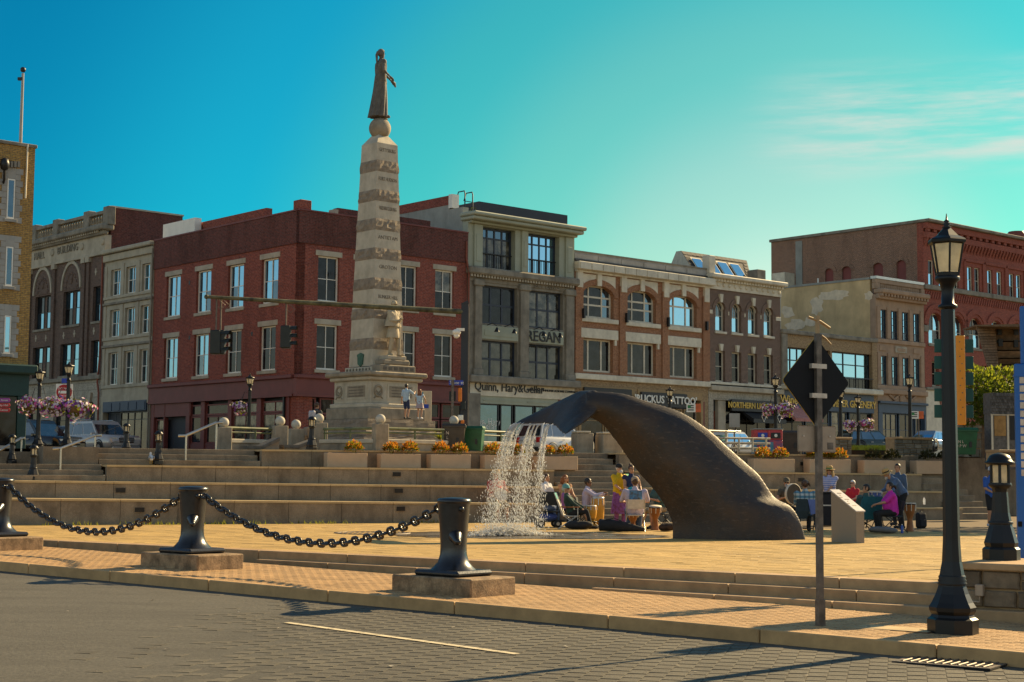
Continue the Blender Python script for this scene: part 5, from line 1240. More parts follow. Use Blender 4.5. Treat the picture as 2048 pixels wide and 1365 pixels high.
def lamp_parts(o, H=5.28, k=1.0, detail=True, n=8):
    """cast lamp standard of height H, thickness factor k"""
    z = lambda f_: f_*H
    ph = pi/8
    MB().lathe([(.31*k,0),(.31*k,z(.036)),(.27*k,z(.041)),(.255*k,z(.047))], n, sm=False, ph=ph).build('plinth', m_lampblk, o)
    MB().lathe([(.255*k,z(.047)),(.28*k,z(.055)),(.285*k,z(.064)),(.25*k,z(.075)),(.20*k,z(.095)),(.17*k,z(.112)),(.165*k,z(.118))], n, sm=False, ph=ph).build('bell_base', m_lampblk, o)
    MB().lathe([(.172*k,z(.116)),(.18*k,z(.119)),(.165*k,z(.122)),(.176*k,z(.126)),(.16*k,z(.13)),(.168*k,z(.134)),(.155*k,z(.138))], 16).build('base_ring', m_lampblk, o)
    MB().lathe([(.155*k,z(.136)),(.12*k,z(.17)),(.105*k,z(.22)),(.098*k,z(.35)),(.085*k,z(.77))], n, sm=False, ph=ph).build('shaft', m_lampblk, o)
    MB().lathe([(.085*k,z(.768)),(.118*k,z(.772)),(.118*k,z(.778)),(.08*k,z(.782)),(.076*k,z(.815)),(.10*k,z(.83)),(.15*k,z(.838)),(.155*k,z(.846)),(.12*k,z(.85))], 16).build('capital', m_lampblk, o)
    b0, b1, t0, t1 = .145*k, .212*k, z(.852), z(.928)
    cage = MB(); m = 6
    for i in range(m):
        a = 2*pi*i/m + .26
        d = Vector((math.cos(a), math.sin(a), 0)); cage.tube([d*b0+Vector((0,0,t0)), d*b1+Vector((0,0,t1))], .014*k, 5)
    cage.lathe([(b0+.01*k,t0-.02),(b0+.015*k,t0+.025)], m, ph=.26, sm=False)
    lt = cage.build('lantern_cage', m_lampblk, o)
    for i in range(m):
        a = 2*pi*i/m+.26; c = 2*pi*(i+1)/m+.26; e = .97
        MB().add([(b0*e*math.cos(a),b0*e*math.sin(a),t0+.03),(b0*e*math.cos(c),b0*e*math.sin(c),t0+.03),(b1*e*math.cos(c),b1*e*math.sin(c),t1),(b1*e*math.cos(a),b1*e*math.sin(a),t1)],[(0,1,2,3)]).build('pane', m_opal, lt)
    MB().lathe([(b1,t1-.02),(.245*k,t1),(.25*k,t1+.03),(.235*k,t1+.05),(.15*k,z(.945)),(.065*k,z(.962)),(.05*k,z(.965))], m, sm=False, ph=.26).build('lantern_roof', m_lampblk, o)
    MB().lathe([(.05*k,z(.964)),(.06*k,z(.967)),(.025*k,z(.970)),(.055*k,z(.974)),(.02*k,z(.978)),(.04*k,z(.981)),(.015*k,z(.985)),(.004*k,z(1.0))], 10).build('finial', m_lampblk, o)
pL = on(1906, 1272, -.46)
o = empty('street_lamp', (pL.x, pL.y, swz(pL.x)), R(10), 'tall black cast lamp post with cream lantern beside the kerb', 'lamp post', 'cast lamp posts'); lamp_parts(o)
# ------------------------------------------------------------------ diamond road sign seen from behind
m_steel = mat('weathered_steel', (.17,.135,.105), .55, metal=.5, var=.4, vscale=9, grain=.2, gscale=40, stain=.5, sscale=3)
m_signb = mat('black_sign_back', (.006,.006,.007), .85, var=.25, vscale=3)
m_edge = mat('yellow_sign_edge', (.55,.34,.05), .5); m_bare = mat('bare_sign_back', (.40,.30,.21), .55, metal=.25, var=.15)
m_clip = mat('pale_bracket', (.60,.50,.40), .5, metal=.4)
ps = on(1640, 1256, -.42); zs0 = swz(ps.x)
o = empty('road_sign', (ps.x, ps.y, zs0), R(33), 'back of a black diamond road sign on a rusty steel post', 'road sign')
zz = lambda y: at(1640, y, ps.y).z - zs0
MB().box((-.045,-.03,-.05),(.045,-.024,zz(668))).box((-.045,-.024,-.05),(-.03,.02,zz(668))).box((.03,-.024,-.05),(.045,.02,zz(668))).build('post', m_steel, o)
MB().box((-.055,-.045,-.05),(.055,.03,.34)).build('post_sleeve', m_steel, o)
zc_ = zz(764); hd = .59
poly = []
for i in range(4):
    a = pi/2*i
    for da in (-.09, -.03, .03, .09): rr_ = hd*(1-abs(da)*.42/1.0) ; poly.append((hd*math.cos(a)*(1-.02)-math.sin(a)*da*.6 - math.cos(a)*abs(da)*.55, hd*math.sin(a)*(1-.02)+math.cos(a)*da*.6 - math.sin(a)*abs(da)*.55))
poly = [(p[0], zc_+p[1]) for p in poly]
dm = MB(); dm.prism(poly, .022, .034); dm.build('diamond_plate', m_signb, o)
MB().prism([(p[0]*1.012, zc_+(p[1]-zc_)*1.012) for p in poly], .0345, .041).build('sign_face', m_edge, o)
for y in (733, 792): MB().box((-.13,-.032,zz(y)-.03),(.13,.021,zz(y)+.03)).build('bracket', m_clip, o)
MB().bev((-.33,.022,zz(905)),(.33,.034,zz(852)), .012).build('lower_plate', m_bare, o)
MB().box((.18,.018,zz(899)),(.28,.0215,zz(885))).build('sticker', m_steel, o)
for q in (-.24, .22): MB().lathe([(.012,0),(.012,.01)],8,T=Tm((q,.022,zz(873)), rx=pi/2)).build('bolt', m_clip, o)
m_wood = mat('pale_weathered_wood', (.42,.27,.13), .7, var=.2)
MB().box((-.02,-.02,zz(668)),(.02,.02,zz(632))).tube([(-.16,0,zz(636)),(.05,0,zz(643)),(.22,0,zz(655))],.018,6).tube([(0,-.02,zz(667)),(.12,-.02,zz(676)),(.22,-.02,zz(688))],.010,6).build('broken_bracket', m_wood, o)

# ------------------------------------------------------------------ granite plaque stand
m_speck = mat('speckled_granite', (.27,.225,.165), .6, var=.5, vscale=60, grain=.1, gscale=120)
m_plate = mat('pale_metal_plaque', (.62,.56,.50), .4, metal=.3, var=.2, vscale=30)
pp = on(1663, 1084); pq = on(1713, 1087); dd = (pq-pp)
o = empty('plaque_stand', pp, math.atan2(dd.y, dd.x), 'speckled granite plaque stand with sloping metal plate beside the whale tail', 'plaque stand')
Lp = dd.length; dp = .24
h0 = at(1663, 982, pp.y).z; h1 = at(1712, 1024, pq.y).z
MB().prism([(0,-.02),(Lp,-.02),(Lp,h1),(0,h0)], 0, dp).build('pedestal', m_speck, o)
MB().prism([(-.01,h0+.002),(Lp+.02,h1-.006),(Lp+.02,h1+.022),(-.01,h0+.03)], -.02, dp+.02).build('plaque', m_plate, o)
for k in range(7):
    t = .16+k*.1; MB().prism([(Lp*t,h0+(h1-h0)*t+.031),(Lp*(t+.035),h0+(h1-h0)*(t+.035)+.031),(Lp*(t+.035),h0+(h1-h0)*(t+.035)+.033),(Lp*t,h0+(h1-h0)*t+.033)], .06, dp-.06-.1*(k%3)).build('inscription', m_steel, o)

# ------------------------------------------------------------------ whale tail fountain
def bronze():
    m, n, l, bs = nodes('dark_bronze'); tc = n.new('ShaderNodeTexCoord')
    mp = n.new('ShaderNodeMapping'); l.new(tc.outputs['Object'], mp.inputs[0]); mp.inputs['Rotation'].default_value = (0, R(-38), 0); mp.inputs['Scale'].default_value = (2.2, 9, 9)
    v = noise(n, l, tc.outputs['Object'], 1.3, 6, .65); f_ = ramp_(n, l, v, .40, .74)
    c = rgbmix(n, l, f_, (.034,.029,.026), (.072,.043,.024))
    sk = noise(n, l, mp.outputs[0], 2.0, 6, .7); f2 = ramp_(n, l, sk, .55, .78)
    c = rgbmix(n, l, f2, c, (.13,.10,.075)); l.new(c, bs.inputs['Base Color'])
    bs.inputs['Metallic'].default_value = .4; l.new(ramp_(n, l, sk, .3, .7, .42, .64), bs.inputs['Roughness'])
    h = noise(n, l, mp.outputs[0], 4, 5, .6); bump(n, l, bs, h, .18, .03); return m
m_brz = bronze()
o = empty('whale_tail_sculpture', on(1480, 1081), 0, 'huge dark bronze whale tail sculpture bending over the fountain', 'sculpture'); wo = o.location.copy()
IN = [(1343.5,1084),(1343,1046),(1329,1013),(1310,984),(1289,960),(1266,933),(1253,914),(1238,892),(1221,870),(1206,852),(1190,841),(1172,834)]
OUT = [(1613,1084),(1602,1044),(1582,1013),(1549,994),(1520,952),(1484,919),(1448,887),(1414,857),(1362,824),(1300,804),(1240,786),(1172,783)]
def dens(pts, m=4):
    out = []; P = [Vector(p) for p in pts]; n = len(P)
    for i in range(n-1):
        p0, p1, p2, p3 = P[max(i-1,0)], P[i], P[i+1], P[min(i+2,n-1)]
        for k in range(m):
            t = k/m; out.append(.5*((2*p1)+(p2-p0)*t+(2*p0-5*p1+4*p2-p3)*t*t+(3*p1-p0-3*p2+p3)*t**3))
    return out+[P[-1]]
YC = 37.4; IN_, OUT_ = dens(IN), dens(OUT); rings = []; nn = len(IN_)
rgw = random.Random(2)
for i in range(nn):
    f_ = i/(nn-1); A = at(*IN_[i], YC); Bp = at(*OUT_[i], YC); c = (A+Bp)/2; h = (Bp-A)/2
    th = .33*h.length + .04 + .08*max(0, (f_-.5)/.5)
    rg_ = []
    for k in range(28):
        a = 2*pi*k/28; cx, sx = math.cos(a), math.sin(a)
        rg_.append(c + h*cx + Vector((0,1,0))*((1 if sx >= 0 else -1)*th*(1-abs(cx)**2.0)**.95) - wo)
    rings.append(rg_)
WB = MB(); WB.loft(rings)
ST = [((1007,868,39.5),(1008,868,39.45),.04),((1024,854,39.45),(1016,862,39.3),.05),((1050,840,39.35),(1036,850,39.0),.06),((1090,819,39.1),(1062,850,38.75),.08),((1132,799,38.6),(1086,851,38.45),.12),((1168,787,37.9),(1103,851.5,38.1),.22),
      ((1196,790,37.4),(1111,853,37.7),.30),((1200,806,37.3),(1114,857,37.3),.22),((1192,826,37.15),(1119,864,36.9),.14),((1170,845,36.85),(1123,869,36.5),.07),((1145,861,36.35),(1126,873,36.2),.03),((1128,873,36.1),(1127,874,36.1),.012)]
rings = []
for k in range(len(ST)-1):
    for q in range(3):
        t = q/3; l0, t0_, h0_ = ST[k]; l1, t1_, h1_ = ST[k+1]
        mixv = lambda a, b_: tuple(x+(y-x)*t for x, y in zip(a, b_))
        rings.append((mixv(l0,l1), mixv(t0_,t1_), h0_+(h1_-h0_)*t))
rings.append(ST[-1])
RG = []
for l0, t0_, h0_ in rings:
    A = at(*l0); Bp = at(*t0_); n_ = 16; rg_ = []
    ch = Bp-A; upn = Vector((.25,-.1,1)).normalized()
    for k in range(n_):
        a = 2*pi*k/n_; f_ = .5-.5*math.cos(a); prof = h0_*math.sin(a)*(1-.55*f_)
        rg_.append(A + ch*f_ + upn*prof + Vector((0,0,.10*math.sin(pi*f_)*min(1,ch.length))) - wo)
    RG.append(rg_)
WB.loft(RG); WHALE = (WB, o)
# falling water: threads that break into drops
def water_mat():
    m, n, l, bs = nodes('falling_water'); bs.inputs['Base Color'].default_value = (.95,.95,.95,1); bs.inputs['Roughness'].default_value = .12
    bs.inputs['Transmission Weight'].default_value = .45; bs.inputs['IOR'].default_value = 1.33; return m
m_wat = translucent('falling_water', (.93,.94,.94), .1); m_foam = translucent('white_splash', (.93,.90,.84), .6)
rgf = random.Random(21)
wm = MB(); OCT = [(0,1,2),(0,2,3),(0,3,4),(0,4,1),(5,2,1),(5,3,2),(5,4,3),(5,1,4)]
def drop(c, r, l_, tilt=(0,0)):
    wm.add([(c[0]+tilt[0]*l_,c[1]+tilt[1]*l_,c[2]+l_),(c[0]+r,c[1],c[2]),(c[0],c[1]+r,c[2]),(c[0]-r,c[1],c[2]),(c[0],c[1]-r,c[2]),(c[0]-tilt[0]*l_,c[1]-tilt[1]*l_,c[2]-l_)], OCT, 0, True)
jets = [(1032,848,39.05,.9),(1037,848,39.0,1.2),(1042,847,39.0,1.2),(1049,847,38.95,1.0),(1066,849.5,38.75,1.0),(1072,850,38.65,1.2),(1079,851,38.6,1.1),(1095,852,38.3,1.0),(1099,852,38.25,.8)]
for jx, jy, jY, wgt in jets:
    p0 = at(jx, jy, jY); T_ = math.sqrt(2*p0.z/9.8); f_ = (jx-1036)/63
    vx0 = -1.05+.62*f_
    for th in range(5):                          # coherent threads near the lip
        vx = vx0*rgf.uniform(.75,1.1)+rgf.gauss(0,.05); vy = rgf.gauss(-.05,.08); pts = []; te = rgf.uniform(.30,.62)*T_
        for k in range(10): t = te*k/9; pts.append((p0.x+vx*t+rgf.gauss(0,.004), p0.y+vy*t, p0.z-4.9*t*t+.01))
        wm.tube(pts, [.017-.0013*k for k in range(10)], 5)
    for k in range(int(900*wgt)):
        t = T_*math.sqrt(rgf.uniform(.05,1)); sp = .20*(t/T_)**1.5
        vx = vx0*rgf.uniform(.75,1.12)+rgf.gauss(0,.04)+rgf.gauss(0,sp); vy = rgf.gauss(-.05,.10)+rgf.gauss(0,sp)
        z = p0.z-4.9*t*t
        if z < .02: continue
        r = rgf.choice((.0026,.0032,.0042,.0056,.0085))*rgf.uniform(.8,1.2)
        drop((p0.x+vx*t, p0.y+vy*t, z), r, r*rgf.uniform(1.5,3.0)+.014*t/T_, (vx/(9.8*t+.5), vy/(9.8*t+.5)))
a_, c_ = on(950,1073), on(1080,1071)
for k in range(2200):
    t = rgf.gauss(.48,.26)
    if not -.15 < t < 1.15: continue
    p = a_.lerp(c_, t); h = abs(rgf.gauss(0,.17))*math.exp(-((t-.5)/.5)**2); drop((p.x+rgf.gauss(0,.12), p.y+rgf.gauss(0,.35), h+.02), rgf.uniform(.004,.011), rgf.uniform(.006,.02))
tag(wm.build('fountain_water', m_wat), 'threads and drops of water falling from the bronze fluke', kind='stuff')
fm = MB()
for k in range(5200):
    t = rgf.gauss(.47,.22); p = a_.lerp(c_, t); s_ = rgf.uniform(.012,.045)
    c = Vector((p.x+rgf.gauss(0,.06), p.y+rgf.gauss(0,.16), abs(rgf.gauss(0,.075))*math.exp(-((t-.47)/.4)**2)+.012))
    fm.add([c+Vector((s_,0,0)),c+Vector((0,s_,0)),c+Vector((-s_,0,0)),c+Vector((0,-s_,0)),c+Vector((0,0,s_*.8)),c-Vector((0,0,.01))],[(0,1,4),(1,2,4),(2,3,4),(3,0,4),(1,0,5),(2,1,5),(3,2,5),(0,3,5)],0,True)
tag(fm.build('splash_foam', m_foam), 'white splash foam where the water lands', kind='stuff')
def wet_mat():
    m, n, l, bs = nodes('wet_paving'); tc = n.new('ShaderNodeTexCoord')
    v = noise(n, l, tc.outputs['Object'], 1.4, 5); c = rgbmix(n, l, ramp_(n, l, v, .35, .65), (.075,.058,.036), (.13,.10,.06)); l.new(c, bs.inputs['Base Color'])
    l.new(ramp_(n, l, v, .4, .7, .16, .5), bs.inputs['Roughness']); h = noise(n, l, tc.outputs['Object'], 18, 4); bump(n, l, bs, h, .25, .02); return m
m_wet = wet_mat(); pts = []
for k in range(44):
    a = 2*pi*k/44; q = rgf.uniform(.86,1.08); pts.append((.4+3.5*math.cos(a)*q, 38.6+2.3*math.sin(a)*q))
tag(MB().add([(x, y, .0075) for x, y in pts], [tuple(range(44))]).build('wet_patch', m_wet), 'dark wet paving round the fountain splash', kind='structure')
# ring drain by the fountain
dc = on(745, 1067)
o = empty('ring_drain', (dc.x, dc.y, .004), 0, 'flat round iron grating in the plaza left of the fountain', 'drain')
MB().lathe([(.95,0),(.95,.012),(.86,.012),(.86,0)], 36, cap=False).build('rim', m_steel, o)
for k in range(13):
    x = -.78+k*.13; h = math.sqrt(max(.01,.84**2-x*x)); MB().box((x-.02,-h,.002),(x+.02,h,.011)).build('grate_bar', m_steel, o)
# storm drain by the kerb
sd0 = on(1903, 1349, -.72); ts_ = (sd0-KO).dot(KN); ss_ = (sd0-KO).dot(KD)
sd_ = KP(ss_, ts_, rdz(ss_, ts_)+.022)
o = empty('storm_drain', sd_, math.atan2(KD.y,KD.x), 'iron storm drain grate in the road beside the lamp post kerb', 'drain')
MB().box((-.56,-.36,-.02),(.56,.36,-.004)).build('pit', m_black0 if 'm_black0' in globals() else m_signb, o)
mb = MB(); mb.box((-.56,-.36,-.004),(.56,-.30,.004)).box((-.56,.30,-.004),(.56,.36,.004)).box((-.56,-.30,-.004),(-.50,.30,.004)).box((.50,-.30,-.004),(.56,.30,.004)); mb.build('grate_frame', m_steel, o)
for k in range(11): MB().tube([(-.46+k*.092,-.30,.002),(-.46+k*.092,.30,.002)],.014,6).build('grate_bar', m_steel, o)
for k in range(3): MB().box((-.5,-.18+k*.16,-.003),(.5,-.15+k*.16,.005)).build('cross_bar', m_steel, o)
pp_ = on(1790, 1264, -.45); tp_ = (pp_-KO).dot(KN); sp_ = (pp_-KO).dot(KD)
o = empty('access_cover', KP(sp_,tp_,swz(KP(sp_,0).x)+.006), math.atan2(KD.y,KD.x), 'rectangular concrete access cover in the brick pavement', 'cover')
MB().bev((-.5,-.24,-.01),(.5,.24,.004), .004).build('cover_plate', m_tread, o); MB().box((-.53,-.27,-.01),(.53,.27,.001)).build('cover_frame', m_brickj, o)
for q in (-.35,.35): MB().lathe([(.03,.004),(.03,.006)],8,(q,0,0)).build('lifting_hole', m_signb, o)

# ------------------------------------------------------------------ rubble wall, big lantern bollard and blue pylon at the picture's right side
m_rub = mat('rubble_stone', (.20,.145,.09), .9, var=.3, vscale=6, grain=.5, gscale=25, rnd=.35, stain=.35, sscale=1.5)
m_mort = mat('sandy_mortar', (.34,.23,.12), .95, var=.2)
def rubble(name, label, p, rz, Lw, h, dep, zb, rows, seed, cap=True, mrub=None):
    rg = random.Random(seed); o = empty(name, (p.x,p.y,zb), rz, label, 'wall')
    MB().box((0,.03,-.1),(Lw,dep,h)).build('mortar_core', m_mort, o)
    z = 0
    for j in range(rows):
        hh = h/rows*rg.uniform(.8,1.2) if j < rows-1 else h-z
        x = -rg.uniform(0,.2)
        while x < Lw:
            w = rg.uniform(.28,.62); x0, x1 = max(0,x), min(Lw, x+w)
            if x1-x0 > .08:
                split = rg.random() < .25
                for (za, zb2) in (((z, z+hh*.5),(z+hh*.5, z+hh)) if split else ((z, z+hh),)):
                    mb = MB(); g = .009; n = 12; cx, cz = (x0+x1)/2, (za+zb2)/2; hx, hz = (x1-x0)/2-g, (zb2-za)/2-g; ring = []
                    for k in range(n):
                        a = 2*pi*(k+.5)/n; sx = max(-1,min(1,1.45*math.cos(a))); sz = max(-1,min(1,1.45*math.sin(a)))
                        ring.append((cx+hx*sx*rg.uniform(.93,1), 0, cz+hz*sz*rg.uniform(.92,1)))
                    d_ = rg.uniform(.015,.04)
                    r0 = [(q[0],.04,q[2]) for q in ring]; r1 = [(q[0],.0,q[2]) for q in ring]; r2 = [(cx+(q[0]-cx)*.9,-d_,cz+(q[2]-cz)*.86) for q in ring]
                    mb.loft([r0,r1,r2], sm=False); mb.build('stone', mrub or m_rub, o)
            x += w
        z += hh
    if cap:
        x = 0
        while x < Lw: w = min(1.3, Lw-x); MB().bev((x+.004,-.08,h),(x+w-.004,dep+.05,h+.10), .018).build('capstone', m_gran, o); x += w
    return o
wp = on(1921, 1243, -.48); wz = swz(wp.x)-.03
wtop = at(1930, 1139, wp.y).z
rubble('rubble_wall', 'low rubble stone wall with granite cap behind the lamp post', wp, math.atan2(KD.y,KD.x), 3.2, wtop-wz, 1.6, wz, 3, 8)
MB()
o = empty('outlet_box', wp + KD*.30 + Vector((0,0,0)), math.atan2(KD.y,KD.x), 'small metal outlet box with conduit on the rubble wall', 'outlet'); o.location.z = at(1970,1180,wp.y).z
MB().bev((-.05,-.13,-.07),(.06,-.04,.09), .01).build('box_body', m_bare, o); MB().tube([(0,-.08,-.07),(0,-.08,-.15),(-.3,-.08,-.15)],.014,6).build('conduit', m_bare, o)
def lantern_bollard(p, H, label, k=1.0, rz=0.0, group='lantern bollards on the terraces'):
    o = empty('lantern_bollard', p, rz, label, 'bollard light', group); s = H/1.5; ph = pi/8
    MB().lathe([(.26*s*k,0),(.26*s*k,.15*s),(.23*s*k,.18*s)], 8, sm=False, ph=ph).build('plinth', m_lampblk, o)
    MB().lathe([(.22*s*k,.18*s),(.235*s*k,.24*s),(.21*s*k,.32*s),(.16*s*k,.48*s),(.125*s*k,.66*s),(.105*s*k,.95*s),(.12*s*k,1.02*s)], 8, sm=False, ph=ph).build('shaft', m_lampblk, o)
    MB().lathe([(.165*s*k,.5*s),(.172*s*k,.52*s),(.158*s*k,.54*s)], 12).build('shaft_ring', m_lampblk, o)
    MB().lathe([(.12*s*k,1.0*s),(.165*s*k,1.04*s),(.15*s*k,1.08*s)], 12).build('collar', m_lampblk, o)
    lt = MB()
    for i in range(6):
        a = 2*pi*i/6; lt.tube([(.135*s*k*math.cos(a),.135*s*k*math.sin(a),1.07*s),(.135*s*k*math.cos(a),.135*s*k*math.sin(a),1.34*s)],.022*s*k,5)
    lt = lt.build('lantern_cage', m_lampblk, o)
    for i in range(6):
        a, c = 2*pi*i/6, 2*pi*(i+1)/6; r_ = .128*s*k
        MB().add([(r_*math.cos(a),r_*math.sin(a),1.08*s),(r_*math.cos(c),r_*math.sin(c),1.08*s),(r_*math.cos(c),r_*math.sin(c),1.33*s),(r_*math.cos(a),r_*math.sin(a),1.33*s)],[(0,1,2,3)]).build('pane', m_opal, lt)
    MB().lathe([(.15*s*k,1.33*s),(.205*s*k,1.345*s),(.21*s*k,1.37*s),(.175*s*k,1.39*s),(.165*s*k,1.42*s),(.135*s*k,1.465*s),(.08*s*k,1.492*s),(.02*s*k,1.505*s)], 16).build('cap', m_lampblk, o)
    return o
pb = on(2003, 1120, wtop+.10); lantern_bollard(Vector((pb.x,pb.y,wtop+.10)), 1.52, 'large black lantern bollard standing on the rubble wall', rz=R(12))
m_blue = mat('blue_sign_enamel', (.012,.115,.40), .4, var=.06)
bp = on(2037, 1112, wtop+.1); bq = at(2037, 1112, bp.y+.5); o = empty('blue_pylon_sign', (bq.x, bq.y, wtop+.1), R(-8), 'tall blue pylon sign with white letters at the right picture edge', 'sign')
zt_ = at(2037, 728, bp.y+.5).z - wtop-.1
MB().bev((0,0,-wtop-.1),(.75,.12,zt_), .015).build('panel', m_blue, o); MB().bev((.10,.02,zt_),(.7,.10,zt_+.9), .015).build('upper_panel', m_blue, o); MB().box((-.012,-.012,zt_-.2),(.762,.132,zt_-.17)).build('trim', m_blue, o)
[MB().bev((.065,-.008,zt_*.93-.1-k*.13),(.135,-.001,zt_*.93-k*.13), .003).build('letter_stroke', m_clip, o) for k in range(12)]
MB().box((.0,-.02,.42),(.06,-.001,.5)).build('latch', m_signb, o)
# wayfinding sign just behind the lamp post
m_org = mat('orange_sign_edge', (.80,.28,.015), .5, var=.06); m_grn = mat('dark_green_sign', (.012,.070,.052), .55, var=.12)
wf = at(1900, 1160, 26.0); wf.z = 0
o = empty('wayfinding_sign', wf, R(58), 'orange edged sign post with five dark green boards behind the lamp post', 'sign')
zf = lambda y: at(1900, y, 26.0).z
MB().tube([(0,0,0),(0,0,zf(680))], .05, 8).build('post', m_lampblk, o)
Tq0 = Tm(rz=-R(58)); xo = lambda q_: at(q_,760,26.0).x-wf.x; mb = MB(); mb.bev((xo(1910),-.10,zf(850)),(xo(1928),-.02,zf(672)), .012, T=Tq0); eb = mb.build('edge_plate', m_org, o)
for k in range(11): MB().lathe([(.010,0),(.010,.006)],6,T=Tq0 @ Tm((xo(1919+(2 if k%2 else -2)),-.10,zf(685+k*14.5)), rx=pi/2)).build('bolt', m_steel, o)
o2 = empty('direction_board', wf, 0); bpy.data.objects.remove(o2)
for y0_, y1_ in ((678,705),(712,738),(744,770),(777,803),(810,836)):
    mb = MB(); Tq = Tm((0,0,0), rz=-R(58)); xl = at(1871,y0_,26.0).x-wf.x; xr = at(1949,y0_,26.0).x-wf.x
    mb.bev((xl,.06,zf(y1_)),(xr,.09,zf(y0_)), .006, T=Tq); mb.build('sign_board', m_grn, o)
# ------------------------------------------------------------------ figures
TMP = bpy.data.scenes.new('workshop')
def remesh(mb, vox, smooth=2):
    me = mb.mesh('tmp'); ob = bpy.data.objects.new('tmp', me); TMP.collection.objects.link(ob)
    md = ob.modifiers.new('r', 'REMESH'); md.mode = 'VOXEL'; md.voxel_size = vox; md.use_smooth_shade = True
    if smooth: sm = ob.modifiers.new('s', 'SMOOTH'); sm.iterations = smooth; sm.factor = .5
    vl = TMP.view_layers[0]; vl.update(); ev = ob.evaluated_get(vl.depsgraph)
    out = bpy.data.meshes.new_from_object(ev); bpy.data.objects.remove(ob); bpy.data.meshes.remove(me)
    n = len(out.vertices); co = np.empty(n*3); out.vertices.foreach_get('co', co)
    r = MB(); r.v = [tuple(c) for c in co.reshape(-1,3)]; r.f = [tuple(p.vertices) for p in out.polygons]
    r.mi = [0]*len(r.f); r.sm = [True]*len(r.f); bpy.data.meshes.remove(out); return r
WM = remesh(WHALE[0], .033, 3); WM.build('tail', m_brz, WHALE[1])
def capsule(mb, a, b, ra, rb, n=10):
    a, b = Vector(a), Vector(b)
    if (b-a).length > 1e-4: mb.tube([a, b], [ra, rb], n)
    mb.ball(tuple(a), ra, n); mb.ball(tuple(b), rb, n)
def ik(s, t, a, b, pole):
    d = t - s; L_ = min(d.length, (a+b)*.995); u = d.normalized(); t = s + u*L_
    x = (a*a - b*b + L_*L_)/(2*L_); h = math.sqrt(max(0, a*a-x*x)); p = pole - u*pole.dot(u); p = p.normalized() if p.length > 1e-5 else Vector((0,0,-1))
    return s + u*x + p*h, t
def hand(mb, w, d, nrm, k=1.0, mi=0, curl=.5):
    """palm and five bent fingers from wrist w along d"""
    d = d.normalized(); nrm = (nrm - d*nrm.dot(d)).normalized(); sd = d.cross(nrm)
    c = w + d*.045*k
    mb.tube([w-d*.01*k, w+d*.03*k, w+d*.085*k], [.026*k,.038*k,.036*k], 8, mi=mi, sq=.6)
    for i, (o_, l_) in enumerate(((-.027,.062),(-.009,.072),(.010,.068),(.027,.052))):
        b_ = w + d*.08*k + sd*o_*k; m_ = b_ + (d*math.cos(curl*.6)-nrm*math.sin(curl*.6))*l_*.55*k; e = m_ + (d*math.cos(curl*1.6)-nrm*math.sin(curl*1.6))*l_*.5*k
        mb.tube([b_, m_, e], [.0095*k,.009*k,.007*k], 5, mi=mi)
    b_ = w + d*.03*k - sd*.03*k; m_ = b_ + (d*.6 - sd*.75 - nrm*.2).normalized()*.038*k; e = m_ + (d*.85 - sd*.2 - nrm*.4).normalized()*.032*k
    mb.tube([b_, m_, e], [.013*k,.011*k,.008*k], 5, mi=mi)
def skinm(name, c): return mat(name, c, .55, var=.1, vscale=10)
m_skin = skinm('tanned_skin', (.46,.235,.130)); m_skin2 = skinm('fair_skin', (.55,.30,.19)); m_skin3 = skinm('brown_skin', (.20,.095,.050))
m_lips = mat('lips', (.30,.10,.08), .5); m_eye = mat('dark_eye', (.02,.015,.012), .2)
def cloth(name, c, var=.18): return mat(name, c, .85, var=var, vscale=7, grain=.25, gscale=16)
m_shoe = cloth('dark_shoe', (.03,.027,.025))
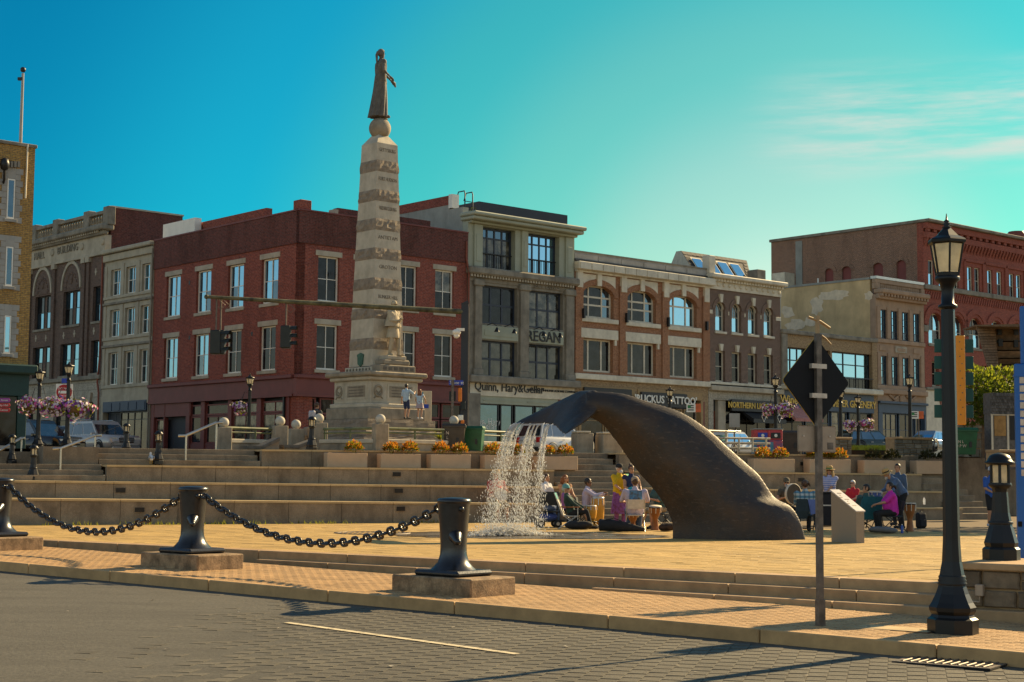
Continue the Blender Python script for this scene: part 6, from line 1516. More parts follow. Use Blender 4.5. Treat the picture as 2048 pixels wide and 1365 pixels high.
def person(label, loc, rz=0.0, H=1.72, sit=None, lean=0.0, side=0.0, hands=None, feet=None, top=None, sleeve=1.0, low=None, leg=2.0, hair=None, style='short', hat=None,
           beard=None, glasses=False, wide=1.0, skin=None, shoes=None, turn=0.0, nod=0.0, skirt=None, name='person', cat='person', group='people in the square', pole=None, vox=.02, cape=None):
    """faces local -y; all lengths for a 1.72 m adult, scaled by H"""
    k = H/1.72; skin = skin or m_skin; o = empty(name, loc, rz, label, cat, group)
    V3 = lambda x, y, z: Vector((x, y, z))
    zp = .95 if sit is None else sit/k + .10
    P = V3(0, 0 if sit is None else .0, zp)
    S = V3(math.sin(side), -math.sin(lean), math.cos(lean)*math.cos(side)).normalized(); X = V3(1,0,0)
    Fw = X.cross(S) * -1 if False else S.cross(X)           # forward is -y
    Fw = -Fw if Fw.y > 0 else Fw
    W = wide; chest = P + S*.36; nb = P + S*.50; sh = [P + S*.455 + X*(sg*.185*W) for sg in (-1, 1)]
    hip = [P + X*(sg*.088*W) - V3(0,0,.02) for sg in (-1, 1)]
    if feet is None:
        feet = [V3(-.10,.0,.075), V3(.11,-.06,.075)] if sit is None else [V3(-.13,-.40,.075), V3(.13,-.36,.075)]
    else: feet = [V3(*f_) for f_ in feet]
    knees = []; ank = []
    for sg, h_, f_ in zip((-1,1), hip, feet): kn, an = ik(h_, f_, .44, .43, V3(sg*.12,-1,.25)); knees.append(kn); ank.append(an)
    if hands is None: hands = [(-.27*W,-.06,.86), (.27*W,-.06,.86)] if sit is None else [(-.14,-.34,zp+.12), (.14,-.34,zp+.12)]
    elb = []; wr = []
    for i, sg in enumerate((-1,1)):
        e, w = ik(sh[i], V3(*hands[i]), .29, .25, (pole or V3(sg*.5,.5,-.6)) if True else None); elb.append(e); wr.append(w)
    hd = nb + (S + Fw*.10*math.cos(nod) + V3(0,0,.2)).normalized()*.185 + Fw*math.sin(nod)*.08
    Hr = Matrix.Rotation(turn, 4, 'Z') @ Matrix.Rotation(nod, 4, 'X')
    hp = lambda x, y, z: tuple(hd + (Hr @ V3(x, y, z)))
    def sc(mb): mb.v = [(p[0]*k, p[1]*k, p[2]*k) for p in mb.v]; return mb
    def torso(mb, g):
        for sg in (-1,1):
            capsule(mb, P+X*sg*.065*W, P+S*.16+X*sg*.06*W, .105*W+g, .098*W+g); capsule(mb, P+S*.16+X*sg*.06*W, chest+X*sg*.085*W, .098*W+g, .105*(.5+.5*W)+g)
            capsule(mb, chest+X*sg*.085*W, sh[(sg+1)//2]-S*.01, .10+g, .062+g); 
        if W > 1.12: mb.ball(tuple(P+S*.17+Fw*.07*W), (.14*W+g, .13*W+g, .17+g), 12)
        capsule(mb, chest+S*.05, nb+S*.03, .095+g, .052+g)
    # continuous body
    mb = MB(); torso(mb, 0)
    capsule(mb, nb, hd-V3(0,0,.06), .056, .054)
    mb.ball(tuple(hd+Hr@V3(0,.012,.022)), (.076,.095,.098), 14); mb.ball(hp(0,-.018,-.055), (.058,.07,.065), 12); mb.ball(hp(0,-.088,-.022), (.013,.02,.02), 8); mb.ball(hp(0,-.075,-.088), (.028,.022,.02), 8)
    for sg in (-1,1): mb.ball(hp(sg*.078,.012,-.012), (.014,.02,.034), 8)
    for i in (0,1):
        capsule(mb, sh[i], elb[i], .056, .043); capsule(mb, elb[i], wr[i], .043, .028)
        capsule(mb, hip[i], knees[i], .092*(.6+.4*W), .06); capsule(mb, knees[i]+V3(0,.012,-.10), ank[i], .058, .04); capsule(mb, knees[i], knees[i]+V3(0,.012,-.10), .058, .058)
        fd = V3((-.04,.04)[i], -.16, 0); capsule(mb, ank[i]+V3(0,.02,-.03), ank[i]+fd+V3(0,0,-.045), .04, .032)
    body = remesh(mb, vox)
    for i in (0,1): hand(body, wr[i]-(wr[i]-elb[i]).normalized()*.01, wr[i]-elb[i], V3(0,0,1) if abs((wr[i]-elb[i]).normalized().z) < .8 else V3(0,1,0), 1.05)
    for sg in (-1,1): body.ball(hp(sg*.03,-.084,.006), (.011,.006,.007), 6, mi=1); body.ball(hp(sg*.03,-.088,.026), (.017,.005,.004), 6, mi=1)
    body.ball(hp(0,-.092,-.058), (.022,.006,.005), 6, mi=2)
    sc(body).build('body', [skin, m_eye, m_lips], o)
    if top:
        mb = MB(); torso(mb, .022)
        for i in (0,1):
            s1_ = min(1, sleeve); e = sh[i].lerp(elb[i], max(.12, s1_)); capsule(mb, sh[i], e, .074, .062 if sleeve < 1.2 else .055)
            if sleeve > 1: capsule(mb, elb[i], elb[i].lerp(wr[i], sleeve-1), .055, .040)
        mb.tube([P-S*.09, P+S*.02], [.175*W,.17*W], 14, sq=.72) if sit is None else None
        sc(remesh(mb, vox, 2)).build('shirt', top, o)
    if low:
        mb = MB()
        for sg in (-1,1): capsule(mb, P+X*sg*.065*W, hip[(sg+1)//2], .118*W, .112*(.6+.4*W))
        for i in (0,1):
            l1 = min(1, leg); capsule(mb, hip[i], hip[i].lerp(knees[i], l1), .108*(.6+.4*W), .08 if leg <= 1 else .074)
            if leg > 1: capsule(mb, knees[i], knees[i].lerp(ank[i], leg-1), .074, .06)
        sc(remesh(mb, vox, 2)).build('trousers', low, o)
    if skirt:
        m_, zlo = skirt; rings = []
        for j in range(8):
            f_ = j/7; z = zp+.1-(zp+.1-zlo)*f_; rr = (.15+.10*f_**.8)*W
            rings.append([(rr*(1+.06*math.cos(7*a+1.3)*f_)*math.cos(a), rr*.8*(1+.06*math.cos(9*a)*f_)*math.sin(a), z) for a in [2*pi*q/28 for q in range(28)]])
        sc(MB().loft(rings)).build('skirt', m_, o)
    for i in (0,1):
        fd = V3((-.04,.04)[i], -.17, 0); mb = MB(); capsule(mb, ank[i]+V3(0,.03,-.03), ank[i]+fd+V3(0,0,-.04), .05, .042); mb.v = [(p[0],p[1],max(p[2],ank[i].z-.075)) for p in mb.v]
        sc(mb).build('shoe', shoes or m_shoe, o)
    if hair:
        mb = MB(); n = 16; mb2 = MB(); mb2.ball((0,.014,.026), (.086,.106,.108), n)
        keep = [f_ for f_ in mb2.f if (lambda c: (c[1] > -.03 and c[2] > -.075) or c[2] > .066)(np.mean([mb2.v[i] for i in f_], axis=0))]
        mb.add([hp(*p) for p in mb2.v], keep, 0, True)
        if style == 'long':
            for q in (-.06,-.03,0,.03,.06): mb.tube([hp(q,.07,.02), tuple(Vector(hp(q*1.3,.10,-.10))), tuple(Vector(hp(q*1.5,.09,-.26))), tuple(Vector(hp(q*1.4,.085,-.36)))], [.05,.05,.042,.015], 8)
            for sg in (-1,1): mb.tube([hp(sg*.075,.0,.03), hp(sg*.09,.0,-.08), hp(sg*.095,-.01,-.2)], [.035,.035,.012], 7)
        if style == 'tail': mb.tube([hp(0,.10,.03), hp(.02,.14,-.05), hp(.02,.13,-.2), hp(.02,.12,-.34)], [.05,.035,.026,.01], 8)
        if style == 'bun': mb.ball(hp(0,.07,.125), (.04,.04,.04), 8)
        if style == 'pony': mb.tube([hp(0,.10,.02), hp(0,.16,0), hp(0,.18,-.08)], [.04,.045,.015], 8)
        if style == 'wild':
            rg = random.Random(int(abs(loc[0])*100))
            for q in range(60):
                a = rg.uniform(0,2*pi); b_ = rg.uniform(.0,1.3); d_ = V3(math.cos(a)*math.cos(b_-.3), abs(math.sin(a))*math.cos(b_-.3), math.sin(b_-.3)); mb.tube([hp(*(d_*.09)), hp(*(d_*rg.uniform(.12,.15)+V3(0,0,-.03)))], [.014,.003], 4)
        sc(mb).build('hair', hair, o)
    if beard: sc(MB().ball(hp(0,-.062,-.088), (.05,.045,.06), 10)).build('beard', beard, o)
    if glasses: 
        mb = MB()
        for sg in (-1,1): mb.ball(hp(sg*.031,-.094,.006), (.026,.008,.018), 8); mb.tube([hp(sg*.055,-.085,.008), hp(sg*.078,.0,.006)], .004, 4)
        sc(mb).build('sunglasses', m_eye, o)
    if hat:
        kind, hm, bm = hat; mb = MB(); Th = Matrix.Translation(hd) @ Hr
        if kind == 'straw':
            mb.lathe([(.100,.05),(.102,.085),(.095,.13),(.075,.155),(.0,.16)], 20, T=Th, cap=False); mb.lathe([(.100,.052),(.15,.045),(.175,.030),(.172,.026),(.10,.044)], 24, T=Th, cap=False)
            h_ = sc(mb).build('hat', hm, o)
            if bm: sc(MB().lathe([(.1035,.056),(.105,.085)], 20, T=Th, cap=False)).build('hat_band', bm, h_)
        else:
            mb.lathe([(.093,.02),(.098,.06),(.085,.11),(.05,.14),(0,.148)], 18, T=Th @ Tm(s=(1,1.12,1)), cap=False)
            mb.add([Th @ V3(x, y, z) for x, y, z in ((-.08,-.07,.035),(.08,-.07,.035),(.065,-.17,.02),(0,-.185,.022),(-.065,-.17,.02),(-.08,-.07,.043),(.08,-.07,.043),(.065,-.17,.028),(0,-.185,.03),(-.065,-.17,.028))], [(4,3,2,1,0),(5,6,7,8,9),(0,1,6,5),(1,2,7,6),(2,3,8,7),(3,4,9,8),(4,0,5,9)])
            sc(mb).build('cap', hm, o)
    o['hd'] = 0; del o['hd']
    return o, dict(hd=hd*k, wr=[w*k for w in wr], sh=[s_*k for s_ in sh], P=P*k, k=k, kn=[q*k for q in knees])
# ------------------------------------------------------------------ soldiers' monument
m_mon = mat('pale_monument_granite', (.50,.435,.325), .8, var=.16, vscale=3, grain=.12, gscale=60, stain=.35, sscale=1.1)
m_mong = mat('grey_monument_granite', (.31,.255,.18), .85, var=.25, vscale=3, grain=.35, gscale=30, stain=.5, sscale=1.3)
m_rock = mat('rock_faced_granite', (.275,.22,.16), .9, var=.28, vscale=5, grain=.6, gscale=14, stain=.4, sscale=1.2)
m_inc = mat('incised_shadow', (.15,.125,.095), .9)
m_verd = mat('green_bronze', (.055,.14,.10), .6, metal=.2, var=.3)
m_stat = mat('weathered_grey_stone', (.13,.115,.095), .8, var=.3, vscale=5, grain=.3, gscale=20, stain=.5, sscale=1.5)
MA = R(42.6); MO = at(750, 900, 60.0); MO.z = ZUP((MO-TO).dot(TD), (MO-TO).dot(TN))
mon = empty('soldiers_monument', MO, MA, 'tall banded granite obelisk monument carved with battle names, ball on top', 'monument')
zm = lambda y, Y=58.9: at(750, y, Y).z - MO.z
hw = lambda z: .5*(1.0 + (zm(288)-z)/(zm(288)-zm(735))*.5)
def course(name, z0, z1, m, rough=False, h0=None, h1=None, seed=0):
    a, b_ = (h0 or hw(z0)), (h1 or hw(z1)); mb = MB()
    if not rough: mb.add([(-a,-a,z0),(a,-a,z0),(a,a,z0),(-a,a,z0),(-b_,-b_,z1),(b_,-b_,z1),(b_,b_,z1),(-b_,b_,z1)], [(0,3,2,1),(4,5,6,7),(0,1,5,4),(1,2,6,5),(2,3,7,6),(3,0,4,7)])
    else:
        rg = random.Random(seed); nx, nz = 9, 4; rings = []
        for j in range(nz+1):
            t = j/nz; z = z0+(z1-z0)*t; h = a+(b_-a)*t; ed = j in (0, nz); ring = []
            for sd in range(4):
                for i in range(nx):
                    q = -1+2*i/nx; d = (0.006 if ed else rg.uniform(.005,.05)); c = [(q*h,-h-d),(h+d,q*h),(-q*h,h+d),(-h-d,-q*h)][sd]; ring.append((c[0],c[1],z+(0 if ed else rg.uniform(-.02,.02))))
            rings.append(ring)
        mb.loft(rings, sm=False)
    return mb.build(name, m, mon)
ys = [(280,315,0),(315,338,1),(338,375,0),(375,398,1),(398,433.5,0),(433.5,457,1),(457,493,0),(493,516,1),(516,553.6,0),(553.6,576.5,1),(576.5,614,0),(614,636,1),(636,675,0),(675,698,1),(698,731.5,0)]
for i, (ya, yb2, rf) in enumerate(ys):
    course('rock_faced_course' if rf else 'smooth_course', zm(yb2), zm(ya), m_rock if rf else m_mon, bool(rf), seed=i)
names = {0:'GETTYSBURG',2:'FORT HUDSON',4:'FREDERICKSBURG',6:'ANTIETAM',8:'GROTON',10:'BUNKER HILL'}
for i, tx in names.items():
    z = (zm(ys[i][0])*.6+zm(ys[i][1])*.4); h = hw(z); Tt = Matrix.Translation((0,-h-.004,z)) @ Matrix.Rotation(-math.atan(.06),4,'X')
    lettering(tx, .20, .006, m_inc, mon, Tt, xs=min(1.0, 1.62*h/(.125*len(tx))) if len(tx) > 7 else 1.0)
# pyramidion, ball
z0, z1 = zm(280), zm(262); h = hw(z0); hb = h*.42
MB().add([(-h,-h,z0),(h,-h,z0),(h,h,z0),(-h,h,z0),(-hb,-hb,z1+.06),(hb,-hb,z1+.06),(hb,hb,z1+.06),(-hb,hb,z1+.06)], [(0,1,5,4),(1,2,6,5),(2,3,7,6),(3,0,4,7),(4,5,6,7)]).build('pyramidion', m_mon, mon)
zb_ = zm(245); MB().ball((0,0,zb_), .43, 28).build('globe', m_mong, mon)
# base
def blk(name, y0_, y1_, hx, hy, m, r=.02, dy=0.0, dx=0.0): return MB().bev((-hx+dx,-hy+dy,zm(y1_,58.4)),(hx+dx,hy+dy,zm(y0_,58.4)), r).build(name, m, mon)
blk('star_band', 731.5, 742, .86, .86, m_mon)
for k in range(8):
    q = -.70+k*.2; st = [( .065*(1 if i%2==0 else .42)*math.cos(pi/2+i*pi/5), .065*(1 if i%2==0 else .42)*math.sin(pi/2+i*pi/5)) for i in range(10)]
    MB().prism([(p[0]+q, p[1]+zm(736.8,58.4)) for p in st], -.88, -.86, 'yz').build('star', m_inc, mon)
MB().prism([(-.17,zm(713)),(-.15,zm(727)),(0,zm(732)),(.15,zm(727)),(.17,zm(713)),(.2,zm(708)),(0,zm(704)),(-.2,zm(708))], -hw(zm(718))-.05, -hw(zm(718))+.02, 'yz').build('bronze_shield', m_verd, mon)
blk('cornice', 742, 752, 1.42, 1.42, m_mong, .05); blk('cornice_bed', 752, 760, 1.28, 1.28, m_mon, .04)
blk('die', 760, 806, 1.14, 1.14, m_mon, .02); blk('plinth', 806, 815, 1.26, 1.26, m_mon, .03); blk('plinth', 815, 839, 1.36, 1.36, m_mong, .03)
for hx, y0_, y1_ in ((1.7,839,858),):
    pass
def rockstep(h, za, zb2, seed, dx=0, dy=0):
    c_ = course('rock_faced_step', 0, zb2-za, m_rock, True, h, h, seed); c_.location = (dx, dy, za); return c_
rockstep(1.62, zm(862,58.4), zm(839,58.4), 31); 
zst = zm(862,58.4); nst = 3
for i in range(nst): rockstep(1.95+.34*i, zst*(1-(i+1)/nst)-.02, zst*(1-i/nst), 40+i)
# panels and wreaths on the die
zc0, zc1 = zm(802,58.4), zm(763,58.4); zmid = (zc0+zc1)/2
for sd in (0, 1):
    Tq = Matrix.Identity(4) if sd == 0 else Matrix.Rotation(-pi/2, 4, 'Z')
    MB().box((-.35,-1.16,zc0+.08),(.95,-1.13,zc1-.06), T=Tq).build('raised_panel', m_mon, mon); MB().box((-.25,-1.175,zc0+.16),(.85,-1.155,zc1-.14), T=Tq).build('inscribed_tablet', m_mong, mon)
    for k in range(4): MB().box((-.16,-1.179,zmid-.18+k*.11),(.76,-1.173,zmid-.15+k*.11), T=Tq).build('inscription', m_inc, mon)
    MB().box((-1.05,-1.158,zc0+.05),(-.5,-1.13,zc1-.04), T=Tq).build('raised_panel', m_mon, mon)
    ring = [(-.78+.17*math.cos(a), -1.17, zmid+.02+.2*math.sin(a)) for a in [2*pi*q/20 for q in range(21)]]; MB().tube(ring, .045, 6, T=Tq).build('wreath', m_mong, mon)
    MB().tube([(-.98,-1.17,zmid-.26),(-.6,-1.17,zmid+.1)], .025, 5, T=Tq).tube([(-.58,-1.17,zmid-.26),(-.95,-1.17,zmid+.1)], .025, 5, T=Tq).build('crossed_swords', m_mong, mon)
# soldier's pedestal on the street side
zp0 = zm(742,58.0); MB().bev((-.85,-1.36,zp0),(.85,-.7,zp0+.28), .03).build('soldier_pedestal', m_mong, mon); MB().bev((-.62,-1.30,zp0+.28),(.62,-.7,zp0+.50), .05).build('soldier_pedestal', m_mong, mon); MB().bev((-.45,-1.28,zp0+.50),(.45,-.6,zp0+.64), .02).build('soldier_base', m_mon, mon)
for k in range(6): MB().box((-.72+k*.26,-1.375,zp0+.08),(-.56+k*.26,-1.355,zp0+.2)).build('star', m_inc, mon)
MB().bev((-1.36,-.5,zp0),(-.8,.9,zp0+.3), .05).build('side_scroll', m_mong, mon) if False else None
m_sol = mat('pale_statue_stone', (.44,.36,.24), .8, var=.2, vscale=4, grain=.25, gscale=20, stain=.3, sscale=1.5)
Msol = Matrix.Translation(MO) @ Matrix.Rotation(MA, 4, 'Z'); sp = Msol @ Vector((0,-1.02,zp0+.64))
so, J = person('pale stone soldier statue leaning on a rifle against the obelisk', sp, MA + R(6), H=2.05, top=m_sol, sleeve=2, low=m_sol, leg=1.95, hair=m_sol, hat=('cap', m_sol, None), skin=m_sol, shoes=m_sol,
        hands=[(-.06,-.27,1.12),(.08,-.27,1.18)], feet=[(-.13,.02,.075),(.13,-.12,.075)], name='soldier_statue', cat='statue', group='stone statues', skirt=(m_sol,.58), vox=.024, beard=m_sol)
kk = J['k']; MB().tube([(.02*kk,-.30*kk,.02),(.0,-.30*kk,1.32*kk)], [.03,.018], 6).box((-.035,-.33*kk,.02),(.06,-.27*kk,.25)).build('rifle', m_sol, so)
rings = []
for j in range(7):
    f_ = j/6; z = (1.46-.52*f_)*kk; rr = (.11+.20*f_**.55)*kk; rings.append([(rr*(1+.03*math.cos(8*a))*math.cos(a), rr*.72*math.sin(a)+.03, z) for a in [2*pi*q/24 for q in range(24)]])
MB().loft(rings, cap=False).build('cape', m_sol, so)
# crowning figure
lp = Msol @ Vector((0,0,zb_+.40)); HL = 2.72*.99
lo, J = person('grey stone robed woman statue standing on the globe of the monument', lp, R(118), H=HL, top=m_stat, sleeve=.2, hair=m_stat, style='tail', skin=m_stat, shoes=m_stat, name='crowning_statue', cat='statue', group='stone statues',
        hands=[(-.24,-.16,1.02),(.16,-.50,.90)], vox=.034, turn=R(15))
kk = J['k']; rings = []
for j in range(14):
    f_ = j/13; z = (1.08-1.06*f_)*kk; rr = (.148+.035*math.sin(f_*pi*.7)+.075*f_**2.4)*kk; lx = (-.05*f_+.03*math.sin(f_*pi))*kk
    rings.append([((rr*(1+.10*f_**.5*math.cos(11*a+2*f_)+.05*math.cos(5*a+1))*math.cos(a)), rr*.92*(1+.10*f_**.5*math.cos(11*a+2*f_)+.05*math.cos(5*a+1))*math.sin(a)+.06*f_*f_*kk, z) for a in [2*pi*q/66 for q in range(66)]])
MB().loft(rings).build('robe', m_stat, lo)
w = J['wr'][1]; MB().tube([tuple(w+Vector((-.02,.02,0))), tuple(w+Vector((.08,-.14,-.06))), tuple(w+Vector((.05,-.18,-.2)))], [.05,.07,.03], 8).build('wreath_in_hand', m_stat, lo)

# ------------------------------------------------------------------ walls, ball posts and green rails round the monument
m_ball = mat('pale_stone_ball', (.46,.42,.34), .75, var=.15, vscale=6, grain=.15)
m_rail = mat('worn_green_rail', (.045,.10,.05), .5, var=.6, vscale=2.5, c2=(.20,.20,.08)); m_stain = mat('stainless_rail', (.46,.43,.37), .3, metal=.9, var=.08)
def ballpost(x, ytop, ybot, Y, w, label):
    p = at(x, ybot, Y); zt_ = at(x, ytop, Y).z; h = zt_-p.z
    o = empty('ball_post', p, TA, label, 'post', 'stone posts with balls')
    MB().bev((-w/2,-w/2,-.3),(w/2,w/2,h), .02).build('post', m_mong, o); MB().ball((0,0,h+.155), .17, 20).build('ball', m_ball, o); return o
ballpost(446.5,855,903,51.5,.46,'stone post with ball at the top of the sloping handrail')
ballpost(559,852,903,53,.46,'stone post with ball right of the green rail, below the red building')
ballpost(591,858,903,55,.5,'low stone post with ball between the two stair wing walls')
ballpost(637,846,903,55,.5,'stone post with ball half hidden behind a lantern bollard below the monument')
ballpost(760,848,903,52.5,.46,'stone post with ball standing in front of the monument steps')
ballpost(907,850,903,56,.46,'stone post with ball rising behind the brown rubbish bin')
def lowwall(x0, x1, yt, Y0, Y1, label, rail=True):
    a, c = at(x0, 905, Y0), at(x1, 905, Y1); zt_ = at((x0+x1)/2, yt, (Y0+Y1)/2).z; d = c-a
    o = empty('low_wall', (a.x,a.y,2.0), math.atan2(d.y,d.x), label, 'wall', 'low walls with green rails'); L_ = math.hypot(d.x,d.y); h = zt_-2.0
    n = max(1, int(L_/1.3))
    for k in range(n): MB().bev((L_*k/n+.004,0,0),(L_*(k+1)/n-.004,.35,h-.14), .012).build('wall_stone', m_mong, o)
    MB().bev((-.02,-.05,h-.138),(L_+.02,.4,h), .02).build('coping', m_mon, o)
    if rail:
        for zr in (.36, .22): MB().tube([(0,.17,h+zr),(L_,.17,h+zr)], .05 if zr > .3 else .03, 8).build('rail', m_rail, o)
        for k in range(max(2, int(L_/1.2)+1)): q = min(L_-.05, .05+k*1.2); MB().tube([(q,.17,h),(q,.17,h+.36)], .035, 6).build('baluster', m_rail, o)
lowwall(459,548,879,51.5,53,'low granite wall with green rail left of the monument stairs')
lowwall(640,747,879,54,52.5,'low granite wall with green rail in front of the monument')
lowwall(773,893,880,52.5,54,'low granite wall with green rail before the monument steps on its street side')
lowwall(966,1030,884,56,57.5,'low granite wall with green rail below the sage building')
def wing(x0, x1, yt0, yt1, Y, label):
    a, c = at(x0, 905, Y), at(x1, 905, Y+.6); d = c-a; L_ = math.hypot(d.x,d.y); z0 = at(x0, yt0, Y).z; z1 = at(x1, yt1, Y).z
    o = empty('stair_wing_wall', (a.x,a.y,2.0), math.atan2(d.y,d.x), label, 'wall')
    MB().prism([(0,0),(L_,0),(L_,z1-2.05),(L_*.45,z0-2.05),(0,z0-2.05)], 0, .5).build('wall_body', m_rock, o); MB().prism([(-.03,z0-2.05),(L_*.45,z0-2.05),(L_,z1-2.05),(L_,z1-1.95),(L_*.44,z0-1.95),(-.03,z0-1.95)], -.06, .56).build('coping', m_stat, o)
wing(495,558,895,878,51.0,'sloping stair wing wall below the ball post, left of the monument stairs'); wing(568,632,893,880,52.0,'sloping stair wing wall beside the lantern bollard below the monument')
# stones stacked behind the stair
p = at(600, 905, 55.5); o = empty('stone_pier', (p.x,p.y,2.0), TA, 'rock-faced stone pier stepping up beside the monument stairs', 'wall')
for x0, x1, z0, z1 in ((-.45,.2,0,.62),(.21,.8,0,.62),(-.4,.2,.62,.82),(.21,.85,.62,1.1)): MB().bev((x0,-.2,z0),(x1,.4,z1-.006), .03).build('stone', m_rock, o)
# stainless handrails on the steps
def handrail(x0, y0_, x1, y1_, yb0, yb1, Y0, Y1, label, ext=14):
    a, c = at(x0, y0_, Y0), at(x1, y1_, Y1); o = empty('handrail', (a.x, a.y, at(x0,yb0,Y0).z), 0, label, 'handrail', 'steel handrails on the stairs'); base = o.location.copy()
    e0, e1 = at(x0-ext, y0_, Y0), at(x1+ext, y1_, Y1)
    MB().tube([e0-base, a-base, c-base, e1-base], .045, 8).build('rail', m_stain, o)
    for P_, x, y, Y in ((a,x0,yb0,Y0),(c,x1,yb1,Y1)):
        f_ = at(x, y, Y); MB().tube([f_-base, Vector((f_.x,f_.y,P_.z))-base], .03, 8).build('rail_post', m_stain, o)
handrail(120,898,189,871,956,929,46.0,48.5,'steel handrail in front of the parked suv'); handrail(371,872,432,846,928,902,48.2,50.2,'steel handrail below the red building'); handrail(-30,918,42,877,950,928,46.2,48.2,'steel handrail cut by the left picture edge', ext=8)
# lantern bollards
for x, yb2, yt2, Y, l_ in ((66,961,890,45.4,'lantern bollard lowest on the terraces at the left, beside a handrail'),(23,928,869,46.9,'lantern bollard nearest the left picture edge'),(252,904,847,50.5,'lantern bollard standing before the silver suv'),(316,929,862,47.8,'lantern bollard with the gull at its foot'),(623,902,833,50.5,'lantern bollard in front of the monument stairs')):
    p = at(x, yb2, Y); lantern_bollard(p, at(x,yt2,Y).z-p.z, l_, 1.0)
# gull
p = at(302, 929, 47.6); m_gull = mat('white_grey_plumage', (.62,.60,.56), .8, var=.25, vscale=14); m_beak = mat('yellow_beak', (.6,.35,.05), .5)
o = empty('gull', p, R(200), 'white gull standing on the terrace step beside a lantern bollard', 'bird')
mb = MB()
for a, r in (((0,.12,.16),.055),((0,.02,.19),.085),((0,-.07,.22),.07),((0,-.12,.28),.042),((0,-.14,.33),.045)): mb.ball(a, r, 10)
mb.tube([(0,.1,.17),(0,.24,.14)], [.05,.01], 8); rm = remesh(mb, .015, 2); rm.build('body', m_gull, o)
MB().tube([(0,-.18,.33),(0,-.24,.32)], [.014,.004], 6).build('beak', m_beak, o)
for sg in (-1,1): MB().ball((sg*.07,.06,.2), (.02,.14,.06), 10).build('wing', mat('grey_wing', (.30,.30,.30), .8), o); MB().tube([(sg*.03,0,.12),(sg*.03,0,.0),(sg*.03,-.05,.0)], .008, 5).build('leg', m_beak, o)

# ------------------------------------------------------------------ planters with coleus
m_plant = mat('tan_painted_planter', (.52,.36,.22), .75, var=.08, vscale=3, stain=.12)
m_soil = mat('soil', (.03,.02,.012), .95)
def leafm(name, c, c2): 
    m = translucent(name, tuple((x+y)/2 for x, y in zip(c, c2)), .5); return m
m_lg = leafm('coleus_green_leaf', (.11,.15,.012), (.32,.30,.02)); m_lo = leafm('coleus_orange_leaf', (.48,.14,.015), (.62,.26,.02)); m_ld = leafm('dark_coleus_leaf', (.035,.05,.012), (.10,.07,.02))
def leafball(mb, c, rx, rz_, n, size, rg, ms=(0,1), orange=.45, dome=True):
    for k in range(n):
        u = Vector((rg.gauss(0,1), rg.gauss(0,1), rg.gauss(0,1))).normalized()
        if dome and u.z < -.15: u.z = -u.z*.5
        q = rg.uniform(.55,1.0)**.5; p = Vector(c)+Vector((u.x*rx*q, u.y*rx*q, u.z*rz_*q))
        d = (u+Vector((rg.uniform(-.6,.6),rg.uniform(-.6,.6),rg.uniform(-.2,.7)))).normalized(); sdv = d.cross(Vector((rg.uniform(-1,1),rg.uniform(-1,1),1))).normalized(); s_ = size*rg.uniform(.7,1.3); nn = d.cross(sdv)
        mb.add([p-d*s_*.5, p+sdv*s_*.34+nn*s_*.06, p+d*s_*.6-nn*s_*.08, p-sdv*s_*.34+nn*s_*.06], [(0,1,2),(0,2,3)], ms[1] if rg.random() < (orange + .35*u.z) else ms[0], False)
def planter(x0, x1, yt, yb2, i, label, plants, dark=False):
    t = 2*TRD + .55; p = hit((x0+x1)/2, yb2, TO+TN*t, TN); s_ = (p-TO).dot(TD)
    w = (hit(x1, yb2, TO+TN*t, TN)-hit(x0, yb2, TO+TN*t, TN)).length; zb2 = tz(2, s_); h = hit((x0+x1)/2, yt, TO+TN*t, TN).z - zb2
    o = empty('planter_box', TP(s_, t, zb2), TA, label, 'planter', 'tan planter boxes on the terrace'); rg = random.Random(50+i)
    MB().bev((-w/2,0,0),(w/2,.42,h), .012).build('box', m_plant, o); MB().box((-w/2+.05,.05,h-.02),(w/2-.05,.37,h+.006)).build('soil', m_soil, o)
    for q, pw in plants:
        mb = MB(); c = (q*w/2, .2, h+.12); leafball(mb, c, .30*pw, .30*pw, 330, .085, rg, orange=.38)
        pl = empty('coleus_plant', TP(s_, t, zb2), TA, None); pl['category'] = 'plant'; pl['group'] = 'coleus plants in the planters'
        pl['label'] = ('dark leafy' if dark else 'orange coleus') + ' plant, ' + ('left' if q == plants[0][0] else 'right' if q == plants[-1][0] else 'middle') + ', in the box ' + label.replace('tan planter box ', '').replace(', with a single plant', '').replace(', before the monument', '')
        mb.build('foliage', [m_ld, m_ld] if dark else [m_lg, m_lo], pl)
        st = MB()
        for k in range(5): a = 2*pi*k/5; st.tube([(c[0]+.03*math.cos(a),.2+.03*math.sin(a),h-.01),(c[0]+.14*math.cos(a),.2+.14*math.sin(a),h+.22)], .008, 4)
        st.build('stem', m_lg, pl)
PLN = [(655,735,906,932,[(.42,1.05)],'tan planter box leftmost, with a single plant',0),(762,842,908,934,[(-.38,.95),(.55,1.0)],'tan planter box second from the left, before the monument',0),(862,942,909,935,[(-.4,1.0),(.55,.95)],'tan planter box in front of the bins',0),(970,1052,911,936,[(-.5,1.05),(.75,.85)],'tan planter box behind the falling water',0),(1074,1156,913,938,[(-.35,.9),(.5,1.0)],'tan planter box beside the middle stairs',0),
       (1508,1590,918,943,[(-.4,1.05),(.45,1.05)],'tan planter box left of the road sign post',0),(1620,1702,919,944,[(-.75,.7),(.1,.8),(.6,1.1)],'tan planter box crossed by the road sign post',0),(1729,1812,921,946,[(-.4,1.05),(.5,1.05)],'tan planter box above the man in the straw fedora',1),(1834,1916,922,947,[(-.3,1.1),(.5,.9)],'tan planter box partly behind the lamp post',1)]
for i, (x0, x1, yt, yb2, pls, l_, dk) in enumerate(PLN): planter(x0, x1, yt, yb2, i, l_, pls, bool(dk))
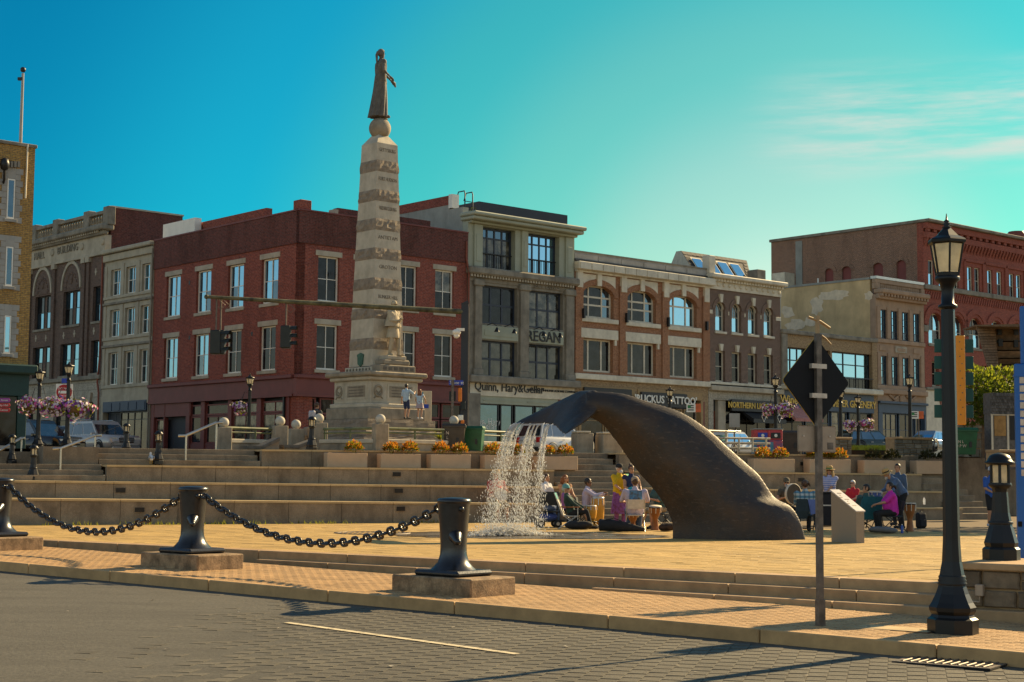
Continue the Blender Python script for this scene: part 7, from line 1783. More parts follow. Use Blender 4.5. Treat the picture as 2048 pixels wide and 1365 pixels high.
# weeds at the foot of the terraces
wd = MB(); rg = random.Random(77)
for x, y, n in ((430,1046,20),(590,1044,26),(720,1042,40),(300,1047,24),(500,1046,14),(150,1048,18),(700,997,8),(480,933,8),(650,1045,20),(860,1043,14),(350,1047,10)):
    p = on(x, y+3)
    for k in range(n*2):
        b_ = p + TD*rg.gauss(0,.45) - TN*abs(rg.gauss(0,.06)); b_.z = 0 if y > 1000 else at(x,y,p.y).z*0; hh = rg.uniform(.04,.16); dx, dy = rg.gauss(0,.05), rg.gauss(0,.05)
        wd.add([b_+Vector((-.012,0,0)), b_+Vector((.012,0,0)), b_+Vector((dx,dy,hh))], [(0,1,2)])
tag(wd.build('weeds', m_lg), 'sparse weeds along the foot of the terraces', kind='stuff')
# ------------------------------------------------------------------ street lamps with flower baskets
m_pet = [mat('pale_petunia', (.62,.52,.55), .7, var=.2), mat('purple_petunia', (.20,.05,.28), .7, var=.3), mat('pink_petunia', (.60,.10,.30), .7, var=.2)]
m_coir = mat('coir_basket', (.20,.10,.035), .9, var=.3)
def basket(o, x, z, r, seed, mix=(.55,.3)):
    rg = random.Random(seed); mb = MB(); MB().lathe([(r*.35,-r*.8),(r*.6,-r*.5),(r*.72,.0)], 14, (x,0,z)).build('basket', m_coir, o)
    for k in range(430):
        u = Vector((rg.gauss(0,1),rg.gauss(0,1),rg.gauss(0,.75))).normalized(); lump = 1+.28*math.sin(3.1*u.x+seed)*math.cos(4.3*u.z+seed*2)+.15*math.sin(7*u.x+5*u.z); p = Vector((x,0,z-.05))+Vector((u.x*r*1.2,u.y*r*.9,u.z*r*.72))*rg.uniform(.7,1.08)*lump
        if u.z < -.45: p.z -= rg.uniform(0,.2)
        t = rg.random(); mi = 3 if t > .72 else (0 if t < mix[0]*.72 else 1 if t < (mix[0]+mix[1])*.72 else 2); s_ = rg.uniform(.035,.075); d = u; a = d.cross(Vector((.3,.2,1))).normalized(); b_ = d.cross(a)
        mb.add([p+a*s_,p+b_*s_,p-a*s_,p-b_*s_], [(0,1,2,3)], mi)
    mb.build('flowers', m_pet+[m_lg], o)['kind'] = 'stuff'; MB().tube([(x,0,z),(x*.5,0,z+.55),(0,0,z+.45)], .012, 5).build('basket_arm', m_lampblk, o)
def lampf(x, yt, Y, label, bs=()):
    p = up(x, Y); H = at(x, yt, Y).z - p.z; o = empty('street_lamp', p, 0, label, 'lamp post', 'cast lamp posts'); lamp_parts(o, H, .92 if x > 1000 else .75)
    for i, (dx, yb2, rpx) in enumerate(bs): basket(o, dx*Y/FPX, at(x, yb2, Y).z-p.z, rpx*Y/FPX, int(x)+i)
lampf(133, 721, 55.5, 'lamp post with two big petunia baskets before the parked suv', ((-26,808,22),(18,812,26)))
lampf(75, 735, 57.5, 'dark lamp post with petunia baskets near the green shopfront', ((-18,806,20),(16,806,20)))
lampf(497, 746, 63, 'lamp post with one pink basket before the maroon shopfront', ((-20,811,13),))
lampf(1340, 772, 76, 'lamp post rising behind the whale tail before the tattoo shop', ())
lampf(1552, 747, 74, 'lamp post with petunia baskets right of the dark brown building', ((-14,816,13),(18,815,17)))
lampf(1717, 787, 84, 'lamp post with two petunia baskets behind the dark green wagon', ((-16,848,12),(15,846,14)))
lampf(1821, 745, 74, 'plain lamp post on the stone wall before the brownstone', ())
lampf(1682, 775, 70, 'lamp post mostly hidden behind the diamond road sign', ())
# ------------------------------------------------------------------ traffic signal
m_arm = mat('lichen_stained_pole', (.06,.055,.03), .7, var=.75, vscale=3.5, c2=(.15,.14,.07)); m_hous = mat('black_signal_housing', (.012,.016,.014), .5); m_lens = mat('dark_lens', (.05,.02,.015), .3); m_orgs = mat('orange_tape', (.75,.20,.02), .6)
pp = up(927, 57); o = empty('traffic_signal', pp, 0, 'traffic signal pole with long mossy arm and two hanging signals', 'traffic light')
zt_ = at(927, 608, 57).z-pp.z; MB().box((-.13,-.1,0),(.13,.1,zt_)).build('pole', m_char, o); MB().prism([(-.15,zt_),(.15,zt_),(.1,zt_+.12),(-.1,zt_+.02)], -.12, .12).build('pole_cap', m_char, o)
MB().box((.135,-.05,.4),(.16,.05,zt_-.1)).build('edge_strip', m_steel, o)
a, c = at(925, 624, 57)-pp, at(413, 594, 52.8)-pp
MB().tube([a, a.lerp(c,.5), c], [.10,.085,.06], 10).ball(tuple(c), .085, 8).build('arm', m_arm, o)
def signal(x, yt, yb2, f_, face, label):
    q = a.lerp(c, f_); Y = (q+pp).y; zt2 = at(x, yt, Y).z-pp.z; zb2 = at(x, yb2, Y).z-pp.z; X_ = at(x, yt, Y).x-pp.x
    h = MB().bev((X_-.17,q.y-.16,zb2),(X_+.17,q.y+.16,zt2), .03).build('signal_head', m_hous, o)
    MB().tube([(X_,q.y,zt2),(X_,q.y,q.z)], .03, 6).build('hanger', m_steel, o); MB().tube([(X_+.05,q.y,q.z-.05),(X_+.3,q.y,q.z-.25),(X_+.15,q.y-.02,q.z-.4),(X_+.05,q.y,q.z-.3)], .012, 5).build('cable', m_steel, o)
    for k in range(3):
        zc = zt2-(zt2-zb2)*(k+.5)/3; d = Vector((math.sin(face), -math.cos(face), 0))
        MB().lathe([(.11,0),(.12,.02)],12,T=Matrix.Translation((X_+d.x*.16,q.y+d.y*.16,zc)) @ d.to_track_quat('Z','Y').to_matrix().to_4x4()).build('lens', m_lens, h)
        rg_ = [[Vector((X_,q.y,zc))+d*(.15+.24*e)+(Vector((-d.y,d.x,0))*math.cos(t)+Vector((0,0,1))*math.sin(t))*.125 for t in [pi*j/8 for j in range(9)]] for e in (0,1)]
        MB().loft(rg_, cap=False, closed=False).build('visor', m_hous, h)
f1 = (927-437)/(927-413); signal(432, 661, 709, f1*.985, R(100), ''); signal(441, 661, 709, f1*.962, R(70), ''); signal(572, 652, 697, .69, R(85), '')
s_ = at(912, 766, 56.6)-pp; m_bsign = mat('blue_street_sign', (.02,.05,.36), .5); sg_ = MB().bev((s_.x-.26,s_.y-.02,s_.z-.09),(s_.x+.26,s_.y,s_.z+.09), .006).build('street_name_plate', m_bsign, o)
lettering('State st', .17, .003, m_white, o, Matrix.Translation((s_.x+.03,s_.y-.025,s_.z)), xs=1.0)
for x, y, w, h, m in ((905,793,.24,.36,m_hous),(920,790,.14,.5,m_orgs),(921,836,.2,.2,m_white),(925,850,.12,.35,m_orgs),(927,812,.16,.3,m_hous)):
    q = at(x, y, 56.7)-pp; MB().bev((q.x-w/2,q.y-.06,q.z-h/2),(q.x+w/2,q.y+.02,q.z+h/2), .02).build('pedestrian_signal' if m is m_hous else 'plate', m, o)
q = at(913, 665, 56.6)-pp; MB().ball((q.x,q.y,q.z), (.16,.16,.12), 12).ball((q.x,q.y,q.z-.12), .11, 10).box((q.x,q.y-.04,q.z+.05),(.0,q.y+.04,q.z+.15)).build('camera_dome', m_white, o)
q = at(905, 800, 56.5)-pp; MB().tube([(q.x,q.y,0),(q.x,q.y,at(905,760,56.5).z-pp.z)], .05, 8).build('sign_pole', m_steel, o)
# ------------------------------------------------------------------ signs
m_rsign = mat('red_sign', (.42,.012,.015), .5); m_purp = mat('purple_sign', (.28,.03,.24), .5); m_org2 = mat('orange_red_sign', (.62,.12,.03), .5); m_sgreen = mat('green_sign', (.03,.22,.06), .5)
Y = 57; p = up(135, Y); o = empty('do_not_enter_sign', p, R(6), 'red and white DO NOT ENTER sign behind the flower baskets', 'road sign'); q = at(129, 785, Y)-p
MB().tube([(0,0,0),(0,0,q.z+.4)], .035, 6).build('post', m_stain, o); MB().bev((q.x-.3,-.05,q.z-.3),(q.x+.3,-.035,q.z+.3), .004).build('plate', m_white, o)
MB().lathe([(.28,0),(.28,.006)],24,T=Tm((q.x,-.05,q.z), rx=pi/2)).build('red_disc', m_rsign, o); MB().box((q.x-.2,-.064,q.z-.05),(q.x+.2,-.058,q.z+.05)).build('white_bar', m_white, o)
lettering('DO NOT', .11, .002, m_white, o, Matrix.Translation((q.x,-.06,q.z+.13))); lettering('ENTER', .11, .002, m_white, o, Matrix.Translation((q.x,-.06,q.z-.14)))
MB().box((q.x-.1,-.05,q.z+.33),(q.x+.12,-.035,q.z+.5)).build('blue_plate', m_bsign, o)
Y = 52; p = up(-8, Y); o = empty('direction_sign', p, 0, 'pointed purple and red direction signs reading State Street, City Hall, Arts Center', 'sign'); MB().tube([(0,0,0),(0,0,at(-8,785,Y).z-p.z)], .04, 8).build('post', m_lampblk, o)
for y, m, tx in ((801,m_purp,'State Street'),(811,m_rsign,'City Hall'),(820.5,m_rsign,'Arts Center')):
    z = at(0, y, Y).z-p.z; xr = at(22, y, Y).x-p.x; MB().prism([(-.6,z-.07),(xr-.05,z-.07),(xr,z),(xr-.05,z+.07),(-.6,z+.07)], -.06, -.045).build('sign_board', m, o); lettering(tx, .1, .002, m_white, o, Matrix.Translation((xr-.07,-.064,z)), align='RIGHT')
def parksign(x, yt, yb2, Y, label, w=.42):
    p = up(x, Y); z1, z0 = at(x, yt, Y).z-p.z, at(x, yb2, Y).z-p.z; o = empty('parking_sign', p, 0, label, 'sign', 'parking signs'); MB().tube([(0,0,0),(0,0,z1)], .03, 6).build('post', m_steel, o)
    MB().bev((-w,-.05,z0),(0,-.035,z1), .004).build('white_plate', m_white, o); MB().bev((.004,-.05,z0),(w*.6,-.035,z1), .004).build('orange_plate', m_org2, o)
    MB().box((-w+.05,-.056,z1-.2),(-w+.2,-.051,z1-.08)).build('green_mark', m_sgreen, o)
    for k in range(3): MB().box((-w+.06,-.054,z0+.08+k*.1),(-.08,-.051,z0+.13+k*.1)).build('line_of_text', m_black, o)
parksign(1391, 808, 825, 73, 'parking restriction sign before the tattoo shop'); parksign(1838, 823, 838, 80, 'parking restriction sign beside the brownstone shopfront')
p = up(1469, 74); o = empty('speed_sign', p, 0, 'small grey sign on a post before the black awning', 'sign'); z = at(1469, 840, 74).z-p.z; MB().tube([(0,0,0),(0,0,z+.3)], .035, 6).build('post', m_steel, o); MB().bev((-.25,-.05,z-.36),(.25,-.03,z+.3), .005).build('plate', m_greypara, o)
# ------------------------------------------------------------------ bins
m_bgreen = mat('green_bin_plastic', (.008,.085,.035), .4); m_bbrown = mat('brown_bin_plastic', (.05,.04,.03), .5)
def toter(x, Y, yt, w, m, label, tx, rz=0):
    p = up(x, Y); h = at(x, yt, Y).z-p.z; o = empty('wheeled_bin', p, rz, label, 'bin', 'wheeled rubbish bins'); k = w/2
    MB().loft([[(-k*.8,-k*.8,.06),(k*.8,-k*.8,.06),(k*.8,k*.8,.06),(-k*.8,k*.8,.06)],[(-k*.96,-k,h*.86),(k*.96,-k,h*.86),(k*.96,k,h*.86),(-k*.96,k,h*.86)],[(-k*1.04,-k*1.08,h*.87),(k*1.04,-k*1.08,h*.87),(k*1.04,k*1.08,h*.87),(-k*1.04,k*1.08,h*.87)],[(-k*1.04,-k*1.08,h*.92),(k*1.04,-k*1.08,h*.92),(k*1.04,k*1.08,h*.92),(-k*1.04,k*1.08,h*.92)]], sm=False).build('bin_body', m, o)
    MB().loft([[(-k*1.06,-k*1.12,h*.925),(k*1.06,-k*1.12,h*.925),(k*1.06,k*1.1,h*.925),(-k*1.06,k*1.1,h*.925)],[(-k*.95,-k*.95,h),(k*.95,-k*.95,h),(k*.95,k,h),(-k*.95,k,h)]], sm=False).build('lid', m, o)
    for sg in (-1,1): MB().lathe([(.13,-.03),(.13,.03)],14,T=Tm((sg*k*.8,k*.85,.13), ry=pi/2)).build('wheel', m_black, o)
    MB().tube([(-k*.9,k*1.2,h*.9),(k*.9,k*1.2,h*.9)], .025, 6).build('handle', m_black, o); MB().box((k*.2,-k*.97,h*.3),(k*.45,-k*.9,h*.5)).build('grip_slot', m_black, o)
    if tx: lettering(tx, .16, .002, m_clip, o, Matrix.Translation((-k*.55,-k*1.01,h*.42)), xs=.9)
toter(908, 54.8, 848, .80, m_bbrown, 'brown wheeled bin at the end of the monument wall', 'N\nL\nD\nP'); toter(949, 55.4, 853, .66, m_bgreen, 'bright green wheeled bin beside the brown bin', '', R(-8)); toter(1580, 66, 862, .9, m_bbrown, 'dark wheeled bin right of the painted recycling cabinets', ''); toter(1928, 60, 856, .85, m_bgreen, 'green wheeled bin lettered NL DPW behind the lamp post', 'N L\nD P W')
m_cab = [mat('red_cabinet_paint', (.45,.05,.06), .5), mat('teal_cabinet_paint', (.08,.36,.30), .5, var=.5, vscale=3, c2=(.10,.25,.48)), mat('blue_mural_paint', (.05,.18,.45), .5, var=.6, vscale=4, c2=(.50,.06,.08))]
for i, (x, l_) in enumerate(((1521,'painted recycling cabinet, left of the pair'),(1547,'painted recycling cabinet, right of the pair'))):
    Y = 64; p = up(x, Y); h = at(x, 859, Y).z-p.z; o = empty('recycling_cabinet', p, R(8), l_, 'bin', 'painted recycling cabinets')
    MB().bev((-.3,-.3,.0),(.3,.3,h*.58), .02).build('lower_door', m_cab[1+i], o); MB().bev((-.3,-.3,h*.585),(.3,.3,h*.97), .02).build('upper_front', m_cab[0], o); MB().bev((-.33,-.34,h*.975),(.33,.34,h*1.02), .02).build('roof', m_greypara, o); MB().box((-.2,-.33,h*.64),(.2,-.295,h*.86)).build('hopper', m_bsign if i == 0 else m_black, o); MB().ball((0,-.335,h*.75), (.07,.01,.07), 10).build('badge', m_white, o); MB().box((-.25,-.31,h*.1),(-.1,-.299,h*.5)).build('mural_patch', m_cab[2-i], o)
# ------------------------------------------------------------------ info board, palm, rails, blocks
Y = 60.5; p = up(846, Y); o = empty('info_board', p, R(15), 'tan information board with teal poster beside the monument', 'sign'); z1, z0 = at(846,782,Y).z-p.z, at(846,862,Y).z-p.z
MB().bev((-.1,0,z0-.3),(.32,.06,z1), .01).build('board', m_mon, o); MB().bev((-.45,-.02,(z0+z1)/2-.1),(-.02,.0,z1-.05), .005).build('poster', m_cab[1], o); MB().box((.02,-.012,(z0+z1)/2+.1),(.2,-.002,(z0+z1)/2+.25)).build('blue_notice', m_bsign, o)
p = up(880, 57.2); p.z = at(880, 884, 57.2).z; rg = random.Random(6); o = empty('palm_plant', p, 0, 'small spiky palm beside the monument steps', 'plant'); MB().tube([(0,0,-.3),(0,0,.1)], .06, 8).build('trunk', m_wood, o)
mb = MB()
for k in range(26):
    a = rg.uniform(0,2*pi); l_ = rg.uniform(.5,.85); e = rg.uniform(.3,1.2); P_ = [Vector((math.cos(a)*l_*t*math.cos(e*(1-.5*t)), math.sin(a)*l_*t*math.cos(e*(1-.5*t)), .08+l_*t*math.sin(e)-.35*t*t*l_)) for t in (0,.35,.7,1)]
    sdv = Vector((-math.sin(a),math.cos(a),0))*.03
    for i in range(3): mb.add([P_[i]-sdv*(1-i/3), P_[i]+sdv*(1-i/3), P_[i+1]+sdv*(1-(i+1)/3), P_[i+1]-sdv*(1-(i+1)/3)], [(0,1,2,3)])
mb.build('fronds', m_lg, o)
o = empty('metal_railing', at(1418,902,61), TA, 'pale tubular railing before the white suv', 'railing'); b_ = o.location.copy(); m_tube = mat('pale_tube_rail', (.42,.36,.26), .5, metal=.3)
for y in (862, 876, 886, 896): q0, q1 = at(1412, y, 61), at(1540 if y > 870 else 1470, y+2, 62.5); MB().tube([q0-b_, q1-b_], .045, 8, T=Matrix.Rotation(-TA,4,'Z')).build('rail', m_tube, o)
for x in (1425, 1452, 1478, 1505, 1532): q = at(x, 905, 61.5); MB().tube([q-b_, at(x, 876 if x > 1460 else 862, 61.5)-b_], .04, 8, T=Matrix.Rotation(-TA,4,'Z')).build('rail_post', m_tube, o)
for x0, x1, yt, l_ in ((1154,1190,866,'square stone block at the head of the middle stairs, left side'),(1206,1250,868,'square stone block at the head of the middle stairs, under the whale tail')):
    a, c = at(x0, 906, 56.5), at(x1, 906, 56.5); z = at(x0, yt, 56.5).z; o = empty('stone_block', (a.x,a.y,2.0), R(18), l_, 'block', 'stone blocks at the stair head'); w = c.x-a.x
    MB().bev((0,0,0),(w,w,z-2.0), .03).build('block_body', m_mong, o); MB().bev((-.03,-.03,z-2.0),(w*.8,w*.8,z-1.93), .02).build('top_slab', m_mon, o)
m_rubg = mat('grey_rubble', (.21,.185,.14), .9, var=.3, vscale=5, grain=.5, gscale=20, rnd=.3, stain=.4, sscale=1.2)
def rub2(x0, x1, yt, Y, l_, seed, rz=TA): a, c = at(x0, 915, Y), at(x1, 915, Y); rubble('rubble_wall', l_, a, rz, (c-a).length*1.05, at(x0, yt, Y).z-2.0, .6, 2.0, 5, seed, True, m_rubg)
rub2(1662, 1710, 879, 66, 'grey rubble wall left of the dark green wagon', 61); rub2(1790, 1880, 879, 64, 'grey rubble wall under the plain lamp post', 62); rub2(1918, 1995, 849, 66, 'tall grey rubble wall behind the green bin', 63); rub2(1995, 2075, 905, 56, 'grey rubble wall beside the far stairs', 64)
g = MB(); rg = random.Random(12)
for k in range(1500): x = rg.uniform(1703,1794); Y = rg.uniform(67,69); p = at(x, 899, Y); hh = rg.uniform(.1,.2); g.add([p+Vector((-.03,0,-.05)), p+Vector((.03,0,-.05)), p+Vector((rg.gauss(0,.05),rg.gauss(0,.05),hh))], [(0,1,2)])
tag(g.build('grass', mat('yellow_green_grass', (.20,.24,.02), .7, var=.3)), 'strip of bright grass in front of the dark green wagon', kind='stuff')  # yellow-green base colour with random tone
p0 = at(1703, 899, 67); p1 = at(1800, 899, 67); tag(MB().box((p0.x,67,2.0),(p1.x,70,p0.z-.03)).build('grass_bed', m_soil), 'raised bed of the grass strip', kind='structure')
# ------------------------------------------------------------------ kiosk, timber hull frame, tree at the far right
m_shing = mat('grey_shingle', (.10,.09,.08), .85, var=.4, vscale=8, grain=.3, gscale=20, rnd=.4); m_ply = mat('plywood', (.34,.19,.06), .7, var=.3, vscale=5)
Y = 60; p = up(1984, Y); o = empty('kiosk', (at(1983,900,Y).x, Y, p.z-.5), R(4), 'small shingled kiosk with a boarded window', 'kiosk'); b_ = o.location; z = lambda y: at(1990, y, Y).z-b_.z
W_ = at(2046,800,Y).x-b_.x; MB().box((0,0,0),(W_,.7,z(828))).build('wall', m_shing, o); [MB().box((W_*a_,-.022,0),(W_*(a_+.06),-.001,z(828)-.06)).build('trim', m_cream, o) for a_ in (.0,.5)]; MB().box((-.02,-.02,z(828)),(W_+.02,.72,z(786))).build('roof_band', m_shing, o)
n = 12
for j in range(7):
    for k in range(n+1):
        x0 = max(-.03, W_*(k-(.5 if j%2 else 0))/n); x1 = min(W_+.03, W_*(k+1-(.5 if j%2 else 0))/n); zz = z(828)+(z(786)-z(828))*j/7; dz = (z(786)-z(828))/7
        if x1-x0 > .02: MB().prism([(-.07,zz-.02),(-.03,zz-.02),(-.022,zz+dz),(-.03,zz+dz)], x0+.006, x1-.006, 'yz').build('shingle', m_shing, o)
MB().box((W_*.1,-.03,z(872)),(W_*.46,-.002,z(832))).build('boarded_window', m_ply, o); MB().box((W_*.6,-.02,z(880)),(W_*.78,-.002,z(832))).build('dark_window', m_black, o); MB().box((-.02,-.045,z(828)-.06),(W_,-.03,z(828))).build('trim', m_cream, o)
MB().box((W_*.8,-.06,0),(W_*.88,.0,z(800))).build('corner_post', m_greypara, o)
Y = 66; o = empty('timber_hull_frame', up(1990, Y), 0, 'weathered timber hull-shaped structure with open beams above the kiosk', 'structure'); b_ = o.location.copy(); V = lambda x, y, d=0: at(x, y, Y+d)-b_
m_hull = mat('weathered_hull_timber', (.20,.125,.07), .85, var=.4, vscale=6, grain=.3, gscale=15, rnd=.3)
n = 18
for k in range(n):
    y0_, y1_ = 652+k*5.4, 652+(k+1)*5.4; xl0, xl1 = 1952+k*1.55, 1952+(k+1)*1.55; xr = 1990+k*.5
    q = [V(xl0,y0_), V(xr,y0_,1.2), V(xr,y1_-.8,1.2), V(xl1,y1_-.8)]; bk = [v+Vector((.05,.25,0)) for v in q]; MB().add(q+bk, [(0,1,2,3),(4,7,6,5),(0,4,5,1),(1,5,6,2),(2,6,7,3),(3,7,4,0)]).build('plank', m_hull, o)
for k, (y0_, y1_) in enumerate(((654,684),(685,702),(703,718),(719,731),(732,745),(746,760))): q = [V(1988+k*1.6,y0_,1.4), V(2062,y0_-1,1.4), V(2062,y1_-2,1.6), V(1988+k*1.6,y1_-2,1.6)]; bk = [v+Vector((0,1.2,0)) for v in q]; MB().add(q+bk, [(0,1,2,3),(4,7,6,5),(0,4,5,1),(1,5,6,2),(2,6,7,3),(3,7,4,0)]).build('beam', m_hull, o)
MB().add([V(1950,650),V(2064,648),V(2064,654),V(1950,653)]+[v+Vector((0,1.8,0)) for v in (V(1950,650),V(2064,648),V(2064,654),V(1950,653))], [(0,1,2,3),(4,7,6,5),(0,4,5,1),(2,6,7,3),(3,7,4,0),(1,5,6,2)]).build('top_rail', m_hull, o)
for x, y in ((1998,663),(2031,663),(2000,686),(2031,688)): q = V(x, y, 1.35); MB().box((q.x-.09,q.y-.12,q.z-.16),(q.x+.09,q.y+.02,q.z+.16)).build('beam_socket', m_black, o)
for x in (2000, 2044): MB().tube([V(x,740,2.4), V(x,905,2.4)], .14, 8).build('support_post', m_hull, o)
def tree(p, H, r, label, seed, n=2600, lm=None, size=.17):
    rg = random.Random(seed); o = empty('leafy_tree', p, 0, label, 'tree'); mb = MB(); mb.tube([(0,0,-.2),(.05,0,H*.3),(0,.05,H*.55)], [.16,.12,.08], 8)
    cl = []
    for k in range(9): a = rg.uniform(0,2*pi); q = Vector((math.cos(a)*r*rg.uniform(.3,.75), math.sin(a)*r*rg.uniform(.3,.75), H*rg.uniform(.45,.85))); cl.append((q, r*rg.uniform(.35,.55))); mb.tube([(0,0,H*.35), tuple(q*.6+Vector((0,0,H*.2))), tuple(q)], [.07,.045,.015], 6)
    mb.build('trunk', m_hull, o); lf = MB()
    for q, rr in cl: leafball(lf, q, rr, rr*.85, n//9, size, rg, (0,1), .3, dome=False)
    lf.build('crown', lm or [m_tl, m_tl2], o)
m_tl = leafm('tree_leaf', (.06,.10,.010), (.20,.24,.015)); m_tl2 = leafm('tree_leaf_light', (.16,.20,.012), (.34,.34,.03))
tree(up(1968, 63), at(1985,752,63).z-up(1968,63).z+.3, 1.75, 'bright green leafy tree behind the kiosk', 5, 4200, None, .16); tree(up(2022, 64.2), at(2020,772,64).z-up(2022,64).z+.3, 1.5, 'low green leafy tree under the timber hull frame', 8, 3000, None, .16)
tree(Vector((22.5,54,2.2)), 10.5, 3.3, 'leafy shade tree beyond the right picture edge, shading the drummers', 31, 3600, None, .3)
# ------------------------------------------------------------------ vehicles (front towards local +x)
m_tyre = mat('tyre_rubber', (.015,.015,.015), .8); m_rim = mat('alloy_rim', (.35,.35,.35), .35, metal=.7); m_tail = mat('red_tail_lamp', (.45,.01,.01), .3); m_head = mat('clear_headlamp', (.65,.62,.5), .15)
m_carglass = glass_mat('car_glass', (.02,.025,.03), .8, .04, ior=1.8); m_trim = mat('black_car_trim', (.015,.015,.016), .5)
def paint(name, c, metal=.4): 
    m = mat(name, c, .25, metal=metal, var=.05); m.node_tree.nodes['Principled BSDF'].inputs['Coat Weight'].default_value = .6; return m
def car(label, p, rz, m, L_=4.8, W_=1.9, H_=1.75, style='suv', front=True, glass=None, group='parked cars'):
    o = empty('parked_car', p, rz, label, 'car', group); g = glass or m_carglass; h = W_/2; xf, xr = L_/2, -L_/2
    hood = H_*.60; belt = H_*.57; wb = L_*.29
    st = [(xr,.42*H_,.50*H_,.86),(xr+.08,.22*H_,.56*H_,.95),(xr+.35,.19*H_,belt,1.0),(0,.17*H_,belt,1.0),(L_*.18,.17*H_,belt,1.0),(L_*.24,.17*H_,hood,.99),(xf-.35,.19*H_,hood*.94,.97),(xf-.10,.22*H_,hood*.86,.90),(xf,.30*H_,hood*.68,.80)]
    rings = []
    for x, z0, z1, w in st:
        w *= h; c = .12; rings.append([(x,-w+c,z0),(x,w-c,z0),(x,w,z0+c),(x,w,(z0+z1)/2),(x,w*.97,z1-c*.6),(x,w*.90,z1),(x,-w*.90,z1),(x,-w*.97,z1-c*.6),(x,-w,(z0+z1)/2),(x,-w,z0+c)])
    bd = MB(); bd.loft(rings); bd.build('body', m, o)
    rb, rt_, fb, ft = (xr+.12, xr+.42, L_*.235, L_*.07) if style != 'sedan' else (xr+.55, xr+1.25, L_*.22, L_*.05)
    hb, ht = h*.90, h*.74; zt_ = H_
    gh = MB(); gh.loft([[(rb,-hb,belt-.02),(fb,-hb,belt-.02),(fb,hb,belt-.02),(rb,hb,belt-.02)],[(rt_,-ht,zt_-.05),(ft,-ht,zt_-.05),(ft,ht,zt_-.05),(rt_,ht,zt_-.05)],[(rt_+.12,-ht+.1,zt_),(ft-.15,-ht+.1,zt_),(ft-.15,ht-.1,zt_),(rt_+.12,ht-.1,zt_)]], sm=False); gh.build('cabin', m, o)
    B0 = lambda x, z, y: None
    def pt(u, v, sg):   # side glass: u 0..1 rear->front, v 0..1 belt->roof
        xb = rb+(fb-rb)*u; xt = rt_+(ft-rt_)*u; return (xb+(xt-xb)*v, sg*(hb+(ht-hb)*v+.008), belt+(zt_-.05-belt)*v)
    for sg in (-1,1):
        for u0, u1 in ((.04,.28),(.31,.60),(.63,.95)):
            if style == 'sedan' and u0 < .1: u0 = .10
            MB().add([pt(u0,.08,sg),pt(u1,.08,sg),pt(u1,.86,sg),pt(u0,.86,sg)], [(0,1,2,3)]).build('side_window', g, o)
        MB().bev((fb-.35,sg*h*1.02-.09,belt-.02),(fb-.17,sg*h*1.02+.09,belt+.14), .03).build('mirror', m, o)
        for u in (-.12*L_, .08*L_): MB().box((u,sg*(h+.005)-.012,belt-.14),(u+.18,sg*(h+.005)+.012,belt-.11)).build('door_handle', m_rim, o)
        for xw in (-wb, wb):
            w = MB().lathe([(.2,-.11),(.34,-.11),(.36,-.06),(.36,.06),(.34,.11),(.2,.11)],22,T=Tm((xw,sg*(h-.10),.36), rx=pi/2), cap=False).build('tyre', m_tyre, o)
            MB().lathe([(.235,-.10),(.22,-.085),(.06,-.09),(.05,-.10)] if sg < 0 else [(.235,.10),(.22,.085),(.06,.09),(.05,.10)],12,T=Tm((xw,sg*(h-.10),.36), rx=pi/2 if sg > 0 else pi/2)).build('rim', m_rim, w)
            MB().tube([(xw+.42*math.cos(a),sg*(h-.02),.36+.42*math.sin(a)) for a in [pi*k/10 for k in range(11)]],.035,5).build('wheel_arch', m_trim, o)
        MB().bev((xf-.40,sg*h*.62-.17,hood*.70),(xf-.045,sg*h*.66+.16,hood*.84), .03).build('headlight', m_head, o); MB().bev((xr-.02,sg*h*.76-.12,belt*.74),(xr+.16,sg*h*.80+.14,belt*.99), .02).build('tail_light', m_tail, o)
        MB().tube([(rt_+.2,sg*ht*.86,zt_+.03),(ft-.3,sg*ht*.86,zt_+.03)],.025,6).build('roof_rail', m_rim, o) if style != 'sedan' else None
    MB().add([(fb+.01,-hb*.92,belt+.03),(fb+.01,hb*.92,belt+.03),(ft+.03,ht*.92,zt_-.09),(ft+.03,-ht*.92,zt_-.09)], [(0,1,2,3)]).build('windscreen', g, o); MB().add([(rb-.012,-hb*.88,belt+.06),(rb-.012,hb*.88,belt+.06),(rt_-.02,ht*.88,zt_-.12),(rt_-.02,-ht*.88,zt_-.12)], [(0,3,2,1)]).build('rear_window', g, o)
    MB().bev((xf-.08,-h*.42,.36*H_),(xf+.02,h*.42,hood*.82), .02).build('grille', m_trim, o)
    for k in range(3): MB().box((xf+.01,-h*.40,.40*H_+k*.09),(xf+.035,h*.40,.40*H_+.035+k*.09)).build('grille_bar', m_rim, o)
    MB().bev((xf-.12,-h*.78,.17*H_),(xf+.05,h*.78,.26*H_), .03).build('bumper', m_rim if style == 'suv' else m_trim, o); MB().box((xf+.05,-.16,.27*H_),(xf+.06,.16,.34*H_)).build('number_plate', m_white, o); MB().bev((xr-.06,-h*.8,.2*H_),(xr+.1,h*.8,.3*H_), .03).build('bumper', m_trim, o)
    return o
HL_ = math.atan2(-EY.y, -EY.x)
def park(label, x, Y, yr, rz, m, L_, W_, H_, *a, **k):
    p = at(x, yr, Y); p.z -= H_; return car(label, p, rz, m, L_, W_, H_, *a, **k)
park('silver suv parked before the beige building', 203, 80, 842, HL_+R(4), paint('silver_paint', (.42,.40,.37), .15), 4.9, 2.0, 1.78)
park('blue grey hatchback half hidden behind the silver suv', 119, 86, 853, HL_+R(3), paint('blue_grey_paint', (.14,.20,.27)), 4.2, 1.8, 1.5)
park('black pickup-like suv parked beside the green shopfront', 74, 73, 840, HL_+R(18), paint('black_car_paint', (.012,.012,.013)), 4.8, 1.95, 1.85)
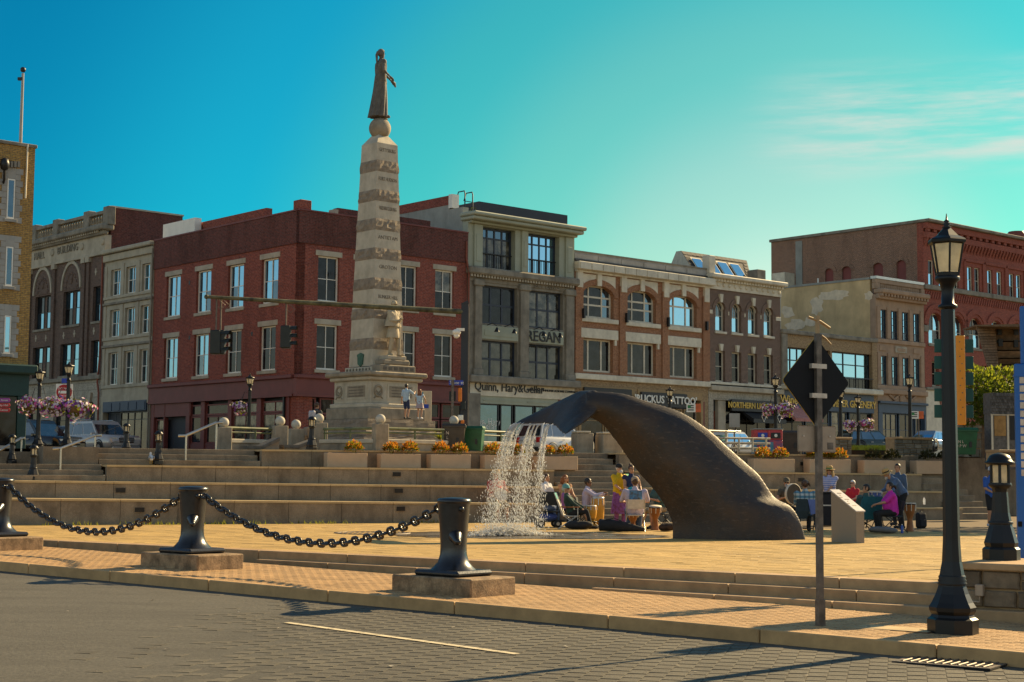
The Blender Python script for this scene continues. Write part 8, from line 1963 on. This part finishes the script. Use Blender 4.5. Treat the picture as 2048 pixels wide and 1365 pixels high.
park('boxy white jeep behind the falling water', 1112, 80, 845, RA+R(4), paint('white_car_paint', (.62,.60,.56), 0), 4.2, 1.85, 1.85)
park('white suv with blue windows behind the tubular railing', 1466, 88, 864, RA+R(10), paint('white_suv_paint', (.60,.60,.58), 0), 4.0, 1.6, 1.45, glass=m_glsky)
park('dark green wagon with red tail light above the grass strip', 1738, 93, 861, RA+R(-14), paint('dark_green_car_paint', (.018,.032,.022)), 4.3, 1.55, 1.38, glass=m_glmid)
park('pale blue sedan behind the rubble wall', 1866, 97, 862, RA+R(6), paint('pale_blue_paint', (.22,.30,.38)), 4.1, 1.6, 1.32, 'sedan', glass=m_glsky)
# ------------------------------------------------------------------ chairs, drums, bags
m_alum = mat('bright_tube', (.55,.54,.52), .3, metal=.7); m_wpl = mat('white_chair_plastic', (.62,.56,.48), .5); m_bpl = mat('black_chair', (.02,.02,.022), .5)
m_teal = cloth('teal_canvas', (.02,.13,.16)); m_drumy = mat('yellow_drum_shell', (.62,.30,.03), .35, var=.1); m_drumb = mat('blue_drum_shell', (.02,.05,.20), .3); m_hide = mat('drum_hide', (.62,.53,.40), .6); m_dwood = mat('djembe_wood', (.30,.11,.03), .45, var=.3)
m_bag = cloth('black_bag', (.02,.02,.022)); m_greyc = cloth('grey_bag', (.13,.125,.125))
m_stripe = cloth('striped_towel', (.10,.35,.30), .5)
def chair(label, p, rz, kind='fold', m=None, back=None):
    o = empty('folding_chair', p, rz, label, 'chair', 'chairs of the drum circle'); m = m or m_wpl; bk = back or m
    if kind == 'camp':
        MB().add([(-.28,-.2,.42),(.28,-.2,.42),(.26,.24,.34),(-.26,.24,.34)]+[(-.28,-.2,.40),(.28,-.2,.40),(.26,.24,.32),(-.26,.24,.32)], [(0,1,2,3),(7,6,5,4),(0,4,5,1),(1,5,6,2),(2,6,7,3),(3,7,4,0)]).build('seat', m, o)
        MB().loft([[(-.28,.24,.33),(.28,.24,.33),(.28,.27,.33),(-.28,.27,.33)],[(-.33,.34,.65),(.33,.34,.65),(.33,.37,.65),(-.33,.37,.65)],[(-.30,.42,.95),(.30,.42,.95),(.30,.44,.95),(-.30,.44,.95)]], sm=False).build('backrest', m, o)
        for sg in (-1,1):
            MB().tube([(sg*.3,-.26,0),(sg*.28,.32,.62),(sg*.3,.43,.95)], .014, 6).build('leg', m_bpl, o); MB().tube([(sg*.3,.3,0),(-sg*.28,-.24,.42)], .014, 6).build('leg', m_bpl, o); MB().tube([(sg*.3,-.26,0),(-sg*.28,.28,.40)], .014, 6).build('cross_leg', m_bpl, o)
            MB().bev((sg*.32-.03,-.22,.60),(sg*.32+.03,.34,.63), .01).build('armrest', m, o)
        return o
    rl = kind == 'lawn'; zs, yb = (.36,.22) if rl else (.44,.20)
    MB().bev((-.22,-.22,zs-.03),(.22,.22,zs), .012).build('seat', m, o)
    by, bz = (.46,.98) if rl else (.29,.86)
    for z0, z1, mm in (((.0,.72,m),(.70,1.0,bk)) if rl else ((.36,.96,m),)):
        f0, f1 = z0, z1; MB().loft([[(-.22,yb+(by-yb)*f0,zs+(bz-zs)*f0),(.22,yb+(by-yb)*f0,zs+(bz-zs)*f0),(.22,yb+(by-yb)*f0+.02,zs+(bz-zs)*f0),(-.22,yb+(by-yb)*f0+.02,zs+(bz-zs)*f0)],[(-.22,yb+(by-yb)*f1,zs+(bz-zs)*f1),(.22,yb+(by-yb)*f1,zs+(bz-zs)*f1),(.22,yb+(by-yb)*f1+.02,zs+(bz-zs)*f1),(-.22,yb+(by-yb)*f1+.02,zs+(bz-zs)*f1)]], sm=False).build('backrest', mm, o)
    fm = m_alum if kind != 'black' else m_bpl
    for sg in (-1,1):
        MB().tube([(sg*.235,-.30,0),(sg*.235,yb-.02,zs),(sg*.235,by,bz)], .013, 6).build('leg', fm, o); MB().tube([(sg*.235,.34,0),(sg*.235,-.18,zs)], .013, 6).build('leg', fm, o)
        if rl: MB().bev((sg*.26-.03,-.25,.58),(sg*.26+.03,.30,.61), .008).build('armrest', m_dwood, o); MB().tube([(sg*.25,-.2,.0),(sg*.25,-.2,.58)], .012, 6).build('arm_support', fm, o)
    MB().tube([(-.235,-.25,.08),(.235,-.25,.08)], .01, 6).build('stretcher', fm, o); MB().tube([(-.235,.28,.08),(.235,.28,.08)], .01, 6).build('stretcher', fm, o)
    return o
def drum(label, p, kind, m, H, r, tilt=0.0, rz=0.0):
    o = empty({'conga':'conga_drum','djembe':'djembe','barrel':'barrel_drum'}[kind], p, rz, label, 'drum', 'hand drums'); o.rotation_euler = (tilt, 0, rz)
    if kind == 'conga': pr = [(r*.72,.0),(r*.98,H*.3),(r*1.12,H*.6),(r*1.0,H*.93),(r*.96,H*.965)]
    elif kind == 'barrel': pr = [(r*.9,.0),(r*1.06,H*.5),(r*.97,H*.96)]
    else: pr = [(r*.75,.0),(r*.6,H*.1),(r*.42,H*.4),(r*.45,H*.48),(r*.85,H*.72),(r*1.0,H*.95)]
    MB().lathe(pr, 24).build('shell', m, o); MB().lathe([(r*.98,H*.955),(r*1.0,H*.97),(r*.99,H),(0,H*1.002)], 24, cap=False).build('drum_head', m_hide, o)
    MB().lathe([(r*1.02,H*.93),(r*1.06,H*.94),(r*1.06,H*.965),(r*1.02,H*.975)], 24, cap=False).build('rim', m_alum if kind != 'djembe' else m_bpl, o)
    for k in range(8):
        a = 2*pi*k/8; MB().tube([(r*1.04*math.cos(a),r*1.04*math.sin(a),H*.95),(r*(1.13 if kind == 'conga' else .95)*math.cos(a),r*(1.13 if kind == 'conga' else .95)*math.sin(a),H*.72)], .012, 5).build('lug', m_alum if kind != 'djembe' else m_hide, o)
    if kind == 'conga': MB().lathe([(r*.93,H*.16),(r*.95,H*.18),(r*.95,H*.2)], 24, cap=False).build('band', m_bpl, o)
    return o
def bag(label, p, sz, m, rz=0.0, seed=0, name='bag'):
    rg = random.Random(seed); mb = MB(); o = empty(name, p, rz, label, 'bag', 'bags on the plaza')
    for k in range(7): mb.ball((rg.uniform(-.35,.35)*sz[0], rg.uniform(-.3,.3)*sz[1], sz[2]*rg.uniform(.35,.55)), (sz[0]*.45, sz[1]*.5, sz[2]*.42), 10)
    b_ = remesh(mb, .03, 2); b_.v = [(v[0],v[1],max(v[2],.003)) for v in b_.v]; b_.build('bag_body', m, o); MB().tube([(-.2*sz[0],0,sz[2]*.8),(0,-.05,sz[2]*1.15),(.2*sz[0],0,sz[2]*.8)], .012, 6).build('strap', m_bpl, o)
def G(x, Y): p = at(x, 1050, Y); return Vector((p.x, p.y, 0.008))
FR, FLft = R(90), R(-90)       # facing right / left of the picture
# clothing colours
red_aloha = mat('red_patterned_shirt', (.50,.03,.04), .85, var=.5, vscale=9, c2=(.62,.20,.15)); wht = cloth('white_shirt', (.62,.60,.60), .12); lav = cloth('pale_lilac_shirt', (.52,.44,.52), .1); tan_t = cloth('tan_top', (.45,.24,.12)); green_j = cloth('dark_green_jacket', (.025,.055,.045)); yel = cloth('yellow_shirt', (.68,.42,.01)); navy_p = cloth('navy_top', (.02,.03,.08)); dkgrn = cloth('green_shirt', (.05,.10,.09)); camo = cloth('camouflage', (.11,.09,.06), .5)
def stripe_mat(name, c1, c2, f_, axis=2):
    m, n, l, bs = nodes(name); tc = n.new('ShaderNodeTexCoord'); sp = n.new('ShaderNodeSeparateXYZ'); l.new(tc.outputs['Object'], sp.inputs[0]); w = n.new('ShaderNodeMath'); w.operation = 'SINE'
    mu = n.new('ShaderNodeMath'); mu.operation = 'MULTIPLY'; mu.inputs[1].default_value = f_; l.new(sp.outputs[axis], mu.inputs[0]); l.new(mu.outputs[0], w.inputs[0])
    c = rgbmix(n, l, ramp_(n, l, w.outputs[0], -.2, .2), c1, c2)
    if name == 'plaid':
        w2 = n.new('ShaderNodeMath'); w2.operation = 'SINE'; m2 = n.new('ShaderNodeMath'); m2.operation = 'MULTIPLY'; m2.inputs[1].default_value = f_; l.new(sp.outputs[0], m2.inputs[0]); l.new(m2.outputs[0], w2.inputs[0]); c = rgbmix(n, l, ramp_(n, l, w2.outputs[0], .1, .5, 0, .55), c, (.04,.08,.12))
    l.new(c, bs.inputs['Base Color']); bs.inputs['Roughness'].default_value = .85; return m
strp = stripe_mat('blue_striped_shirt', (.50,.48,.60), (.20,.26,.52), 95); plaid = stripe_mat('plaid', (.10,.24,.32), (.45,.50,.48), 52); redt = cloth('red_shirt', (.50,.02,.035)); pink = cloth('magenta_shirt', (.55,.03,.36), .12); blu = cloth('slate_blue_shirt', (.09,.14,.24)); denim = cloth('denim', (.06,.10,.17)); blk = cloth('black_trousers', (.015,.015,.016)); khk = cloth('khaki', (.30,.24,.15)); flor = mat('floral_skirt', (.45,.12,.20), .85, var=.6, vscale=12, c2=(.30,.12,.45)); purp = cloth('purple_top', (.30,.12,.30)); ltblue = cloth('pale_blue_tee', (.42,.50,.55), .1); navs = cloth('navy_shorts', (.03,.04,.09)); greyd = cloth('grey_dress', (.40,.30,.30))
h_dk = mat('dark_hair', (.025,.016,.010), .5); h_aub = mat('auburn_hair', (.22,.075,.02), .5); h_bl = mat('blonde_hair', (.42,.28,.11), .5); h_gr = mat('grey_hair', (.42,.40,.37), .6); h_wh = mat('white_hair', (.62,.60,.56), .6); h_br = mat('brown_hair', (.08,.04,.02), .5)
straw = mat('straw_hat', (.48,.29,.10), .8, var=.2); c_teal = cloth('teal_cap', (.12,.32,.30)); c_blk = cloth('black_cap', (.02,.02,.02)); c_tan = cloth('tan_cap', (.42,.31,.20)); c_grn = mat('green_band', (.02,.16,.05), .7); c_wht = cloth('white_cap', (.62,.62,.62))
# left group
tp0 = TP(ts(995,1010,0,0), .32, 0); tp0.z = tz(0, 5)
p1, J = person('seated man in red patterned shirt and straw hat seen through the falling water', tp0 - TN*.18, TA+R(10), H=1.78, sit=.02, top=red_aloha, sleeve=.8, low=khk, leg=1.0, hair=h_gr, hat=('straw', straw, None), wide=1.25, hands=[(-.2,-.3,.35),(.22,-.32,.3)], feet=[(-.18,-.42,-.55),(.16,-.40,-.55)], glasses=True)
o = empty('hand_drum', p1.location - TN*.30 + Vector((0,0,.18)), TA, 'round hand drum held by the man in the red patterned shirt', 'drum', 'hand drums'); o.rotation_euler = (R(60),0,TA); MB().lathe([(.22,0),(.22,.09)], 22).build('frame', m_dwood, o); MB().lathe([(.215,.091),(.0,.094)], 22, cap=False).build('drum_head', m_hide, o)
def onwall(x): s_ = ts(x, 1005, 0, 0); q = TP(s_, .22, 0); q.z = tz(0, s_); return q
person('seated man in white open-collar shirt behind the cart', onwall(1098), TA+R(30), H=1.74, sit=.02, top=wht, sleeve=.8, low=denim, hair=h_br, feet=[(-.15,-.40,-.5),(.13,-.38,-.5)], skin=m_skin, turn=R(20))
person('seated woman with long auburn hair and sunglasses on the terrace', onwall(1136), TA+R(8), H=1.70, sit=.02, top=tan_t, sleeve=.12, low=blk, hair=h_aub, style='long', feet=[(-.13,-.40,-.5),(.12,-.38,-.5)], glasses=True, skin=m_skin)
person('blonde person in purple top sitting behind the striped chair', G(1131,45.3), R(70), H=1.62, sit=.38, top=purp, sleeve=.8, low=blk, hair=h_bl, style='long')
q = G(1143, 43.4); chair('reclining white lawn chair with striped towel', q, R(82), 'lawn', m_wpl, m_stripe); person('man in teal cap and dark green jacket reclining in a lawn chair', q + Vector((0,0,0)), R(82), H=1.68, sit=.34, lean=R(-16), top=green_j, sleeve=2, low=blk, hair=h_gr, hat=('cap', c_teal, None), glasses=True, hands=[(-.16,-.30,.56),(.14,-.34,.58)], feet=[(-.12,-.56,.08),(.12,-.52,.08)])
q = G(1172, 45.2); person('man in white long-sleeved shirt playing a yellow conga', q, R(78), H=1.74, sit=.47, lean=R(4), top=lav, sleeve=1.95, low=blk, hair=h_dk, glasses=True, skin=m_skin3, hands=[(-.1,-.50,.95),(.14,-.52,.9)])
chair('plain folding chair under the conga player', q, R(78), 'black', m_bpl)
drum('tall yellow conga drum beside the stairs', G(1196,44.9), 'conga', m_drumy, .86, .17); drum('second, lower yellow conga drum on a stand', G(1181,43.6) + Vector((0,0,.18)), 'conga', m_drumy, .46, .16); 
o = empty('drum_stand', G(1183,43.55), 0, 'black tripod stand under the lower conga', 'stand'); [MB().tube([(0,0,.22),(.28*math.cos(a),.28*math.sin(a),0)], .014, 6).build('leg', m_bpl, o) for a in (.3,2.4,4.5)]; MB().lathe([(.15,.17),(.16,.19),(.15,.2)], 14).build('ring', m_bpl, o)
bag('black bag under the lawn chair', G(1160,42.9), (.55,.3,.26), m_bag, 0, 3)
o = empty('folding_cart', G(1096,44.2), R(10), 'black folding cart with wheels and blue bags', 'cart'); MB().bev((-.3,-.22,.42),(.3,.22,.46), .01).build('shelf', m_bpl, o); MB().bev((-.28,-.2,.62),(.28,-.16,1.0), .01).build('back_panel', m_bpl, o)
for sx in (-1,1):
    MB().tube([(sx*.3,-.2,.1),(sx*.3,-.2,1.0)], .015, 6).build('upright', m_bpl, o); MB().tube([(sx*.3,.2,.1),(sx*.3,.2,.9)], .015, 6).build('upright', m_bpl, o)
    for sy in (-1,1): w = MB().lathe([(.05,-.03),(.11,-.03),(.11,.03),(.05,.03)],16,T=Tm((sx*.24,sy*.22,.11), rx=pi/2)).build('wheel', m_tyre, o); MB().lathe([(.05,-.034),(.05,.034)],10,T=Tm((sx*.24,sy*.22,.11), rx=pi/2)).build('hub', m_alum, w)
MB().ball((0,0,.30), (.27,.19,.13), 12).build('blue_bag', cloth('blue_bag_cloth', (.05,.09,.32)), o); MB().ball((.05,0,.55), (.2,.15,.1), 10).build('blue_bag', cloth('slate_bag_cloth', (.10,.14,.26)), o); MB().bev((-.1,-.15,.75),(.15,.1,.88), .03).build('orange_box', m_orgs, o)
q = G(1238, 46.0); p6, J = person('standing saxophonist with white beard, black cap and yellow shirt', q, R(25), H=1.76, top=yel, sleeve=.8, skirt=(flor,.35), low=flor, leg=1.9, hair=h_wh, hat=('cap', c_blk, None), beard=h_wh, hands=[(-.1,-.33,1.02),(.12,-.30,1.18)], turn=R(20), skin=m_skin2)
m_brass = mat('brass', (.62,.38,.10), .3, metal=.8); o = empty('saxophone', q, R(25), 'brass saxophone held by the man in the yellow shirt', 'saxophone'); MB().tube([(.02,-.13,1.52),(.03,-.24,1.50),(.04,-.28,1.40),(.02,-.32,1.0),(.0,-.36,.86),(-.02,-.44,.86),(-.03,-.48,.98),(-.04,-.50,1.16)], [.010,.014,.02,.035,.045,.05,.06,.085], 12).build('body', m_brass, o); [MB().lathe([(.018,0),(.018,.012)],8,T=Tm((.05,-.30,1.05+.07*k), ry=pi/2)).build('key', m_brass, o) for k in range(5)]
q = G(1262, 45.2); person('standing woman in navy sleeveless top with turquoise bag and sunglasses', q, R(28), H=1.74, top=navy_p, sleeve=.12, low=blk, leg=2, hair=h_br, style='bun', glasses=True, wide=1.15, hands=[(-.12,-.26,1.05),(.16,-.28,1.02)])
o = empty('turquoise_bag', q + Vector((.0,-.32,1.02)), 0, 'turquoise cloth bag held by the woman in navy', 'bag', 'bags on the plaza'); MB().ball((0,0,0), (.17,.08,.13), 12).build('bag_body', mat('turquoise_cloth', (.02,.30,.38), .7), o); MB().tube([(-.1,0,.1),(0,0,.36),(.1,0,.1)], .01, 5).build('strap', m_bpl, o)
q = G(1270, 41.7); chair('white folding chair of the man in the white t-shirt', q, R(180), 'fold', m_wpl); p8, J = person('seated man in white t-shirt and tan cap with his back to us', q, R(180), H=1.86, sit=.45, top=lav, sleeve=.85, low=denim, hair=h_br, hat=('cap', c_tan, None), wide=1.28, hands=[(-.26,-.36,.72),(.26,-.36,.72)])
pr = mat('shirt_print', (.35,.25,.10), .8, var=.7, vscale=14, c2=(.10,.30,.55)); MB().add([(-.17,.232,.84),(.17,.232,.84),(.165,.222,1.08),(-.165,.222,1.08)], [(1,0,3,2)]).build('shirt_print', pr, p8)
drum('small red-brown drum between the knees of the man in white', G(1270,41.2)+Vector((0,.75,0)), 'djembe', m_dwood, .5, .15)
q = G(1322, 43.6); person('man in green shirt playing a djembe, half hidden by the whale tail', q, R(-60), H=1.76, sit=.48, lean=R(10), top=dkgrn, sleeve=.9, low=khk, leg=1.1, hair=h_gr, wide=1.1, hands=[(-.12,-.45,.82),(.1,-.42,.82)], feet=[(-.2,-.55,.08),(.15,-.4,.08)]); chair('folding chair hidden behind the whale tail', q, R(-60), 'black', m_bpl)
drum('red-brown djembe played beside the whale tail', G(1310,42.9), 'djembe', m_dwood, .66, .17, R(8))
o = empty('gig_bag', G(1232,41.3), R(-8), 'long black gig bag lying on the plaza', 'bag', 'bags on the plaza'); MB().tube([(-.42,0,.17),(-.2,0,.17),(.25,.0,.13),(.75,.02,.06)], [.16,.165,.13,.05], 14).ball((-.42,0,.17), (.05,.16,.16), 12).build('bag_body', m_bag, o); MB().tube([(-.3,-.1,.3),(-.05,-.14,.36),(.15,-.08,.28)], .014, 6).build('strap', m_bpl, o)
bag('black and orange backpack by the whale tail', G(1334,42.0), (.36,.3,.26), cloth('black_orange_cloth', (.05,.03,.02), .8), 0, 9, 'backpack')
# right group
q = onwall(1573); q = G(1573, 45.2); p10, J = person('bearded man in camouflage cap and vest holding a frame drum', q, R(20), H=1.76, sit=.50, top=camo, sleeve=.5, low=blk, hair=h_gr, hat=('cap', camo, None), beard=h_gr, glasses=True, hands=[(-.25,-.30,.85),(.20,-.32,.92)], turn=R(-25)); chair('folding chair of the frame drummer', q, R(20), 'black', m_bpl)
o = empty('frame_drum', q + Vector((.12,-.42,.98)), R(35), 'large round frame drum held up by the man in camouflage', 'drum', 'hand drums'); ring = [(.30*math.cos(a),0,.30*math.sin(a)) for a in [2*pi*k/28 for k in range(29)]]; MB().lathe([(.285,-.04),(.30,-.04),(.30,.04),(.285,.04)], 30, T=Tm(rx=pi/2), cap=False).build('frame', m_hide, o); MB().lathe([(.285,.03),(.0,.031)], 30, T=Tm(rx=pi/2), cap=False).build('drum_head', cloth('dark_hide', (.11,.075,.045)), o)
q = G(1611, 42.5); chair('black chair hung with jackets', q, R(176), 'black', m_bpl); person('woman in blue plaid shirt with braided ponytail, her back to us', q, R(176), H=1.76, sit=.46, top=plaid, sleeve=1.8, low=blk, hair=h_br, style='wild', wide=1.2)
MB(); o = empty('draped_jackets', q + Vector((0,.0,0)), R(176), 'dark jacket and blue cloth draped over the black chair', 'jacket'); MB().loft([[(-.02,.31,.88),(.27,.31,.88),(.27,.34,.88),(-.02,.34,.88)],[(-.06,.33,.55),(.30,.33,.55),(.30,.40,.55),(-.06,.40,.55)],[(.0,.34,.36),(.26,.34,.34),(.26,.38,.34),(.0,.38,.36)]], sm=False).build('dark_jacket', m_greyc if False else cloth('dark_jacket_cloth', (.025,.04,.045)), o); MB().loft([[(-.26,.31,.87),(-.03,.31,.87),(-.03,.34,.87),(-.26,.34,.87)],[(-.25,.33,.50),(-.10,.33,.46),(-.10,.36,.46),(-.25,.36,.50)]], sm=False).build('blue_cloth', cloth('blue_cloth', (.13,.18,.42)), o)
q = G(1660, 49.0); person('standing woman in striped shirt and green-banded straw hat', q, R(-12), H=1.76, top=strp, sleeve=.95, low=blk, leg=1.6, hair=h_bl, style='long', hat=('straw', straw, c_grn), glasses=True, hands=[(-.3,-.25,1.0),(-.05,-.33,1.02)], lean=R(5), turn=R(-10))
o = empty('drum_table', G(1649,47.6), 0, 'black covered stand in front of the woman in stripes', 'stand'); MB().bev((-.28,-.25,.0),(.28,.25,.98), .03).build('cover', m_bag, o); MB().bev((-.31,-.28,.985),(.31,.28,1.03), .012).build('stand_top', m_bpl, o); MB().box((-.29,-.256,.6),(.29,-.25,.64)).build('white_band', m_alum, o)
q = onwall(1714); person('woman with white hair and red shirt sitting on the terrace', q, TA+R(-70), H=1.70, sit=.02, top=redt, sleeve=.6, low=blk, hair=h_wh, glasses=True, feet=[(-.13,-.40,-.42),(.12,-.38,-.42)], skin=m_skin2)
q = G(1730, 43.4); chair('teal canvas camping chair seen from behind', q, R(196), 'camp', m_teal); person('man with cropped dark hair slumped in the teal camping chair', q, R(196), H=1.72, sit=.38, lean=R(-8), top=dkgrn, sleeve=.7, low=blk, hair=h_dk, turn=R(60), skin=m_skin)
drum('blue barrel drum on a stand in front of the man in the fedora', G(1752,45.2)+Vector((0,0,.62)), 'barrel', m_drumb, .45, .19); o = empty('drum_stand', G(1752,45.2), 0, 'black stand under the blue barrel drum', 'stand'); [MB().tube([(.16*math.cos(a),.16*math.sin(a),.62),(.3*math.cos(a),.3*math.sin(a),0)], .015, 6).build('leg', m_bpl, o) for a in (.5,2.6,4.7)]; MB().lathe([(.17,.58),(.18,.6),(.17,.62)], 14).build('ring', m_bpl, o)
q = G(1786, 42.6); chair('black folding chair of the woman in magenta', q, FLft, 'black', m_bpl); person('seated woman in magenta shirt with dark ponytail, facing left', q, FLft, H=1.70, sit=.46, lean=R(6), top=pink, sleeve=.85, low=blk, leg=2, hair=h_dk, style='pony', wide=1.25, hands=[(-.1,-.46,.74),(.12,-.48,.76)])
q = G(1806, 45.6); person('stooping man in slate-blue shirt and straw fedora', q, R(-80), H=1.84, lean=R(38), top=blu, sleeve=1.6, low=blk, hair=h_gr, hat=('straw', straw, c_blk), beard=h_gr, hands=[(-.16,-.62,.98),(.16,-.60,.96)], nod=R(25))
q = G(1797, 48.6); person('dark-haired person standing behind the stooping man', q, R(-40), H=1.86, top=denim, sleeve=1.5, low=blk, hair=h_dk, skin=m_skin)
drum('tall djembe beside the black folding chair', G(1820,43.4), 'djembe', m_dwood, .78, .17); bag('grey bag lying in front of the woman in magenta', G(1765,41.6), (.55,.28,.2), m_greyc, R(5), 14); o = empty('backpack', G(1842,46.0), R(20), 'black backpack leaning at the terrace foot', 'backpack', 'bags on the plaza'); MB().bev((-.15,-.1,.0),(.15,.1,.46), .05).build('pack', m_bag, o); MB().bev((-.11,-.15,.05),(.11,-.1,.26), .02).build('pocket', m_bag, o); MB().tube([(-.05,.0,.46),(0,0,.52),(.05,0,.46)], .01, 5).build('handle', m_bpl, o)
for x, Y, m, l_, z in ((1804,42.0,mat('blue_bottle', (.03,.08,.35), .3),'blue water bottle under the black chair',0),(1849,50.5,m_wat,'clear water bottle standing on the terrace',.62)):
    q = G(x, Y); o = empty('water_bottle', (q.x,q.y,z), 0, l_, 'bottle'); MB().lathe([(.036,0),(.038,.17),(.02,.21),(.018,.22)], 14).build('bottle_body', m, o); MB().lathe([(.02,.22),(.02,.245)], 10).build('cap', m_wpl, o)
q = G(1984, 48.2); person('boy in white cap, blue shirt and black shorts by the far stairs', q, R(10), H=1.78, top=cloth('royal_blue_tee', (.03,.10,.36)), sleeve=.8, low=blk, leg=.95, hair=h_dk, hat=('cap', c_wht, None), hands=[(-.12,-.26,1.02),(.12,-.26,1.0)], shoes=wht)
# by the monument
q = up(632, 56.5); q.z = at(632, 807, 56.5).z - 1.72; pb, J = person('man with dark t-shirt and grey backpack left of the monument', q, R(140), H=1.72, top=cloth('dark_tee', (.05,.055,.06)), sleeve=.8, low=denim, hair=h_br, group='visitors at the monument')
o = empty('backpack', q, R(140), 'pale grey backpack worn by the man at the monument', 'backpack'); MB().bev((-.15,.13,1.0),(.15,.30,1.45), .05).build('pack', mat('pale_pack', (.40,.38,.40), .8), o); [MB().tube([(sg*.1,.14,1.42),(sg*.11,-.10,1.44),(sg*.12,-.13,1.2),(sg*.12,.14,1.05)], .018, 6).build('strap', m_bag, o) for sg in (-1,1)]
q = at(812, 838, 57.4); person('boy in pale blue t-shirt and navy shorts on the monument steps', q, R(150), H=1.26, top=ltblue, sleeve=.85, low=navs, leg=.9, hair=h_dk, hands=[(-.28,-.35,1.35),(.30,-.02,.80)], group='visitors at the monument')
q = at(839, 838, 57.2); person('girl in greyish dress with auburn hair on the monument steps', q, R(170), H=1.06, top=ltblue, sleeve=.3, skirt=(greyd,.62), hair=h_aub, style='long', hands=[(-.36,-.05,1.0),(.2,-.1,.9)], shoes=wht, group='visitors at the monument')
bpy.data.scenes.remove(TMP)
